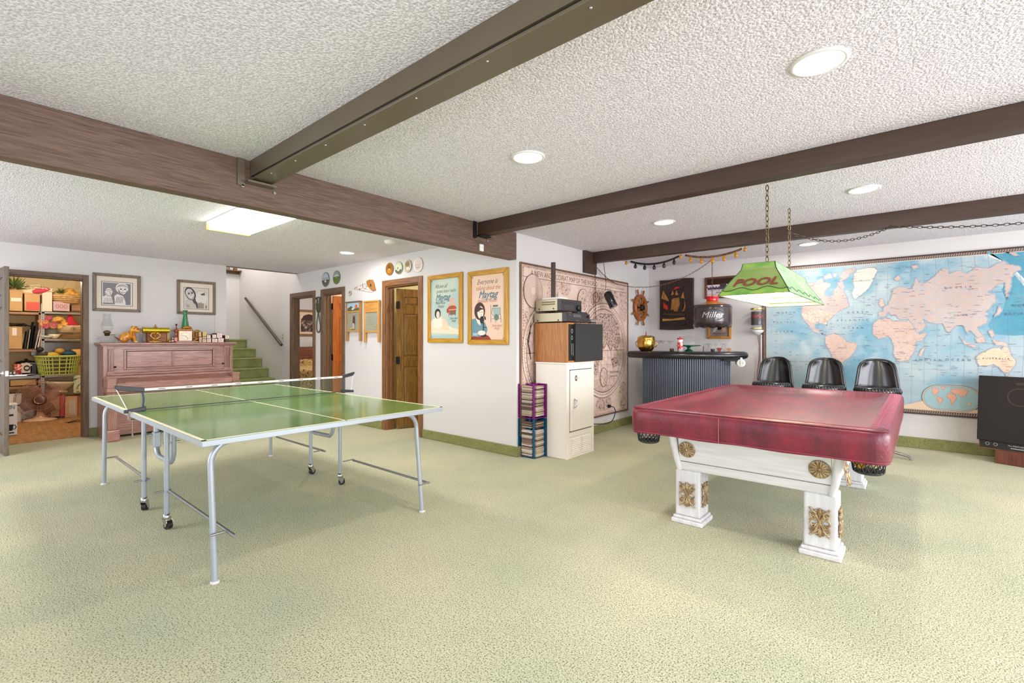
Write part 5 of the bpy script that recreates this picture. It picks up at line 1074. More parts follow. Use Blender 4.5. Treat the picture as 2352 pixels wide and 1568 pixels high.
b.build('handle', wood('saw_handle', (176, 122, 60), (140, 88, 40)), t, bevel=0.004); MB().cyl((L_ * 0.8, -0.0125, 0.02), (L_ * 0.8, -0.014, 0.02), 0.02, n=16).build('grip_hole', mat('grip_dark', (70, 44, 26), 0.6), t)
MB().box(L_ * 0.98, L_ * 1.0, -0.002, 0.002, -0.065, -0.058).build('screw', CHROME, t)
# washboards
def washboard(px0_, px1_, zt, zb, lab, painted):
    t = thing('washboard', lab, 'washboard', ((px0_ + px1_) / 2, YD - 0.03, zb)); W = px1_ - px0_; Hh = zt - zb; m = wood('washboard_oak' + str(painted), (206, 156, 88) if not painted else (176, 132, 76), (186, 130, 62) if not painted else (150, 108, 58))
    for s in (-1, 1): bx('leg', m, t, s * W / 2, s * (W / 2 - 0.035), -0.012, 0.02, 0, Hh - 0.01, bevel=0.003)
    mh = wood('washboard_rail' + str(painted), (206, 156, 80), (186, 126, 56), axis=0)
    bx('top_rail', mat('dark_rail', (110, 88, 64), 0.6) if painted else mh, t, -W / 2 - 0.006, W / 2 + 0.006, -0.016, 0.02, Hh - 0.02, Hh, bevel=0.003)
    zp = Hh * 0.72
    bx('soap_panel', mh if not painted else mat('paint_panel', (110, 130, 150), 0.5, col2=(196, 120, 60), scale=9, ramp=(0.45, 0.6)), t, -W / 2 + 0.035, W / 2 - 0.035, -0.004, 0.012, zp + 0.02, Hh - 0.02)
    bx('mid_rail', mh, t, -W / 2 + 0.03, W / 2 - 0.03, -0.008, 0.016, zp, zp + 0.022, bevel=0.002); bx('lower_rail', mh, t, -W / 2 + 0.03, W / 2 - 0.03, -0.008, 0.016, Hh * 0.235, Hh * 0.275, bevel=0.002)
    b = MB(); z0, z1 = Hh * 0.275, zp; n = 22
    for k in range(n): z = z0 + (z1 - z0) * (k + 0.5) / n; b.cyl((-W / 2 + 0.035, 0.004, z), (W / 2 - 0.035, 0.004, z), (z1 - z0) / n * 0.5, n=6, caps=False)
    b.build('ribbed_metal', mat('wash_zinc', (196, 196, 176), 0.4, 0.4), t)
    if painted:
        p = Pic(-0.008); p.ell(0.02, Hh * 0.5, 0.03, 0.085, (104, 62, 56), 16); p.ell(0.025, Hh * 0.61, 0.016, 0.03, (96, 60, 60), 12); p.ell(0.015, Hh * 0.37, 0.03, 0.05, (190, 170, 176), 14); p.ell(-0.04, Hh * 0.32, 0.03, 0.018, (190, 184, 60), 12); p.ell(-0.01, Hh * 0.29, 0.06, 0.012, (130, 110, 96), 12); p.line([(0.03, Hh * .63), (0.035, Hh * .69)], .012, (226, 216, 206)); p.build('painted_figure', None, t)
        p = Pic(-0.0045); w2 = W / 2 - 0.036; p.rect(-w2, w2, zp + 0.022, Hh - 0.022, (166, 186, 206)); p.poly([(-w2, zp + .06), (-w2 * .3, zp + .1), (0, zp + .05), (w2, zp + .07), (w2, zp + .022), (-w2, zp + .022)], (96, 92, 70)); p.ell(w2 * .5, zp + 0.085, .035, .03, (196, 100, 44)); p.ell(-w2 * .1, zp + .05, .03, .012, (220, 216, 214)); p.build('painted_scene', None, t)
    else:
        p = Pic(-0.0045)
        for k in range(4): p.line([(-0.06, zp + 0.05 + 0.022 * k), (0.06, zp + 0.05 + 0.022 * k)], 0.004, (168, 112, 40))
        p.build('burned_print', None, t)
washboard(-6.551, -6.162, 1.818, 1.227, 'washboard painted with a figure and an autumn scene, left of the two', True)
washboard(-6.072, -5.694, 1.804, 1.21, 'plain golden washboard beside the third door, right of the two', False)
# bridle between the doors
xb = -7.42; t = thing('harness', 'dark green wooden harness hames with a hanging loop, between the first two doors', 'harness', (xb, YD - 0.02, 1.40)); GR = mat('harness_green', (60, 64, 36), 0.6)
z_ = lambda q: q
b = MB(); b.tube([(-0.075, 0, 0.52), (-0.03, -0.01, 0.535), (0.03, -0.01, 0.535), (0.08, 0, 0.52)], 0.012, 8); b.build('hook_bar', GR, t)
for s in (-1, 1): MB().tube([(s * 0.05, 0, 0.525), (s * 0.035, 0, 0.47), (s * 0.055, 0, 0.42), (s * 0.05, 0, 0.38)], [0.01, 0.012, 0.014, 0.012], 8).build('strap', GR, t)
MB().lathe([(0, -0.08), (0.03, -0.07), (0.062, -0.01), (0.06, 0.04), (0.03, 0.075), (0, 0.08)], 16, c=(0, 0, 0.36), sy=0.4).build('pulley', GR, t)
MB().tube(smooth([(0.0, 0, 0.29), (0.03, 0, 0.2), (0.065, 0, 0.08), (0.06, 0, 0.01), (0.02, 0, -0.03), (-0.02, 0, -0.03), (-0.05, 0, 0.01), (-0.055, 0, 0.08), (-0.03, 0, 0.2), (0.0, 0, 0.29)]), 0.008, 8).build('rope_loop', GR, t)
# towel over the dark door
t = thing('hand_towel', 'cream towel printed with orange leaves hung over the top of the third door', 'towel', (-5.52, YD + 0.13, 0)); t.rotation_euler.z = R(72)
b = MB(); b.box(0.33, 0.70, -0.026, -0.020, 1.70, 1.975); b.box(0.33, 0.70, 0.020, 0.026, 1.74, 1.975); b.box(0.33, 0.70, -0.026, 0.026, 1.972, 1.98)
b.build('cloth', mat('towel_print', (226, 214, 160), 0.9, col2=(196, 140, 60), scale=14, ramp=(0.6, 0.64)), t, bevel=0.002)
# bedroom seen through the first door
t = thing('bed', 'bed with reddish plank headboard and patterned gold bedspread seen through the first door', 'bed', (-10.45, 5.45, 0))
RW = wood('headboard_red', (150, 84, 60), (110, 56, 40), axis=1)
for k in range(4): bx('headboard_board', RW, t, -0.98, -0.94, -1.1, 1.1, 0.66 + 0.105 * k, 0.66 + 0.105 * k + 0.1, bevel=0.004)
bx('bed_base', RW, t, -0.94, 1.0, -0.95, 0.95, 0.0, 0.3)
b = MB(); b.box(-0.94, 1.02, -1.0, 1.0, 0.28, 0.62); b.build('mattress', WHITEP, t, bevel=0.06, seg=4)
b = MB(); b.box(-0.93, 1.05, -1.03, 1.03, 0.12, 0.66); b.build('bedspread', mat('bedspread', (214, 176, 108), 0.9, col2=(96, 70, 40), scale=9, dist=2.5, ramp=(0.46, 0.6), bump=0.5, bscale=8, bdist=0.03), t, bevel=0.07, seg=4)
b = MB(); b.box(-0.9, -0.5, -0.9, 0.9, 0.62, 0.78); b.build('pillow_bump', mat('bedspread', (214, 176, 108)), t, bevel=0.07, seg=4)
y0, y1 = 5.525, 6.049; z0, z1 = 1.333, 1.988
t = thing('bedroom_picture', 'brown toned landscape picture on the bedroom wall beyond the first door', 'picture', (-11.5, (y0 - .05 + y1) / 2, z0), R(90)); W_ = y1 - y0 + .1
frame_parts(t, W_, z1 - z0, 0.06, 0.025, wood('pic_tan', (150, 116, 84), (120, 90, 62)))
p = Pic(-0.01); hh = z1 - z0; p.rect(-W_ / 2 + .05, W_ / 2 - .05, 0.05, hh - .05, (232, 206, 176)); p.rect(-W_ / 2 + 0.11, W_ / 2 - 0.11, 0.11, hh * 0.66, mat('etching', (60, 40, 40), 0.6, col2=(196, 160, 140), scale=7, dist=2, ramp=(0.45, 0.6)))
p.poly([(-W_ / 2 + .11, hh * .6), (-W_ * .2, hh * .78), (0, hh * .84), (W_ * .2, hh * .8), (W_ / 2 - .11, hh * .66), (W_ / 2 - .11, hh * .58)], (80, 56, 54)); p.build('print', None, t)
# ================================================================ the old map
Y0, Y1, Zb, Zt = 3.955, 6.45, 0.212, 2.075
t = thing('antique_world_map', 'large pinkish antique double hemisphere world map covering the wall by the white cabinet', 'map', (XM, (Y0 + Y1) / 2, Zb), R(90)); W_ = Y1 - Y0; H_ = Zt - Zb
bx('backing', mat('paper_edge', (206, 180, 164), 0.8), t, -W_ / 2, W_ / 2, -0.012, 0, 0, H_)
frame_parts(t, W_ + 0.02, H_ + 0.01, 0.022, 0.02, TRIMD)
PK = mat('old_paper', (222, 196, 182), 0.75, col2=(206, 172, 152), scale=3, ramp=(0.35, 0.7)); DKL = (110, 84, 76); LN = (140, 110, 98)
p = Pic(-0.0125); p.rect(-W_ / 2 + .01, W_ / 2 - .01, .01, H_ - .01, PK)
SC = mat('engraving', (214, 186, 172), 0.75, col2=(120, 92, 82), scale=26, dist=1.5, detail=8, ramp=(0.5, 0.66)); SC2 = mat('engraving_land', (200, 172, 158), 0.75, col2=(104, 80, 74), scale=40, dist=0.5, detail=8, ramp=(0.46, 0.6)); CRM = mat('cream_disc', (230, 206, 192), 0.75, col2=(214, 186, 168), scale=5)
p.rect(-W_ / 2 + .03, W_ / 2 - .03, .03, H_ - .03, SC); p.rect(-W_ / 2 + .045, W_ / 2 - .045, .045, H_ - .045, CRM) 
cx0 = Y0 - (Y0 + Y1) / 2
def old(y, z): return (y - (Y0 + Y1) / 2, z - Zb)
# engraved figures around
for (y, z, rx_, rz_) in ((5.9, 1.85, .26, .16), (4.55, 1.75, .12, .26), (4.8, 1.9, .14, .12), (5.5, 1.75, .2, .2), (6.3, 1.75, .14, .26), (4.1, 1.45, .12, .16), (6.3, .45, .13, .2), (5.2, .42, .2, .14), (4.1, .5, .12, .22), (5.2, 1.62, .16, .14), (5.75, .38, .22, .1)): u, v = old(y, z); p.ell(u, v, rx_, rz_, SC)
u, v = old(5.2, 1.985); p.rect(-W_ / 2 + .045, W_ / 2 - .045, v - 0.05, v + .05, CRM); p.line([(-W_ / 2 + .045, v - .052), (W_ / 2 - .045, v - .052)], .006, DKL); p.text('A NEW AND ACCVRAT MAP OF THE WORLD', old(4.85, 0)[0], v - .03, .088, DKL, sx=0.8); p.text('Drawne according to ye truest Descriptions', old(6.0, 0)[0], v - .018, .042, DKL, shear=.3, sx=.9)
for y in (4.62, 5.74):
    u, v = old(y, 1.10); p.ell(u, v, .64, .64, CRM, 48); p.ring(u, v, .64, .64, .008, DKL, 60); p.ring(u, v, .60, .60, .005, LN, 60); p.ell(u, v, .565, .565, mat('old_sea', (226, 200, 186), .75, col2=(206, 176, 160), scale=18), 48); p.ring(u, v, .565, .565, .01, DKL, 60)
    for k in range(72): a = 2 * PI * k / 72; p.line([(u + .582 * math.cos(a), v + .582 * math.sin(a)), (u + .598 * math.cos(a), v + .598 * math.sin(a))], .006, DKL)
    for k in range(1, 6):
        for s in (-1, 1): p.line([(u + s * .565 * k / 6 * math.cos(a), v + .565 * math.sin(a)) for a in [-PI / 2 + PI * j / 16 for j in range(17)]], .0025, LN)
        for s in (-1, 1): zz = s * .565 * k / 6; hwid = math.sqrt(.565 ** 2 - zz ** 2); p.line([(u - hwid, v + zz + s * .04), (u - hwid / 2, v + zz + s * .01), (u, v + zz), (u + hwid / 2, v + zz + s * .01), (u + hwid, v + zz + s * .04)], .0025, LN) if hwid > .2 else None
    p.line([(u - .565, v), (u + .565, v)], .006, DKL)
def blob(cx_, cz_, pts): p.poly([(cx_ + a, cz_ + c) for a, c in pts], SC2); p.line([(cx_ + a, cz_ + c) for a, c in pts], .005, DKL, True)
u, v = old(4.62, 1.10); blob(u, v, [(-.3, .38), (-.1, .48), (.2, .46), (.3, .3), (.2, .2), (.12, .1), (.02, .04), (-.08, .12), (-.2, .1), (-.32, .22)]); blob(u, v, [(.05, .02), (.2, .04), (.34, -.06), (.3, -.22), (.2, -.34), (.12, -.46), (.08, -.3), (.0, -.12)]); blob(u, v, [(-.45, -.3), (-.1, -.44), (.2, -.5), (0, -.54), (-.25, -.5)])
u, v = old(5.74, 1.10); blob(u, v, [(-.42, .2), (-.3, .3), (-.3, .42), (-.1, .5), (.2, .5), (.4, .36), (.45, .15), (.35, .0), (.25, .06), (.18, -.02), (.08, .1), (-.02, .02), (-.1, .14), (-.2, .16), (-.3, .2)]); blob(u, v, [(-.42, .14), (-.25, .16), (-.12, .1), (-.05, .0), (-.14, -.12), (-.2, -.32), (-.28, -.3), (-.3, -.1), (-.42, 0)]); blob(u, v, [(.2, -.12), (.35, -.1), (.42, -.2), (.25, -.24)]); p.text('THE SOUTHERNE', u + .28, v - .32, .04, DKL, sx=.8); p.text('Vnknowne Land', u + .26, v - .37, .04, DKL, shear=.3, sx=.8); p.ring(u - .02, v - .36, .1, .13, .006, DKL, 30); p.ell(u - .02, v - .36, .09, .12, SC)
for (y, z, r, r2) in ((4.16, 1.785, .165, .185), (5.2, 1.74, .13, .15), (4.12, .42, .12, .14), (5.2, .36, .12, .12)):
    u, v = old(y, z); p.ell(u, v, r, r2, CRM, 32); k = 1
    while k > .25 and y < 5: p.ring(u, v, r * k, r2 * k, .004, LN, 36); k -= .09
    if y > 5: p.ell(u, v, r * .85, r2 * .85, SC)
    p.ring(u, v, r, r2, .006, DKL, 36)
for k in range(60): z = .03 + (H_ - .06) * k / 60; [p.line([(s * (W_ / 2 - .018), z), (s * (W_ / 2 - .018), z + .015)], .008, LN) for s in (-1, 1)]
for k in range(80): x = -W_ / 2 + .03 + (W_ - .06) * k / 80; [p.line([(x, z), (x + .015, z)], .008, LN) for z in (.02, H_ - .028)]
p.build('map_print', None, t)

# ================================================================ world map on the far wall
WX0, WX1, WZ0, WZ1 = -1.575, 1.42, 0.398, 2.212
t = thing('world_map', 'huge blue mounted world map with pink continents behind the stools', 'map', (0, YW, 0))
bx('backing', mat('map_board', (170, 150, 130), 0.8), t, WX0, WX1, -0.015, 0, WZ0, WZ1)
for nm, a in (('left_rail', (WX0 - 0.012, WX0 + 0.004, -0.022, 0, WZ0, WZ1)), ('right_rail', (WX1, WX1 + 0.012, -0.022, 0, WZ0, WZ1)), ('top_rail', (WX0, WX1, -0.022, 0, WZ1 - 0.012, WZ1 + 0.004)), ('bottom_rail', (WX0, WX1, -0.022, 0, WZ0 - 0.004, WZ0 + 0.012))): bx(nm, mat('map_edge', (66, 42, 34), 0.5), t, *a)
SEA = mat('map_sea', (172, 188, 192), 0.6, col2=(118, 166, 186), scale=1.7, ramp=(0.45, 0.62), dist=0.4, col3=(196, 206, 206), scale3=4, ramp3=(0.55, 0.8))
SEAD = mat('map_sea_deep', (74, 146, 170), 0.6, col2=(108, 166, 182), scale=2.2, ramp=(0.4, 0.7)); LAND = mat('map_land', (212, 190, 178), 0.6, col2=(204, 170, 152), scale=2.5, ramp=(0.35, 0.7), lines=14, lcol=(140, 124, 130), lw=0.022, lfac=0.45, wob=0.08)
LAND2 = mat('map_land_north', (204, 186, 176), 0.6, col2=(196, 168, 156), scale=3, ramp=(0.35, 0.7), lines=22, lcol=(150, 136, 140), lw=0.03, lfac=0.3, wob=0.12, col3=(178, 180, 188), scale3=30, stretch3=(1, 1, 2.5), ramp3=(0.5, 0.68)); USA = mat('map_usa', (222, 204, 186), 0.6, col2=(196, 176, 160), scale=12, lines=26, lcol=(110, 96, 90), lw=0.05, lfac=0.4)
GRN = mat('map_greenland', (236, 216, 204), 0.6, col2=(228, 204, 190), scale=3)
p = Pic(-0.0155); p.rect(WX0 + .004, WX1, WZ0 + .01, WZ1 - .01, (206, 190, 176)); bw = 0.045
n = 150
for k in range(n):
    x = WX0 + .008 + (WX1 - WX0 - .016) * k / n
    for z in (WZ0 + .014, WZ1 - .044): p.poly([(x, z), (x + .008, z), (x + .016, z + .03), (x + .008, z + .03)], (104, 80, 70))
for k in range(95):
    z = WZ0 + .014 + (WZ1 - WZ0 - .03) * k / 95
    for x in (WX0 + .008, WX1 - .04): p.poly([(x, z), (x, z + .008), (x + .03, z + .016), (x + .03, z + .008)], (104, 80, 70))
x0, x1, z0, z1 = WX0 + .05, WX1 - .05, WZ0 + .055, WZ1 - .055
p.rect(x0 - .006, x1 + .006, z0 - .006, z1 + .006, (222, 202, 190)); p.rect(x0, x1, z0, z1, SEA)
V = [(0.6,2.199),(0.76,2.027),(0.806,1.957),(0.869,1.858),(0.914,1.733),(0.963,1.588)]
p.poly([(x1, z1), (V[0][0], z1)] + V + [(x1, V[-1][1])], SEAD)
W4 = [(0.704,1.775),(0.76,1.903),(0.796,1.929),(0.869,1.793),(1.01,1.585),(1.01,1.303),(0.791,1.29),(0.642,1.306),(0.6,1.396),(0.637,1.484),(0.709,1.54),(0.735,1.671)]
p.poly([(min(a, x1), c) for a, c in W4], SEAD)
p.line([(min(a, x1), min(c, z1)) for a, c in V[:4]], .016, (214, 214, 210))
for k in range(26):
    x = x0 + (x1 - x0) * (k + .5) / 26; xc = (x0 + x1) / 2; p.line([(xc + (x - xc) * (1 - .06 * abs(s) ** 2), (z0 + z1) / 2 + s * (z1 - z0) / 2) for s in (-1, -.6, -.2, .2, .6, 1)], .002, (150, 168, 176))
for k in range(13): z = z0 + (z1 - z0) * (k + .5) / 13; p.line([(x0, z + .02), (x0 + (x1 - x0) * .25, z), (x0 + (x1 - x0) * .75, z), (x1, z + .02)], .002, (150, 168, 176))
COAST = (128, 142, 160)
def landp(pts, m, wv=0.0075):
    # ragged coast: subdivide and jitter
    q = []; rj = random.Random(len(pts) * 7 + 1)
    for i in range(len(pts)):
        a, c = pts[i], pts[(i + 1) % len(pts)]; L = math.hypot(c[0] - a[0], c[1] - a[1]); k = max(1, int(L / .016))
        for j in range(k): q.append((a[0] + (c[0] - a[0]) * j / k + rj.uniform(-1, 1) * wv * (j > 0), a[1] + (c[1] - a[1]) * j / k + rj.uniform(-1, 1) * wv * (j > 0)))
    q = [(min(max(a, x0), x1), min(max(c, z0), z1)) for a, c in q]
    p.line(q, .012, (176, 184, 194), True); p.poly(q, m); p.line(q, .0035, COAST, True); return q
landp([(-1.212,1.964),(-1.117,2.003),(-1.024,1.978),(-0.955,1.99),(-0.918,1.969),(-0.843,1.981),(-0.799,1.934),(-0.843,1.876),(-0.873,1.825),(-0.814,1.786),(-0.77,1.818),(-0.777,1.871),(-0.726,1.92),(-0.676,1.882),(-0.648,1.811),(-0.627,1.741),(-0.606,1.654),(-0.641,1.638),(-0.698,1.615),(-0.734,1.59),(-0.77,1.556),(-0.799,1.514),(-0.836,1.479),(-0.839,1.427),(-0.858,1.454),(-0.918,1.464),(-0.963,1.447),(-0.967,1.402),(-0.948,1.375),(-0.918,1.384),(-0.918,1.348),(-0.873,1.313),(-0.836,1.295),(-0.888,1.322),(-0.955,1.34),(-0.993,1.358),(-1.039,1.431),(-1.086,1.495),(-1.121,1.568),(-1.109,1.64),(-1.101,1.694),(-1.18,1.825),(-1.244,1.884)], LAND2)
p.poly([(-1.101,1.649),(-0.918,1.623),(-0.873,1.604),(-0.799,1.592),(-0.734,1.59),(-0.77,1.556),(-0.799,1.514),(-0.836,1.479),(-0.843,1.436),(-0.918,1.464),(-0.963,1.451),(-1.07,1.494),(-1.117,1.568)], USA)
for q in ([(-0.698,1.97),(-0.712,2.049),(-0.669,2.097),(-0.557,2.134),(-0.529,2.11),(-0.606,2.048),(-0.634,2.008),(-0.676,1.985)], [(-0.734,1.955),(-0.676,1.968),(-0.655,1.897),(-0.676,1.864),(-0.712,1.902)], [(-0.955,2.008),(-0.888,2.025),(-0.873,1.975),(-0.933,1.962)], [(-0.873,2.054),(-0.799,2.083),(-0.784,2.02),(-0.858,2.013)], [(-0.777,2.081),(-0.726,2.085),(-0.734,2.042),(-0.77,2.028)]): landp(q, LAND2)
landp([(-0.564,2.036),(-0.536,2.093),(-0.447,2.114),(-0.367,2.119),(-0.333,2.074),(-0.36,2.002),(-0.387,1.937),(-0.42,1.864),(-0.461,1.825),(-0.515,1.777),(-0.543,1.74),(-0.578,1.772),(-0.581,1.832),(-0.557,1.89),(-0.571,1.977)], GRN)
landp([(-0.851,1.295),(-0.806,1.312),(-0.726,1.32),(-0.669,1.268),(-0.627,1.225),(-0.536,1.2),(-0.539,1.149),(-0.571,1.08),(-0.599,1.037),(-0.641,1.001),(-0.698,0.948),(-0.712,0.86),(-0.734,0.807),(-0.763,0.806),(-0.781,1.032),(-0.806,1.102),(-0.843,1.172),(-0.862,1.242)], LAND)
landp([(-0.378,1.394),(-0.366,1.456),(-0.324,1.492),(-0.234,1.505),(-0.186,1.462),(-0.095,1.465),(-0.033,1.464),(0.002,1.372),(0.048,1.307),(0.108,1.326),(0.078,1.247),(0.017,1.222),(0.01,1.122),(-0.017,1.071),(-0.044,1.015),(-0.107,0.993),(-0.154,1.002),(-0.186,1.083),(-0.178,1.17),(-0.203,1.259),(-0.234,1.288),(-0.324,1.257),(-0.37,1.31)], LAND)
landp([(-0.324,1.518),(-0.329,1.57),(-0.275,1.579),(-0.283,1.621),(-0.234,1.66),(-0.202,1.756),(-0.196,1.838),(-0.138,1.864),(-0.075,1.855),(-0.014,1.84),(0.017,1.968),(0.04,1.897),(0.108,1.896),(0.166,1.953),(0.24,2.04),(0.293,2.027),(0.298,1.974),(0.382,2.004),(0.438,1.968),(0.503,2.023),(0.61,2.012),(0.714,2.075),(0.765,2.028),(0.835,2.005),(0.841,1.968),(0.791,1.944),(0.781,1.901),(0.762,1.759),(0.746,1.677),(0.727,1.775),(0.73,1.853),(0.689,1.837),(0.6,1.751),(0.656,1.729),(0.666,1.663),(0.623,1.596),(0.58,1.551),(0.607,1.517),(0.58,1.509),(0.607,1.457),(0.594,1.424),(0.554,1.397),(0.523,1.388),(0.54,1.332),(0.567,1.284),(0.54,1.256),(0.489,1.318),(0.455,1.352),(0.445,1.295),(0.421,1.39),(0.386,1.405),(0.333,1.382),(0.298,1.32),(0.269,1.359),(0.24,1.432),(0.189,1.424),(0.134,1.445),(0.078,1.486),(0.108,1.406),(0.078,1.361),(0.032,1.327),(-0.014,1.423),(-0.037,1.469),(-0.056,1.49),(-0.115,1.476),(-0.146,1.502),(-0.174,1.544),(-0.202,1.53),(-0.234,1.577),(-0.267,1.521)], LAND2)
for q in ([(-0.312,1.736),(-0.275,1.724),(-0.267,1.646),(-0.308,1.637),(-0.324,1.68)], [(0.382,1.285),(0.438,1.218),(0.52,1.181),(0.493,1.162),(0.421,1.199)], [(0.503,1.261),(0.574,1.284),(0.579,1.219),(0.526,1.209)], [(0.636,1.247),(0.734,1.219),(0.765,1.153),(0.714,1.183),(0.663,1.189)], [(0.73,0.889),(0.756,0.89),(0.743,0.853)], [(0.034,1.064),(0.07,1.144),(0.095,1.161),(0.065,1.058)], [(0.684,1.6),(0.708,1.555),(0.684,1.512),(0.642,1.491),(0.672,1.535)], [(0.607,1.34),(0.633,1.354),(0.653,1.293),(0.627,1.275)], [(-0.025,2.093),(0.017,2.109),(0.04,2.076),(-0.006,2.061)], [(-0.178,1.965),(-0.138,2.002),(-0.115,1.959),(-0.154,1.932)]): landp(q, LAND, .003)
landp([(0.515,1.068),(0.557,1.106),(0.6,1.136),(0.64,1.159),(0.684,1.167),(0.705,1.137),(0.72,1.183),(0.745,1.174),(0.765,1.116),(0.806,1.038),(0.806,0.994),(0.765,0.92),(0.734,0.904),(0.705,0.925),(0.684,0.961),(0.642,0.989),(0.579,0.971),(0.537,0.965),(0.52,1.0)], mat('map_australia', (232, 200, 170), .6, col2=(226, 190, 160), scale=3, lines=16, lcol=(170, 130, 110), lw=.02, lfac=.4))
landp([(0.734,2.192),(0.784,2.186),(0.8,2.147),(0.832,2.112),(0.784,2.131),(0.756,2.162)], LAND, .003)
# inset world
(ix, iz), (ix1, _), (_, iz1) = [(0.31,0.6),(0.54,0.618),(0.31,0.729)]
irx, irz = ix1 - ix, iz1 - iz
lower = [(-0.052,0.616),(0.078,0.725)]
p.poly([(ix - irx * 2.2, z0), (x1, z0), (x1, z0 + .3), (ix + irx * 1.6, iz - irz), (ix, z0 + .06), (ix - irx, z0 + .1)], (226, 196, 170))
def stad(k): return [(ix + sx * (irx - irz) * 1.0 + irz * k * math.cos(a), iz + irz * k * math.sin(a)) for sx, a0 in ((1, -PI / 2), (-1, PI / 2)) for a in [a0 + PI * j / 12 for j in range(13)]]
p.poly(stad(1.1), (206, 190, 176)); p.poly(stad(1.0), (160, 190, 196)); p.line(stad(1.08), .004, (110, 96, 96), True); p.line(stad(.98), .003, (120, 110, 110), True)
def inset(pts, m): q = [(ix + a * irx, iz + c * irz) for a, c in pts]; p.poly(q, m); p.line(q, .003, (150, 120, 110), True)
IL = (226, 170, 146)
inset([(-.68, .8), (-.45, .85), (-.42, .5), (-.5, .35), (-.56, .1), (-.66, .4)], IL); inset([(-.52, .1), (-.3, -.05), (-.28, -.25), (-.4, -.6), (-.46, -.3), (-.5, -.1)], IL); inset([(-.12, .35), (.02, .42), (.16, .3), (.2, .05), (.12, -.3), (.03, -.6), (-.02, -.1), (-.14, .1)], IL); inset([(-.02, .6), (.05, .82), (.4, .88), (.62, .75), (.55, .45), (.5, .2), (.42, .3), (.36, .1), (.28, .35), (.1, .4)], IL); inset([(.56, -.3), (.68, -.25), (.7, -.5), (.58, -.52)], (220, 186, 150)); inset([(-.35, .92), (-.2, .95), (-.25, .7), (-.32, .75)], IL)
TX = (84, 92, 110)
def lab(s, pt, h, c=TX, sp=0): p.text((' ' * sp).join(s) if sp else s, pt[0], pt[1] - h * .35, h, c)
L = [(-1.292,1.606),(-1.317,1.479),(-1.317,1.357),(-0.527,1.583),(-0.58,1.488),(-0.571,1.392),(0.126,1.019),(0.368,1.026),(0.659,1.048),(0.389,1.515),(-0.484,1.963),(-0.677,1.149),(0.368,1.823),(0.863,1.603),(0.819,1.515),(-1.078,0.964),(-0.463,0.998),(0.152,1.799)]
for s, i, h, sp in (('NORTH', 0, .03, 3), ('PACIFIC', 1, .03, 3), ('OCEAN', 2, .03, 3), ('NORTH', 3, .03, 3), ('ATLANTIC', 4, .03, 3), ('OCEAN', 5, .03, 3), ('INDIAN', 6, .036, 2), ('OCEAN', 7, .036, 2), ('AUSTRALIA', 8, .028, 1), ('CHINA', 9, .026, 1), ('GREENLAND', 10, .02, 1), ('BRAZIL', 11, .02, 1), ('R U S S I A', 12, .03, 1), ('NORTH', 13, .036, 1), ('PACIFIC', 14, .036, 1), ('SOUTH PACIFIC OCEAN', 15, .024, 1), ('SOUTH', 16, .03, 3)): lab(s, L[i], h, TX, sp)
rj = random.Random(11)
for k in range(520):   # tiny place names read as short dashes
    x = rj.uniform(x0 + .05, x1 - .06); z = rj.uniform(z0 + .35, z1 - .05); l = rj.uniform(.015, .05); p._a([(x, z), (x + l, z), (x + l, z + .004), (x, z + .004)], [(0, 1, 2, 3)], ink((130, 134, 150) if k % 3 else (110, 104, 116)))
p.build('map_print', None, t)

# ================================================================ piano
MAH = wood('piano_mahogany', (172, 126, 112), (128, 88, 78), axis=0, rough=0.35, coat=0.2); MAHV = wood('piano_mahogany_upright', (166, 120, 106), (124, 84, 72), axis=2, rough=0.35, coat=0.2); MAHD = mat('piano_dark_line', (50, 28, 26), 0.5)
PY0, PY1 = 1.235, 2.715; yc = (PY0 + PY1) / 2; HW = (PY1 - PY0) / 2
t = thing('upright_piano', 'reddish brown upright piano with closed lid against the wall', 'piano', (XP + 0.03, yc, 0), R(90))  # local x along the wall, -y into the room
def q(nm, m, x0, x1, y0, y1, z0, z1, par=t, **k): k.setdefault('bevel', 0.004); return bx(nm, m, par, x0, x1, -y1, -y0, z0, z1, **k)
q('side_panel', MAHV, -HW, -HW + 0.04, 0.0, 0.36, 0.0, 1.18); q('side_panel', MAHV, HW - 0.04, HW, 0.0, 0.36, 0.0, 1.18); q('back_board', MAHV, -HW + 0.04, HW - 0.04, 0.0, 0.04, 0.05, 1.18)
q('lid', MAH, -HW - 0.035, HW + 0.035, 0, 0.40, 1.18, 1.21, bevel=0.008); q('lid_lip', MAH, -HW - 0.02, HW + 0.02, 0.0, 0.385, 1.165, 1.18)
up = q('upper_panel', MAH, -HW + 0.1, HW - 0.1, 0.30, 0.325, 0.82, 1.165)
q('recessed_panel', MAH, -0.50, 0.48, 0.325, 0.327, 0.88, 1.10, par=t)
for a in ((-0.53, -0.505, 0.86, 1.125), (0.485, 0.51, 0.86, 1.125), (-0.505, 0.485, 1.10, 1.125), (-0.505, 0.485, 0.86, 0.885), (-0.012, 0.002, 0.885, 1.10)): q('moulding', MAH, a[0], a[1], 0.325, 0.343, a[2], a[3], bevel=0.006)
b = MB()
for a in ((-0.505, -0.497, 0.885, 1.10), (0.477, 0.485, 0.885, 1.10), (-0.505, 0.485, 1.092, 1.10), (-0.505, 0.485, 0.885, 0.890)): b.box(a[0], a[1], -0.3275, -0.3265, a[2], a[3])
b.build('panel_shadow_line', MAHD, t)
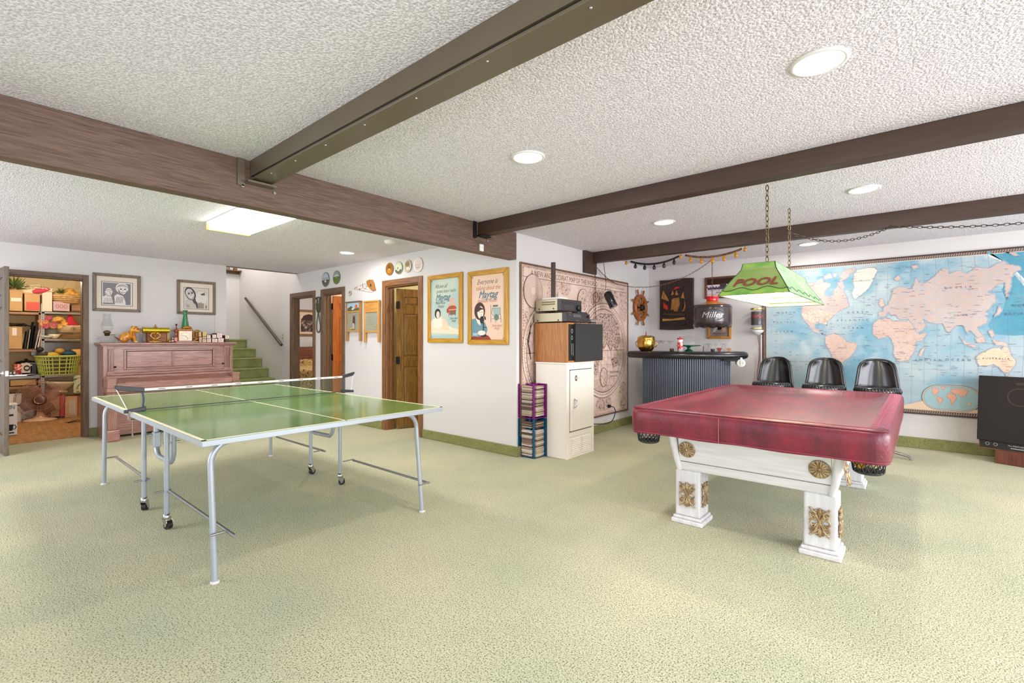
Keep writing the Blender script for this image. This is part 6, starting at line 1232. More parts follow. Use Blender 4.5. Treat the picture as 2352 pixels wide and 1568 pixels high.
for s in (-1, 1):
    x = s * (HW - 0.06); q('pilaster', MAHV, x - 0.05, x + 0.05, 0.29, 0.335, 0.81, 1.165)
    for k in range(3): q('flute', MAHD if k % 1 else MAHV, x - 0.035 + 0.028 * k, x - 0.018 + 0.028 * k, 0.335, 0.345, 0.85, 1.12, bevel=0.004)
    q('pilaster_cap', MAH, x - 0.055, x + 0.055, 0.29, 0.35, 1.13, 1.165); q('pilaster_base', MAH, x - 0.055, x + 0.055, 0.29, 0.35, 0.81, 0.845)
    MB(Matrix.Translation((s * 0.62, -0.327, 0.90)) @ Matrix.Rotation(R(90), 4, 'X')).lathe([(0, 0), (0.012, 0), (0.012, 0.008), (0, 0.01)], 12, sx=1.3).build('knob', IRON, t)
q('cornice', MAH, -HW + 0.02, HW - 0.02, 0.29, 0.36, 0.79, 0.82, bevel=0.008); q('fallboard_top', MAH, -HW + 0.02, HW - 0.02, 0.30, 0.44, 0.755, 0.79, bevel=0.008)
b = MB(); b.prism([(-0.40, 0.70), (-0.40, 0.757), (-0.44, 0.757), (-0.60, 0.72), (-0.62, 0.70), (-0.62, 0.655), (-0.40, 0.655)], -HW + 0.09, HW - 0.09, 'yz'); b.build('fallboard', MAH, t, bevel=0.006)
for s in (-1, 1):
    q('key_block', MAH, s * HW, s * (HW - 0.09), 0.32, 0.62, 0.645, 0.765, bevel=0.01); q('arm_cap', MAH, s * (HW + 0.01), s * (HW - 0.095), 0.3, 0.625, 0.757, 0.775, bevel=0.008)
    q('key_bed_end', MAH, s * (HW + 0.008), s * (HW - 0.1), 0.3, 0.635, 0.60, 0.648, bevel=0.008)
    lg = q('leg', MAHV, s * (HW - 0.005), s * (HW - 0.10), 0.53, 0.61, 0.14, 0.60, bevel=0.006); q('toe_block', MAH, s * (HW + 0.005), s * (HW - 0.12), 0.33, 0.63, 0.0, 0.14, bevel=0.01)
    q('side_base', MAH, s * (HW + 0.003), s * (HW - 0.05), 0.0, 0.36, 0.0, 0.12, bevel=0.004)
q('key_bed', MAH, -HW + 0.1, HW - 0.1, 0.04, 0.62, 0.60, 0.65, bevel=0.006); q('key_slip', MAH, -HW + 0.1, HW - 0.1, 0.605, 0.625, 0.645, 0.665)
q('lower_panel', MAH, -HW + 0.04, HW - 0.04, 0.31, 0.335, 0.12, 0.60); q('bottom_rail', MAH, -HW + 0.05, HW - 0.05, 0.30, 0.345, 0.03, 0.12)
MB().box(-0.60, -0.57, -0.605, -0.596, 0.712, 0.720).build('hinge', IRON, t)
p = Pic(-0.6205); p.rect(-0.57, 0.5, 0.706, 0.709, (196, 170, 150)); q_ = p.build('fallboard_trim_line', None, t)
# ---- objects on the piano
PZ_ = 1.211
def at(y, x=-7.88, z=PZ_): return (x, y, z)
def yy(v): return v
t = thing('oil_lamp', 'clear glass finger oil lamp with tall chimney, left end of the piano', 'lamp', at(1.298))
MB().lathe([(0, 0), (0.075, 0.0), (0.08, 0.012), (0.05, 0.02), (0.09, 0.028), (0.098, 0.045), (0.094, 0.07), (0.06, 0.08), (0.02, 0.084), (0.02, 0.09)], 24).build('font', GLASS, t)
MB().lathe([(0.02, 0.085), (0.026, 0.09), (0.03, 0.12), (0.042, 0.125), (0.04, 0.135), (0.02, 0.155), (0.0, 0.157)], 16).build('burner', mat('old_brass', (120, 104, 70), 0.35, 0.9), t)
MB().lathe([(0.036, 0.13), (0.066, 0.18), (0.066, 0.21), (0.045, 0.28), (0.036, 0.34), (0.05, 0.365), (0.047, 0.365), (0.033, 0.34), (0.042, 0.28), (0.063, 0.21)], 24, caps=False).build('chimney', GLASS, t)
MB().tube([(0.0, -0.09 + 0.0, 0.05)] + [(0, -0.115 - 0.03 * math.cos(a), 0.055 + 0.03 * math.sin(a)) for a in [2 * PI * k / 12 for k in range(12)]] + [(0, -0.09, 0.05)], 0.005, 6).build('finger_ring', GLASS, t); MB().cyl((0, 0.03, 0.1), (0, 0.085, 0.1), 0.005, n=8).build('wick_knob', mat('old_brass', (120, 104, 70)), t)
t = thing('cat_jar', 'orange striped cat shaped cookie jar on the piano', 'jar', at(1.518, -7.85)); ORG = mat('cat_glaze', (222, 160, 40), 0.25, col2=(196, 112, 24), scale=9, stretch=(1, 3, 1), ramp=(0.4, 0.65), coat=0.5)
b = MB(); b.tube([(0, -0.075, 0.03), (0, -0.06, 0.06), (0, -0.02, 0.085), (0, 0.02, 0.10), (0, 0.045, 0.125)], [0.045, 0.055, 0.055, 0.045, 0.032], 16); b.ball((0, -0.055, 0.045), (0.055, 0.05, 0.045), 14); b.tube([(0.02, 0.035, 0.09), (0.025, 0.05, 0.05), (0.028, 0.055, 0.01)], [0.03, 0.022, 0.016], 10); b.tube([(-0.02, 0.03, 0.09), (-0.025, 0.04, 0.05), (-0.028, 0.045, 0.01)], [0.03, 0.022, 0.016], 10); b.build('body', ORG, t)
b = MB(); b.ball((0.005, 0.055, 0.165), (0.045, 0.055, 0.042), 16); b.ball((0.03, 0.085, 0.152), (0.024, 0.028, 0.02), 12); b.build('head', ORG, t)
b = MB()
for k in range(4): b.tube([(0.05 * math.cos(a), -0.07 + 0.032 * k, 0.055 + 0.014 * k + 0.058 * math.sin(a)) for a in (-0.2, 0.3, 0.8, 1.3, 1.8, 2.4)], 0.004, 5)
b.build('stripes', mat('cat_stripe', (150, 84, 20), 0.3), t)
for s in (-1, 1): MB().tube([(s * 0.028, 0.04, 0.19), (s * 0.034, 0.038, 0.222)], [0.014, 0.003], 8).build('ear', ORG, t); MB().ball((s * 0.028, 0.062, 0.012), (0.018, 0.024, 0.013), 10).build('paw', mat('cat_cream', (236, 214, 150), 0.3), t); MB().ball((0.042, 0.06 + 0.02 * s, 0.176), (0.006, 0.008, 0.009), 8).build('eye', BLACK, t)
MB().lathe([(0, 0), (0.036, 0), (0.038, 0.01), (0, 0.012)], 14, c=(0, 0.05, 0.203)).build('flat_hat', mat('hat_tan', (170, 130, 60), 0.5), t)
MB().tube([(0, -0.1, 0.03), (0, -0.13, 0.06), (0, -0.155, 0.08)], [0.012, 0.009, 0.004], 8).build('tail', mat('cat_dark', (90, 50, 30), 0.4), t)
t = thing('glass_canister', 'clear glass jar with a cork lid behind the cat jar', 'jar', at(1.616, -7.95)); MB().lathe([(0, 0), (0.045, 0), (0.047, 0.01), (0.047, 0.145), (0.04, 0.155), (0.044, 0.15), (0.043, 0.01), (0, 0.006)], 20, caps=False).build('glass', GLASS, t); MB().lathe([(0.038, 0.15), (0.045, 0.155), (0.045, 0.19), (0, 0.19)], 20).build('cork_lid', mat('cork_tan', (176, 146, 104), 0.8), t)
y = 1.837
tag(bx('wooden_box', wood('box_orange', (170, 100, 40), (120, 62, 24), axis=1), None, -8.05, -7.92, 1.725, 1.946, PZ_, PZ_ + 0.155, bevel=0.004), 'orange brown wooden box behind the brass desk lamp', 'box')
tag(bx('picture_frame', mat('frame_greyish', (150, 136, 120), 0.4), None, -8.0, -7.98, 1.692, 1.73, PZ_, PZ_ + 0.13), 'narrow greyish upright frame at the left of the wooden box', 'frame')
tag(bx('book', mat('book_cream', (190, 164, 110), 0.6), None, -8.03, -7.93, 1.951, 1.982, PZ_, PZ_ + 0.135), 'cream book standing between the wooden box and the small brass bells', 'book')
t = thing('desk_lamp', 'brass banker lamp with long horizontal tube shade on the piano', 'lamp', at(1.792, -7.82))
MB().lathe([(0, 0), (0.085, 0), (0.088, 0.012), (0.07, 0.022), (0.03, 0.03), (0.012, 0.045), (0.012, 0.15), (0, 0.15)], 28, sx=0.7).build('base', BRASS, t)
for s in (-1, 1): MB().tube([(0, 0, 0.04), (0, s * 0.04, 0.07), (0, s * 0.055, 0.1), (0, s * 0.03, 0.13), (0, 0.0, 0.11)], 0.007, 8).build('scroll_arm', BRASS, t)
b = MB(); b.cyl((0.01, -0.13, 0.165), (0.01, 0.15, 0.165), 0.036, n=20); b.cyl((0.01, -0.145, 0.165), (0.01, -0.13, 0.165), 0.042, n=20); b.build('tube_shade', mat('brass_yellow', (206, 180, 50), 0.25, 0.9), t)
MB().lathe([(0.03, 0.198), (0.02, 0.21), (0.008, 0.215), (0.008, 0.235), (0.0, 0.25)], 12).build('finial', BRASS, t)
for px_, lab_, c, h in ((1.964, 'small brass bell beside the wooden box', BRASS, 0.06), (2.0, 'small silver bell beside the brass bell', CHROME, 0.075)):
    b = MB(); b.lathe([(0, 0), (0.025, 0), (0.022, h * .4), (0.01, h * .55), (0.006, h * .6), (0.009, h * .8), (0, h)], 14, c=at(px_, -7.86)); tag(b.build('hand_bell', c), lab_, 'bell', None)
t = thing('coffee_grinder', 'rusty miniature coffee grinder with crank left of the clock', 'grinder', at(2.041, -7.86)); CP = mat('copper_red', (170, 112, 96), 0.35, 0.7)
MB().lathe([(0, 0), (0.035, 0), (0.03, 0.02), (0.036, 0.06), (0.03, 0.08), (0.014, 0.09), (0.014, 0.13), (0.034, 0.16), (0.034, 0.175), (0.01, 0.185), (0.006, 0.235), (0, 0.24)], 16).build('body', CP, t)
MB().tube([(0, -0.06, 0.15), (0, 0, 0.19), (0, 0.06, 0.165)], 0.005, 6).build('crank', CP, t); MB().lathe([(0, .23), (0.012, .235), (0.012, .25), (0, .26)], 10).build('crank_knob', IRON, t)
t = thing('mantel_clock', 'square cream faced clock in an orange wood and brass case on the piano', 'clock', at(2.134, -7.84), R(90)); W2 = 0.082
bx('base', MAH, t, -W2 - 0.03, W2 + 0.06, -0.06, 0.05, 0, 0.014); bx('case', wood('clock_oak', (190, 124, 70), (150, 90, 44)), t, -W2, W2, -0.04, 0.04, 0.014, 0.165, bevel=0.003); bx('case_top', wood('clock_oak', (190, 124, 70), (150, 90, 44)), t, -W2 - 0.01, W2 + 0.01, -0.045, 0.045, 0.165, 0.19, bevel=0.006)
bx('dial', mat('dial_cream', (240, 224, 200), 0.4), t, -W2 + 0.006, W2 - 0.006, -0.044, -0.04, 0.022, 0.158)
p = Pic(-0.0445)
for k in range(12): a = PI / 2 - 2 * PI * k / 12; p.text(str(k if k else 12), 0.056 * math.cos(a), 0.09 + 0.056 * math.sin(a) - 0.006, 0.018, (110, 90, 70))
p.line([(0, 0.09), (-0.045, 0.094)], 0.003, (40, 34, 30)); p.line([(0, 0.09), (0.03, 0.05)], 0.004, (40, 34, 30)); p.build('dial_print', None, t)
y = 2.166
t = thing('green_bottle', 'tall green glass bud vase behind the clock', 'vase', at(y, -7.93, PZ_)); MB().lathe([(0, 0), (0.04, 0), (0.044, 0.02), (0.05, 0.17), (0.045, 0.22), (0.036, 0.30), (0.022, 0.40), (0.02, 0.43), (0.034, 0.455), (0.03, 0.455), (0.0, 0.42)], 20, caps=False).build('glass', mat('vase_green', (30, 140, 80), 0.12, trans=0.4, coat=0.5), t)
tag(MB(Matrix.Translation(at(2.168, -7.85, PZ_ + 0.19))).tube([(0, -0.05, 0.012), (0, -0.02, 0.024), (0, 0.03, 0.02), (0, 0.06, 0.01)], [0.012, 0.022, 0.02, 0.006], 10).build('figurine', mat('fig_gold', (180, 130, 50), 0.4, 0.5)), 'small golden reclining figure on top of the clock', 'figurine')
t = thing('brass_gear_figure', 'golden openwork wheel ornament right of the clock', 'ornament', at(2.291, -7.85), R(90)); GO = mat('fig_gold', (180, 130, 50))
b = MB()
b.tube([(0.05 * math.cos(a), 0, 0.11 + 0.06 * math.sin(a)) for a in [2 * PI * k / 20 for k in range(20)]], 0.010, 6, closed=True)
for k in range(6): a = PI * k / 6; b.tube([(-0.05 * math.cos(a), 0, 0.11 - 0.06 * math.sin(a)), (0.05 * math.cos(a), 0, 0.11 + 0.06 * math.sin(a))], 0.005, 5)
b.build('wheel', GO, t); b = MB(); b.box(-0.06, 0.09, -0.03, 0.03, 0, 0.02); b.tube([(-0.05, 0, 0.02), (0, 0, 0.05), (0.08, 0, 0.045)], [0.01, 0.02, 0.012], 8); b.build('base', GO, t, bevel=0.004)
tag(bx('photo_stand', mat('silver_stand', (170, 170, 166), 0.4, 0.5), None, -7.95, -7.93, 2.219, 2.268, PZ_, PZ_ + 0.17), 'silvery patterned stand between the clock and the golden wheel', 'stand')
BX = [(2.293,2.331,1.309,1.378,(206,170,130)),(2.299,2.337,1.228,1.303,(214,180,150)),(2.342,2.392,1.316,1.379,(214,190,120)),(2.342,2.392,1.278,1.313,(206,190,150)),(2.342,2.392,1.228,1.275,(232,206,184)),(2.397,2.447,1.285,1.335,(236,216,200)),(2.397,2.453,1.228,1.282,(236,212,200)),(2.467,2.521,1.288,1.342,(236,222,214)),(2.464,2.538,1.228,1.282,(240,216,206)),(2.527,2.598,1.292,1.362,(236,214,204)),(2.544,2.619,1.228,1.289,(240,214,206)),(2.636,2.689,1.279,1.331,(240,222,190)),(2.636,2.689,1.228,1.276,(84,88,80))]
BL_ = ['upper tan box at the left end of the little box row', 'lower tan box at the left end of the little box row', 'yellowish top box of the second column', 'thin middle box of the second column', 'lowest box of the second column', 'upper white box of the third column', 'lower white box of the third column', 'small white box on top, left of the widest top box', 'wide lower box, fourth from the right', 'widest top white box of the row', 'wide lower white box under the widest top box', 'cream box on the dark green box at the right end of the piano', 'dark green box at the right end of the piano']
base = min(c[2] for c in BX)
for i, (a, c, z0_, z1_, col) in enumerate(BX):
    zz0 = PZ_ + 0.0015 + max(0, z0_ - base) * 0.98 if (z0_ - base) > 0.03 else PZ_
    t = thing('piano_roll_box', BL_[i], 'box', (-7.80, (a + c) / 2, zz0 ), group='small boxes on the piano'); h_ = PZ_ + (z1_ - base) - zz0 - 0.001; w2 = abs(c - a) / 2 - 0.001
    bx('carton', mat('carton_brown', (96, 66, 56), 0.6), t, -0.2, -0.001, -w2, w2, 0, h_, bevel=0.001); bx('end_label', ink(col), t, -0.002, 0.0, -w2 + 0.001, w2 - 0.001, 0.002, h_ - 0.002)
    p = Pic(-0.0006); [p.rect(-w2 * .6, w2 * (.2 + .3 * (k % 2)), h_ * (.3 + .2 * k), h_ * (.3 + .2 * k) + .004, (150, 120, 110)) for k in range(3)] if col[0] > 100 else None
    if col[0] > 100: o = p.build('label_print', None, t); o.rotation_euler.z = R(90)
# ---- portraits on the piano wall
def portrait(lab, y0, y1, z0, z1, kind):
    W, Hh = y1 - y0, z1 - z0; t = thing('framed_drawing', lab, 'picture', (XP, (y0 + y1) / 2, z0), R(90))
    frame_parts(t, W, Hh, 0.038, 0.025, wood('drawing_frame', (128, 112, 92), (104, 88, 70)))
    p = Pic(-0.010); w = W / 2 - .03; p.rect(-w, w, .03, Hh - .03, (224, 210, 196)); iw, z_0, z_1 = W * .31, Hh * .17, Hh * .78; dk = (84, 80, 84); lt = (226, 220, 216); md = (150, 146, 150)
    p.rect(-iw - .008, iw + .008, z_0 - .008, z_1 + .008, dk); p.rect(-iw - .002, iw + .002, z_0 - .002, z_1 + .002, lt)
    def X(u): return -iw + 2 * iw * u
    def Z(v): return z_0 + (z_1 - z_0) * v
    if kind == 0:
        p.rect(X(.02), X(.96), Z(.03), Z(.97), md)
        for k in range(30): x = X(.03 + .92 * k / 30); p.line([(x, Z(.04)), (x, Z(.96))], .004, (124, 120, 124))
        p.poly([(X(.02), Z(.1)), (X(.02), Z(.35)), (X(.12), Z(.42)), (X(.3), Z(.38)), (X(.36), Z(.1))], lt); p.ell(X(.22), Z(.55), iw * .25, (z_1 - z_0) * .19, lt); p.line([(X(.25), Z(.47)), (X(.29), Z(.45)), (X(.33), Z(.48))], .006, dk)
        for u, v in ((.22, .58), (.29, .57)): p.line([(X(u - .02), Z(v)), (X(u + .02), Z(v))], .004, dk)
        p.line([(X(.1), Z(.62)), (X(.2), Z(.66)), (X(.32), Z(.64))], .005, dk)
        p.poly([(X(.42), Z(.02)), (X(.4), Z(.4)), (X(.5), Z(.5)), (X(.7), Z(.42)), (X(.78), Z(.15)), (X(.78), Z(.02))], lt); [p.line([(X(.45 + .05 * k), Z(.1)), (X(.5 + .05 * k), Z(.38))], .005, dk) for k in range(5)]
        p.ell(X(.66), Z(.76), iw * .44, (z_1 - z_0) * .23, lt); p.ell(X(.68), Z(.68), iw * .29, (z_1 - z_0) * .2, (236, 230, 226)); p.line([(X(.5), Z(.82)), (X(.58), Z(.88)), (X(.72), Z(.86)), (X(.84), Z(.8))], .004, md)
        for u in (.62, .76): p.ell(X(u), Z(.71), .012, .007, dk); p.line([(X(u - .04), Z(.745)), (X(u + .04), Z(.75))], .004, dk)
        for k in range(9): p.line([(X(.47 + .035 * k), Z(.78 + .02 * (k % 3))), (X(.53 + .035 * k), Z(.93 - .004 * (k - 4) ** 2)), (X(.6 + .035 * k), Z(.9 - .006 * (k - 3) ** 2))], .003, (120, 116, 118))
        for k in range(7): p.line([(X(.06 + .05 * k), Z(.12)), (X(.09 + .04 * k), Z(.3))], .003, (130, 126, 130))
        p.line([(X(.56), Z(.66)), (X(.58), Z(.56)), (X(.64), Z(.49)), (X(.72), Z(.48)), (X(.8), Z(.56)), (X(.82), Z(.66))], .005, dk); p.poly([(X(.62), Z(.595)), (X(.69), Z(.57)), (X(.76), Z(.6)), (X(.69), Z(.55))], (110, 100, 104)); p.line([(X(.69), Z(.7)), (X(.67), Z(.63)), (X(.71), Z(.63))], .004, dk)
        p.line([(X(.12), Z(.5)), (X(.16), Z(.42)), (X(.26), Z(.38)), (X(.33), Z(.44)), (X(.34), Z(.54))], .005, dk); p.line([(X(.25), Z(.55)), (X(.27), Z(.5)), (X(.24), Z(.5))], .004, dk)
        p.line([(X(.6), Z(.6)), (X(.68), Z(.55)), (X(.77), Z(.6))], .005, dk); p.line([(X(.68), Z(.66)), (X(.69), Z(.63))], .004, md); p.line([(X(.53), Z(.72)), (X(.56), Z(.58)), (X(.66), Z(.5))], .005, dk)
    else:
        p.rect(X(.02), X(.98), Z(.02), Z(.98), (206, 200, 190)); p.ell(X(.7), Z(.55), iw * .5, (z_1 - z_0) * .3, (220, 214, 206)); p.poly([(X(.02), Z(.02)), (X(.02), Z(.3)), (X(.3), Z(.42)), (X(.46), Z(.36)), (X(.55), Z(.02))], (196, 190, 180))
        ro = -.35; p.ell(X(.24), Z(.72), iw * .42, (z_1 - z_0) * .33, (70, 64, 66), rot=.35); p.ell(X(.23), Z(.7), iw * .33, (z_1 - z_0) * .27, (216, 206, 200), rot=.35); p.ell(X(.19), Z(.86), iw * .25, (z_1 - z_0) * .1, (206, 200, 196), rot=.2)
        for u, v in ((.18, .71), (.31, .75)): p.ell(X(u), Z(v), .014, .01, dk); p.line([(X(u - .05), Z(v + .045)), (X(u + .05), Z(v + .055))], .009, dk)
        p.line([(X(.25), Z(.7)), (X(.27), Z(.63)), (X(.3), Z(.64))], .005, dk); p.line([(X(.23), Z(.56)), (X(.3), Z(.56)), (X(.37), Z(.62))], .008, dk); p.poly([(X(.32), Z(.45)), (X(.45), Z(.5)), (X(.46), Z(.4)), (X(.55), Z(.25)), (X(.56), Z(.02)), (X(.5), Z(.02)), (X(.46), Z(.2)), (X(.36), Z(.3))], (90, 84, 84))
        for k in range(8): p.line([(X(.04 + .03 * k), Z(.58 + .045 * k)), (X(.1 + .03 * k), Z(.6 + .045 * k))], .003, (150, 140, 140))
        p.line([(X(.12), Z(.62)), (X(.15), Z(.52)), (X(.22), Z(.46)), (X(.32), Z(.48)), (X(.4), Z(.6))], .006, (110, 100, 100)); p.poly([(X(.22), Z(.575)), (X(.29), Z(.58)), (X(.36), Z(.63)), (X(.34), Z(.58)), (X(.27), Z(.54))], (236, 232, 228)); p.line([(X(.02), Z(.32)), (X(.2), Z(.44)), (X(.33), Z(.42))], .004, (120, 112, 106))
        for u, h_ in ((.6, .3), (.68, .32), (.76, .28), (.9, .18)): p.rect(X(u - .03), X(u + .03), Z(.02), Z(h_), (140, 126, 110))
        p.ell(X(.76), Z(.72), .03, .014, (96, 96, 90)); p.line([(X(.76), Z(.76)), (X(.84), Z(.8))], .01, (90, 90, 84)); [p.line([(X(.03 + .05 * k), Z(.2)), (X(.14 + .05 * k), Z(.05))], .003, dk) for k in range(3)]
    p.build('drawing', None, t)
portrait('framed pencil drawing of two smiling people, hung nearest the closet', 1.191, 1.692, 1.621, 2.119, 0)
portrait('framed pencil drawing of a smiling man, hung nearest the stairs', 2.111, 2.608, 1.62, 2.116, 1)

# ================================================================ closet contents
KR = mat('cardboard', (200, 162, 114), 0.8, col2=(184, 146, 98), scale=3)
def item_box(name, lab, cat, bb, m, depth=0.3, X=-10.35, bev=0.004, group=None, flap=True):
    y0, y1, z0, z1 = bb; t = thing(name, lab, cat, (X, (y0 + y1) / 2, z0), group=group); w = (y1 - y0) / 2; h = z1 - z0
    bx('carton', m, t, -depth, 0, -w, w, 0, h, bevel=bev)
    if flap: bx('lid_flap', m, t, -depth - .004, 0.004, -w - .004, w + .004, h - 0.012, h + .001, bevel=.002)
    return t, w, h
# shelving units
WSH = wood('shelf_wood', (170, 128, 92), (140, 100, 68), axis=1)
t = thing('wooden_shelf_unit', 'wooden shelf unit with open boards in the left half of the closet', 'shelf unit', (-10.35, 0.35, 0))
ya, yb = 0.569 - 0.35, 0.894 - 0.35
for z in (1.668, 1.1, 0.539): bx('shelf_board', WSH, t, -0.5, 0, -0.8, yb + 0.03, z - 0.035, z, bevel=.003)
bx('upright', WSH, t, -0.06, 0.0, yb - 0.005, yb + 0.06, 0, 1.678); bx('upright', WSH, t, -0.5, -0.44, yb - 0.005, yb + 0.06, 0, 1.678)
t = thing('metal_shelf_unit', 'grey metal shelf unit with perforated post in the right half of the closet', 'shelf unit', (-10.32, 0.925, 0)); MS = mat('shelf_metal', (150, 146, 138), 0.4, 0.6)
b = MB(); b.box(-0.04, 0.0, -0.015, 0.025, 0, 1.807); pm = b.build('post', MS, t)
b = MB()
for k in range(46): z = 0.08 + k * 0.037; b.cyl((0.0, 0.005, z), (0.0012, 0.005, z), 0.006, n=8)
q_ = b.build('post_holes', BLACK, pm); q_['kind'] = 'stuff'
for z in (1.682, 1.261, 0.688, 0.013): bx('metal_shelf', MS, t, -0.45, 0.0, -0.01, 0.8, z - 0.03, z, bevel=.003)
bx('post', MS, t, -0.04, 0, 0.76, 0.80, 0, 1.75)
def paper(t, w, h, col, u0, u1, v0, v1, txt=None):
    p = Pic(-0.0055); p.rect(-w + 2 * w * u0, -w + 2 * w * u1, h * v0, h * v1, col)
    if txt: p.text(txt[0], -w + 2 * w * txt[1], h * txt[2], txt[3], txt[4])
    o = p.build('label_print', None, t); o.rotation_euler.z = R(90); return o
# --- top shelf
t, w, h = item_box('cardboard_box', 'tall cardboard box with white label, top left of the closet', 'box', (0.578,0.715,1.681,2.023), KR); paper(t, w, h, (230, 220, 210), .1, .9, .42, .58)
t = thing('potted_fir', 'dark green artificial fir spray on top of the left cardboard box', 'plant', (-10.35, 0.632, 2.008)); rr = random.Random(2); b = MB(); FG = mat('fir_green', (60, 84, 36), .8, col2=(96, 110, 50), scale=20)
for k in range(130):
    a = rr.uniform(0, 2 * PI); e = rr.uniform(.1, 1.4); L = rr.uniform(.08, .24); d = Vector((math.cos(a) * math.cos(e), math.sin(a) * math.cos(e), math.sin(e))); s0_ = d * L * .4; b.cyl(s0_, d * L, .012, .002, n=4, caps=False)
q_ = b.build('needles', FG, t); q_['kind'] = 'stuff'; MB().cyl((0, 0, 0), (0, 0, .12), .014, n=8).build('stem', WSH, t)
t, w, h = item_box('storage_carton', 'brown carton with red pink panel on the closet top shelf', 'box', (0.732,0.902,1.688,1.962), KR, X=-10.33); paper(t, w, h, (206, 92, 84), .12, .95, .05, .5)
t = thing('wool_bundle', 'heap of cream wool and moss on the carton with pink panel', 'yarn', (-10.42, 0.841, 1.96)); rr = random.Random(4); b = MB()
for k in range(70):
    c = (rr.uniform(-.1, .1), rr.uniform(-.19, .19)); z = .02 + .1 * (1 - (c[1] / .2) ** 2) * rr.uniform(.6, 1.1); b.tube([(c[0] + .04 * math.cos(a + k), c[1] + .05 * math.sin(a + k), z + .01 * math.sin(3 * a)) for a in (0, .8, 1.6, 2.4, 3.2)], .007, 4)
b.ball((0, 0, .03), (.12, .17, .07), 12); b.build('strands', mat('wool_cream', (226, 206, 170), .9), t)
t = thing('red_mitten', 'pinkish red quilted mitten lying on the wool heap', 'mitten', (-10.32, 0.906, 1.953 + .04)); b = MB(); b.tube([(0, -.09, -.015), (0, -.04, 0), (0, .02, .012), (0, .07, .03), (0, .10, .05)], [.022, .04, .036, .028, .022], 12); b.build('mitten_body', mat('mitten', (190, 60, 80), .8), t); MB().tube([(0, .0, .02), (0, .03, .05), (0, .05, .07)], [.015, .016, .008], 8).build('thumb', mat('mitten', (190, 60, 80)), t)
t, w, h = item_box('patterned_box', 'tall cream box with small dark floral pattern', 'box', (0.924,1.036,1.688,2.047), mat('floral_box', (226, 206, 186), .7, col2=(150, 110, 96), scale=26, ramp=(.66, .7)), X=-10.31)
t, w, h = item_box('storage_box', 'lilac patterned storage box under the wicker basket', 'box', (1.048,1.24,1.703,1.848), mat('lilac_box', (196, 170, 176), .6), X=-10.33); p = Pic(-.0055); [p.ring(w * (-.5 + .5 * k), h * .5, w * .18, h * .2, .006, (190, 100, 90), 16) for k in range(3)]; o = p.build('rings_print', None, t); o.rotation_euler.z = R(90)
WK = mat('wicker', (220, 186, 130), .7, col2=(176, 136, 84), scale=16, stretch=(1, 1, 4), bump=.6, bscale=40, bdist=.01)
t = thing('wicker_basket', 'cream wicker basket with a tall hoop handle on the closet top shelf', 'basket', (-10.42, 1.214, 1.828))
MB().lathe([(0, 0), (.13, 0), (.17, .03), (.205, .13), (.21, .14), (.195, .135), (.16, .04), (0, .03)], 24, sx=.7).build('bowl', WK, t); b = MB()
for k in range(4): b.tube([(0.145 * math.cos(2 * PI * j / 24), .2 * math.sin(2 * PI * j / 24) * (1 - .03 * (3 - k)), .05 + .028 * k) for j in range(24)], .006, 5, closed=True)
b.build('woven_bands', WK, t)
MB().tube([(0, .07 - .13 * math.cos(PI * k / 14), .13 + .26 * math.sin(PI * k / 14)) for k in range(15)], .008, 6).build('hoop_handle', WK, t)
t2 = thing('straw_bonnet', 'golden straw bonnet leaning in the wicker basket', 'hat', (-10.44, 1.279, 1.883 + .06)); MB().lathe([(0.17, 0), (.16, .01), (.09, .04), (.08, .11), (.05, .14), (0, .145)], 20, sx=.6).build('bonnet_body', mat('straw', (226, 176, 84), .7, col2=(180, 130, 50), scale=20, bump=.5), t2); t2.rotation_euler = (R(30), 0, 0)
t2 = thing('straw_hat', 'pale straw hat standing behind the tall patterned box', 'hat', (-10.5, 1.09, 1.805 + .12)); t2.rotation_euler = (0, R(70), 0); MB().lathe([(.14, 0), (.13, .01), (.08, .03), (.075, .08), (0, .1)], 24).build('hat_body', mat('straw_pale', (226, 206, 130), .7, bump=.5), t2)
t2 = thing('moss_sprig', 'green leafy sprig tucked in the wicker basket', 'plant', (-10.4, 1.146, 1.998)); b = MB()
for k in range(40): a = rr.uniform(0, 6.28); e = rr.uniform(0, 1.3); L = rr.uniform(.04, .09); b.cyl((0, 0, .0), (L * math.cos(a) * math.cos(e), L * math.sin(a) * math.cos(e), L * math.sin(e)), .008, .002, n=4, caps=False)
b.build('sprig', FG, t2)
t2 = thing('shell_pile', 'cream cloth bundle at the left inside the wicker basket', 'bundle', (-10.38, 1.133, 1.94)); b = MB(); [b.ball((0, -.05 + .035 * k, .01 * (k % 2)), (.03, .026, .022), 8) for k in range(4)]; b.build('folds', mat('wool_cream', (226, 206, 170)), t2)
tag(bx('wooden_crate', WSH, None, -10.6, -10.4, 1.269, 1.406, 1.714, 1.813, bevel=.004), 'low brown wooden crate at the right end of the top shelf', 'crate')
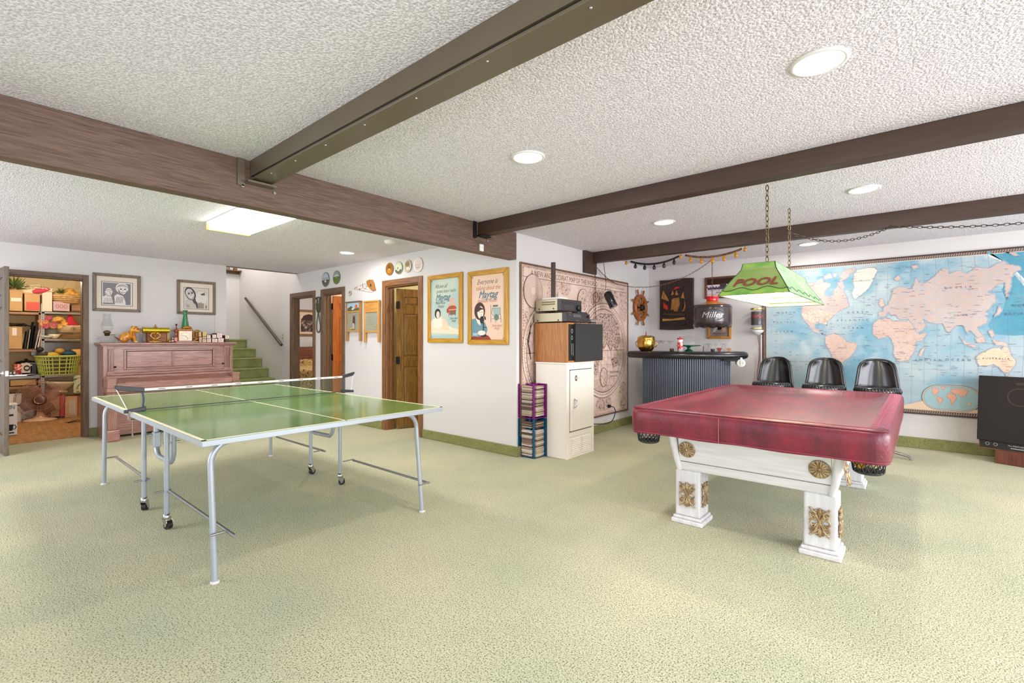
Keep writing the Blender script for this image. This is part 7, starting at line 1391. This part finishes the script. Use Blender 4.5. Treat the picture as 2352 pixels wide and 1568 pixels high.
# --- second shelf
t, w, h = item_box('cardboard_box', 'plain cardboard box with white tag, left of the records', 'box', (0.56,0.71,1.109,1.444), KR); paper(t, w, h, (230, 224, 216), .3, .62, .6, .95)
t = thing('dark_garland', 'flattened black net fabric lying on the plain cardboard box', 'fabric', (-10.4, 0.645, 1.445)); b = MB()
for k in range(26): b.tube([(rr.uniform(-.05, .05), rr.uniform(-.17, .1), rr.uniform(.005, .03)), (rr.uniform(-.05, .05), rr.uniform(-.1, .1), .05), (rr.uniform(-.05, .05), rr.uniform(-.1, .16), rr.uniform(.005, .02))], .007, 4)
b.build('net', mat('net_black', (34, 26, 26), .8), t)
for k in range(6):
    y = 0.718 + .012 + k * .028; c = ((60, 56, 50), (150, 146, 140), (20, 20, 22), (26, 26, 28), (196, 190, 182), (216, 210, 204))[k]; hgt = (.27, .30, .42, .36, .30, .30)[k]
    z0_ = 1.107
    tag(bx('record_sleeve', ink(c), None, -10.62, -10.33, y, y + .012, z0_ + .004, z0_ + hgt, M=Matrix.Translation((0, y, z0_)) @ Matrix.Rotation(R(-6 - (k > 3) * 3), 4, 'X') @ Matrix.Translation((0, -y, -z0_)), bevel=.001), ['dark olive sleeve nearest the plain cardboard box', 'grey sleeve second from the plain cardboard box', 'tallest black sleeve among the records', 'black sleeve just right of the tallest one', 'cream sleeve, second from right of the records', 'rightmost white sleeve by the shelf post'][k], 'record', 'record sleeves on the second closet shelf')
t = thing('flower_bouquet', 'pink and yellow artificial flowers in a glass vase in the closet', 'flowers', (-10.4, 1.045, 1.281)); MB().lathe([(0, 0), (.05, 0), (.09, .05), (.10, .09), (.07, .13), (.075, .15), (.07, .15), (.06, .13), (.09, .09), (0, .02)], 20, caps=False).build('vase', GLASS, t)
for k in range(30):
    c = Vector((rr.uniform(-.06, .1), rr.uniform(-.14, .15), rr.uniform(.17, .36))); m_ = [mat('petal_pink', (190, 84, 108), .7), mat('petal_yellow', (232, 176, 84), .7), mat('petal_orange', (216, 140, 104), .7)][k % 3] if c.y < .02 else mat('petal_yellow', (232, 176, 84)); b = MB()
    for j in range(12): a = 2 * PI * j / 12 + k; b.tube([c, c + Vector((.5, math.cos(a), math.sin(a))) * .022, c + Vector((.2, math.cos(a), math.sin(a))) * .042], [.004, .009, .004], 4)
    b.build('bloom', m_, t)
t = thing('white_bowl', 'white rimmed bowl left of the vase on the second metal shelf', 'bowl', (-10.36, 0.987, 1.261)); MB().lathe([(0, 0), (.04, 0), (.1, .05), (.105, .05), (.045, .008)], 20, caps=False).build('bowl', WHITEP, t)
t = thing('heart_dish', 'white curved dish in front of the flower vase', 'dish', (-10.34, 1.064, 1.261)); MB().lathe([(0, 0), (.03, 0), (.08, .07), (.09, .075), (.04, .012)], 20, caps=False, sy=.9).build('dish', mat('dish_cream', (226, 214, 190), .4), t)
t = thing('cloth_basket', 'cream cloth basket with an emblem under the red knitted cone', 'basket', (-10.40, 1.264, 1.367)); MB().lathe([(0, 0), (.15, 0), (.18, .10), (.19, .11), (.17, .1), (0, .08)], 24, sx=.6).build('basket_body', mat('cloth_cream', (226, 204, 164), .9), t)
p = Pic(0); p.ring(0, .05, .03, .03, .004, (70, 50, 40), 20); p.line([(-.015, .05), (.015, .05)], .006, (70, 50, 40)); p.line([(0, .03), (0, .07)], .006, (70, 50, 40)); o = p.build('emblem', None, t); o.rotation_euler.z = R(90); o.location = (.108, .02, 0)
t = thing('knit_hat', 'red knitted cone hat standing in the cloth basket', 'hat', (-10.40, 1.258, 1.472)); MB().lathe([(0, 0), (.1, 0), (.09, .03), (.045, .1), (.02, .18), (0, .2)], 18, sx=.7).build('knit_body', mat('hat_red', (196, 40, 60), .9, bump=.5), t); MB().ball((0, 0, .2), .02, 8).build('pompom', mat('hat_red', (196, 40, 60)), t)
for k in range(3): tag(MB(Matrix.Translation((-10.42, 1.248 + .03 * k - .02, 1.261 + .001 + .022 * k))).lathe([(0, 0), (.16, 0), (.19, .014), (.2, .018), (.15, .006)], 28, caps=False, sx=.7).build('platter', mat('platter_tan', (196, 160, 116), .5)), ['lowest tan platter of three under the cloth basket', 'middle tan platter of three under the cloth basket', 'top tan platter of three under the cloth basket'][k], 'platter', 'tan platters under the cloth basket')
# --- laundry basket level
zb = 0.691; t = thing('laundry_basket', 'green plastic laundry basket with slotted sides full of oddments', 'basket', (-10.42, 1.112, zb)); GP = mat('basket_green', (176, 190, 96), .5)
y0_, y1_, zt_ = -.26, .25, 0.986 - zb; b = MB(); nS = 40
def per(k, z): a = 2 * PI * k / nS; f = .82 + .18 * z / zt_; c, s = math.cos(a), math.sin(a); e = 0.35; return (0.2 * f * math.copysign(abs(c) ** .6, c), .26 * f * math.copysign(abs(s) ** .6, s), z)
for k in range(nS): b.tube([per(k, 0), per(k, zt_ * .5), per(k, zt_)], .010, 4)
for z in (.02, .2, .4, .6, .8): b.tube([per(k, z * zt_) for k in range(nS)], .009, 5, closed=True)
b.tube([per(k, zt_) for k in range(nS)], .018, 6, closed=True); b.build('slotted_wall', GP, t); MB().prism([per(k, 0)[:2] for k in range(nS)], 0, .008).build('base', GP, t)
b = MB(); b.prism([(v[0] * .93, v[1] * .93) for v in [per(k, 0) for k in range(nS)]], .01, zt_ * .92); b.build('oddments_core', mat('oddments_fill', (96, 84, 60), .9, col2=(150, 130, 90), scale=9), t)  # mottled brown filling: the contents that show through the slots
for k, (dy, dz, sx_, c, lab_, cat_) in enumerate(((-.17, .05, .07, (70, 56, 48), 'brown woolly ball at the left in the laundry basket', 'ball'), (-.06, .04, .09, (206, 166, 60), 'mustard yellow beanie on top of the laundry basket', 'hat'), (.02, .1, .06, (190, 150, 60), 'small yellow round cap behind the beanie', 'hat'), (.13, .06, .09, (20, 70, 96), 'blue helmet shape at the right in the laundry basket', 'helmet'), (-.2, .13, .05, (40, 34, 36), 'dark bundle at the upper left of the laundry basket', 'bundle'))):
    tag(MB().ball((-10.36, 1.106 + dy, zb + zt_ + dz - .02), (.07, sx_, .05), 14).build('oddment', mat('odd_%d' % k, c, .6, bump=.3)), lab_, cat_)
t = thing('silver_tray', 'big grey tray standing at the back of the laundry shelf', 'tray', (-10.62, 1.118, zb)); MB().box(-.01, .01, -.3, .3, .3, .52).build('tray', mat('tray_grey', (120, 116, 110), .3, .6), t, bevel=.01); MB().box(-.012, .012, -.26, .26, .0, .3).build('tray_stand', MS, t)
for i_, (bb, c, lab_) in enumerate((((1.274,1.4,0.965,1.092), (226, 176, 96), 'yellow tan packet on top of the pile at the closet right'), ((1.285,1.4,0.851,0.957), (196, 50, 66), 'red packet under the yellow tan packet'), ((1.29,1.4,0.682,0.844), (206, 176, 110), 'tan paper bag at the bottom of the pile on the laundry shelf'))):
    item_box('packet', lab_, 'packet', bb, mat('packet_%d' % i_, c, .6), X=-10.36, depth=.25, flap=False, bev=.01)
# --- left lower shelf
zl = 0.546
t, w, h = item_box('flat_box', 'flat cardboard box on the lowest wooden shelf', 'box', (0.587,0.856,0.552,0.638), KR, depth=.4)
t = thing('roaster_tray', 'silver slide tray with black side handle on the flat box', 'tray', (-10.34, 0.714, 0.645)); bx('body', mat('tray_grey', (120, 116, 110)), t, -.35, 0, -.22, .2, 0, .05, bevel=.01); bx('band', CHROME, t, -.35, .004, -.22, .2, .05, .075, bevel=.004); MB().tube([(.02, .05, .06), (.05, .1, .065), (.05, .16, .07), (.02, .2, .07)], .008, 6).build('handle', BLACK, t)
t, w, h = item_box('toy_box', 'white box with black oval label on the roaster tray', 'box', (0.702,0.818,0.741,0.887), mat('box_white2', (206, 200, 190), .5), X=-10.36, depth=.18, flap=False); p = Pic(-.0055); p.ell(0, h * .5, w * .6, h * .3, (40, 36, 40)); p.ell(0, h * .5, w * .4, h * .15, (196, 190, 184)); o = p.build('oval_print', None, t); o.rotation_euler.z = R(90)
t = thing('red_tumbler', 'red patterned tumbler left of the white box', 'cup', (-10.38, 0.671, 0.718)); MB().lathe([(0, 0), (.035, 0), (.045, .16), (.04, .16), (.03, .01)], 18, caps=False).build('cup_body', mat('cup_red', (200, 66, 60), .4, col2=(230, 210, 200), scale=30, ramp=(.5, .6)), t)
t = thing('steel_kettle', 'dark metal pot behind the white box on the closet shelf', 'pot', (-10.55, 0.767, 0.705)); MB().lathe([(0, 0), (.12, 0), (.13, .16), (.12, .2), (.04, .22), (0, .22)], 22).build('pot_body', mat('pot_steel', (80, 80, 84), .25, .9), t); MB().lathe([(0, .22), (.02, .225), (.02, .245), (0, .25)], 12).build('lid_knob', BLACK, t)
t = thing('black_appliance', 'black boxy appliance at the right end of the lowest wooden shelf', 'appliance', (-10.36, 0.837, 0.656)); bx('housing', BLACK, t, -.25, 0, -.05, .035, 0, .2, bevel=.012); bx('lid', mat('appliance_grey', (60, 60, 62), .4), t, -.25, .0, -.05, .035, .2, .24, bevel=.01)
# --- floor level
t, w, h = item_box('appliance_carton', 'white coffee maker carton on the closet floor behind the open door', 'box', (0.50 - .16, 0.568 + .0, 0.01, 0.41), mat('carton_white', (230, 228, 226), .5), X=-8.93, depth=.22); p = Pic(-.0055); p.text('NN', w * .45, h * .85, .07, (110, 110, 112), sx=.8); K = (40, 42, 50)
p.rect(w * .1, w * .7, h * .62, h * .68, K); p.rect(w * .1, w * .3, h * .2, h * .64, (90, 96, 110)); p.poly([(w * .25, h * .35), (w * .7, h * .35), (w * .62, h * .15), (w * .3, h * .15)], K); p.ring(w * .75, h * .26, w * .14, h * .07, .008, K, 16); p.rect(w * .0, w * .75, h * .06, h * .1, K); o = p.build('carton_print', None, t); o.rotation_euler.z = R(90)
t, w, h = item_box('white_tub', 'white plastic storage tub on the floor under the wooden shelves', 'tub', (0.566,0.702,0.267,0.43), WHITEP, X=-10.3, depth=.35, bev=.012)
bx('tub_stack', WHITEP, t, -.34, -.005, -w, w, -.30, -.02, bevel=.02)
t = thing('plastic_bag', 'crumpled white plastic bag beside the desk fan on the closet floor', 'bag', (-10.52, 0.745, 0.01)); b = MB(); b.lathe([(0, 0), (.12, 0), (.14, .1), (.1, .22), (.04, .28), (.07, .33), (0, .3)], 14, sx=.6, sy=.9); b.build('bag_body', mat('bag_white', (230, 226, 222), .5, bump=.9, bscale=12, bdist=.05), t)
fx, fy = (-10.217,0.897); fr = .285; fz = 0.327
t = thing('desk_fan', 'brown and cream desk fan with round wire cage standing in the closet', 'fan', (fx, fy, 0.008), R(-12)); TB = mat('fan_brown', (176, 130, 112), .35, coat=.3)
b = MB(); b.lathe([(0, 0), (.19, 0), (.19, .02), (.15, .035), (.09, .045), (.05, .09), (.04, .16), (0, .17)], 28, sx=.75); b.build('base', mat('fan_cream', (214, 180, 150), .35, coat=.3), t)
MB().lathe([(0.04, .15), (.035, .24), (.05, .27), (0, .28)], 14).build('neck', TB, t); Mf = Matrix.Translation((.0, 0, fz)) @ Matrix.Rotation(R(90), 4, 'Y')
MB(Mf).lathe([(0, -.16), (.05, -.155), (.075, -.08), (.075, -.02), (0, -.02)], 20).build('motor', TB, t)
b = MB(Mf); NR = mat('fan_wire', (186, 140, 118), .35, .4)
for k in range(76): a = 2 * PI * k / 76; c, s = math.cos(a), math.sin(a); b.tube([(.05 * c, .05 * s, .085), (fr * .6 * c, fr * .6 * s, .08), (fr * .93 * c, fr * .93 * s, .05), (fr * c, fr * s, .02), (fr * .93 * c, fr * .93 * s, -.02)], .0024, 3)
for r_, z_ in ((fr, .02), (fr * .93, .05), (fr * .55, .08)): b.tube([(r_ * math.cos(2 * PI * k / 40), r_ * math.sin(2 * PI * k / 40), z_) for k in range(40)], .003, 5, closed=True)
q_ = b.build('wire_cage', NR, t); q_['kind'] = 'stuff'
for k in range(4):
    a = 2 * PI * k / 4 + .4; b = MB(Mf @ Matrix.Rotation(a, 4, 'Z')); b.smooth = True; b.add([(.04, -.03, .035), (.04, .03, .0), (.13, .10, -.005), (.23, .09, .0), (.24, -.03, .03), (.14, -.08, .045)], [(0, 1, 2, 5), (2, 3, 4, 5)]); b.build('blade', mat('fan_blade', (170, 124, 108), .2, alpha=.45), t, solid=.004)
MB(Mf).lathe([(0, .083), (.085, .083), (.085, .09), (.06, .096), (.03, .1), (0, .1)], 28).build('hub_badge', mat('fan_badge', (110, 70, 60), .3, .3), t); MB(Mf).lathe([(.055, .096), (.06, .1), (.055, .104), (.05, .1), (.055, .096)], 28, caps=False).build('hub_ring', CHROME, t)
t = thing('mixing_bowl', 'large cream mixing bowl tilted on a pile at the closet bottom shelf', 'bowl', (-10.4, 1.125, 0.442)); MB().lathe([(0, 0), (.07, 0), (.17, .1), (.2, .14), (.19, .145), (.16, .1), (0, .02)], 24, caps=False, sx=.8).build('bowl_body', mat('bowl_cream', (232, 214, 184), .4), t); t.rotation_euler.x = R(-4)
MB().lathe([(0, -.03), (.1, -.03), (.1, -.0), (0, 0)], 20, sx=.8).build('stand_ring', mat('bowl_cream', (232, 214, 184)), t)
zf = 0.013
for nm, lab_, bb, c in (('cardboard_box', 'cardboard box with grey print behind the fan, under the mixing bowl', (1.019,1.124,0.032,0.341), (196, 160, 120)), ('red_book', 'tall red pink folder standing beside the printed cardboard box', (1.129,1.179,0.022,0.361), (206, 80, 90)), ('cardboard_box', 'cardboard box with printed label at the lower right of the closet', (1.185,1.334,0.009,0.338), (214, 170, 130)), ('cardboard_box', 'reddish carton at the far right bottom of the closet', (1.34,1.414,-0.01,0.338), (190, 120, 100))):
    t, w, h = item_box(nm, lab_, 'box' if 'box' in nm else 'folder', bb, mat('bx_%d_%d' % c[:2], c, .8), X=-10.34 if 'far right' not in lab_ else -10.38)
    if 'printed label' in lab_: paper(t, w, h, (206, 190, 170), .3, .85, .1, .85)
t, w, h = item_box('pattern_bag', 'green and white leaf print bag hanging at the right closet shelf', 'bag', (1.282,1.382,0.383,0.671), mat('leaf_print', (206, 210, 180), .6, col2=(70, 120, 60), scale=9, dist=1.5, ramp=(.5, .56)), X=-10.3, depth=.12, flap=False, bev=.02)
t = thing('reading_glasses', 'bent wire glasses lying on the closet floor at the right', 'glasses', ((-9.609,1.211)[0], (-9.609,1.211)[1], 0.012)); b = MB(); b.tube([(0, -.1, 0.005), (.03, -.03, .02), (.0, .03, .03), (0, .09, .006)], .005, 6); b.tube([(.05, -.08, .005), (.02, 0, .01), (.05, .08, .005)], .005, 6); b.build('wire_frame', IRON, t)
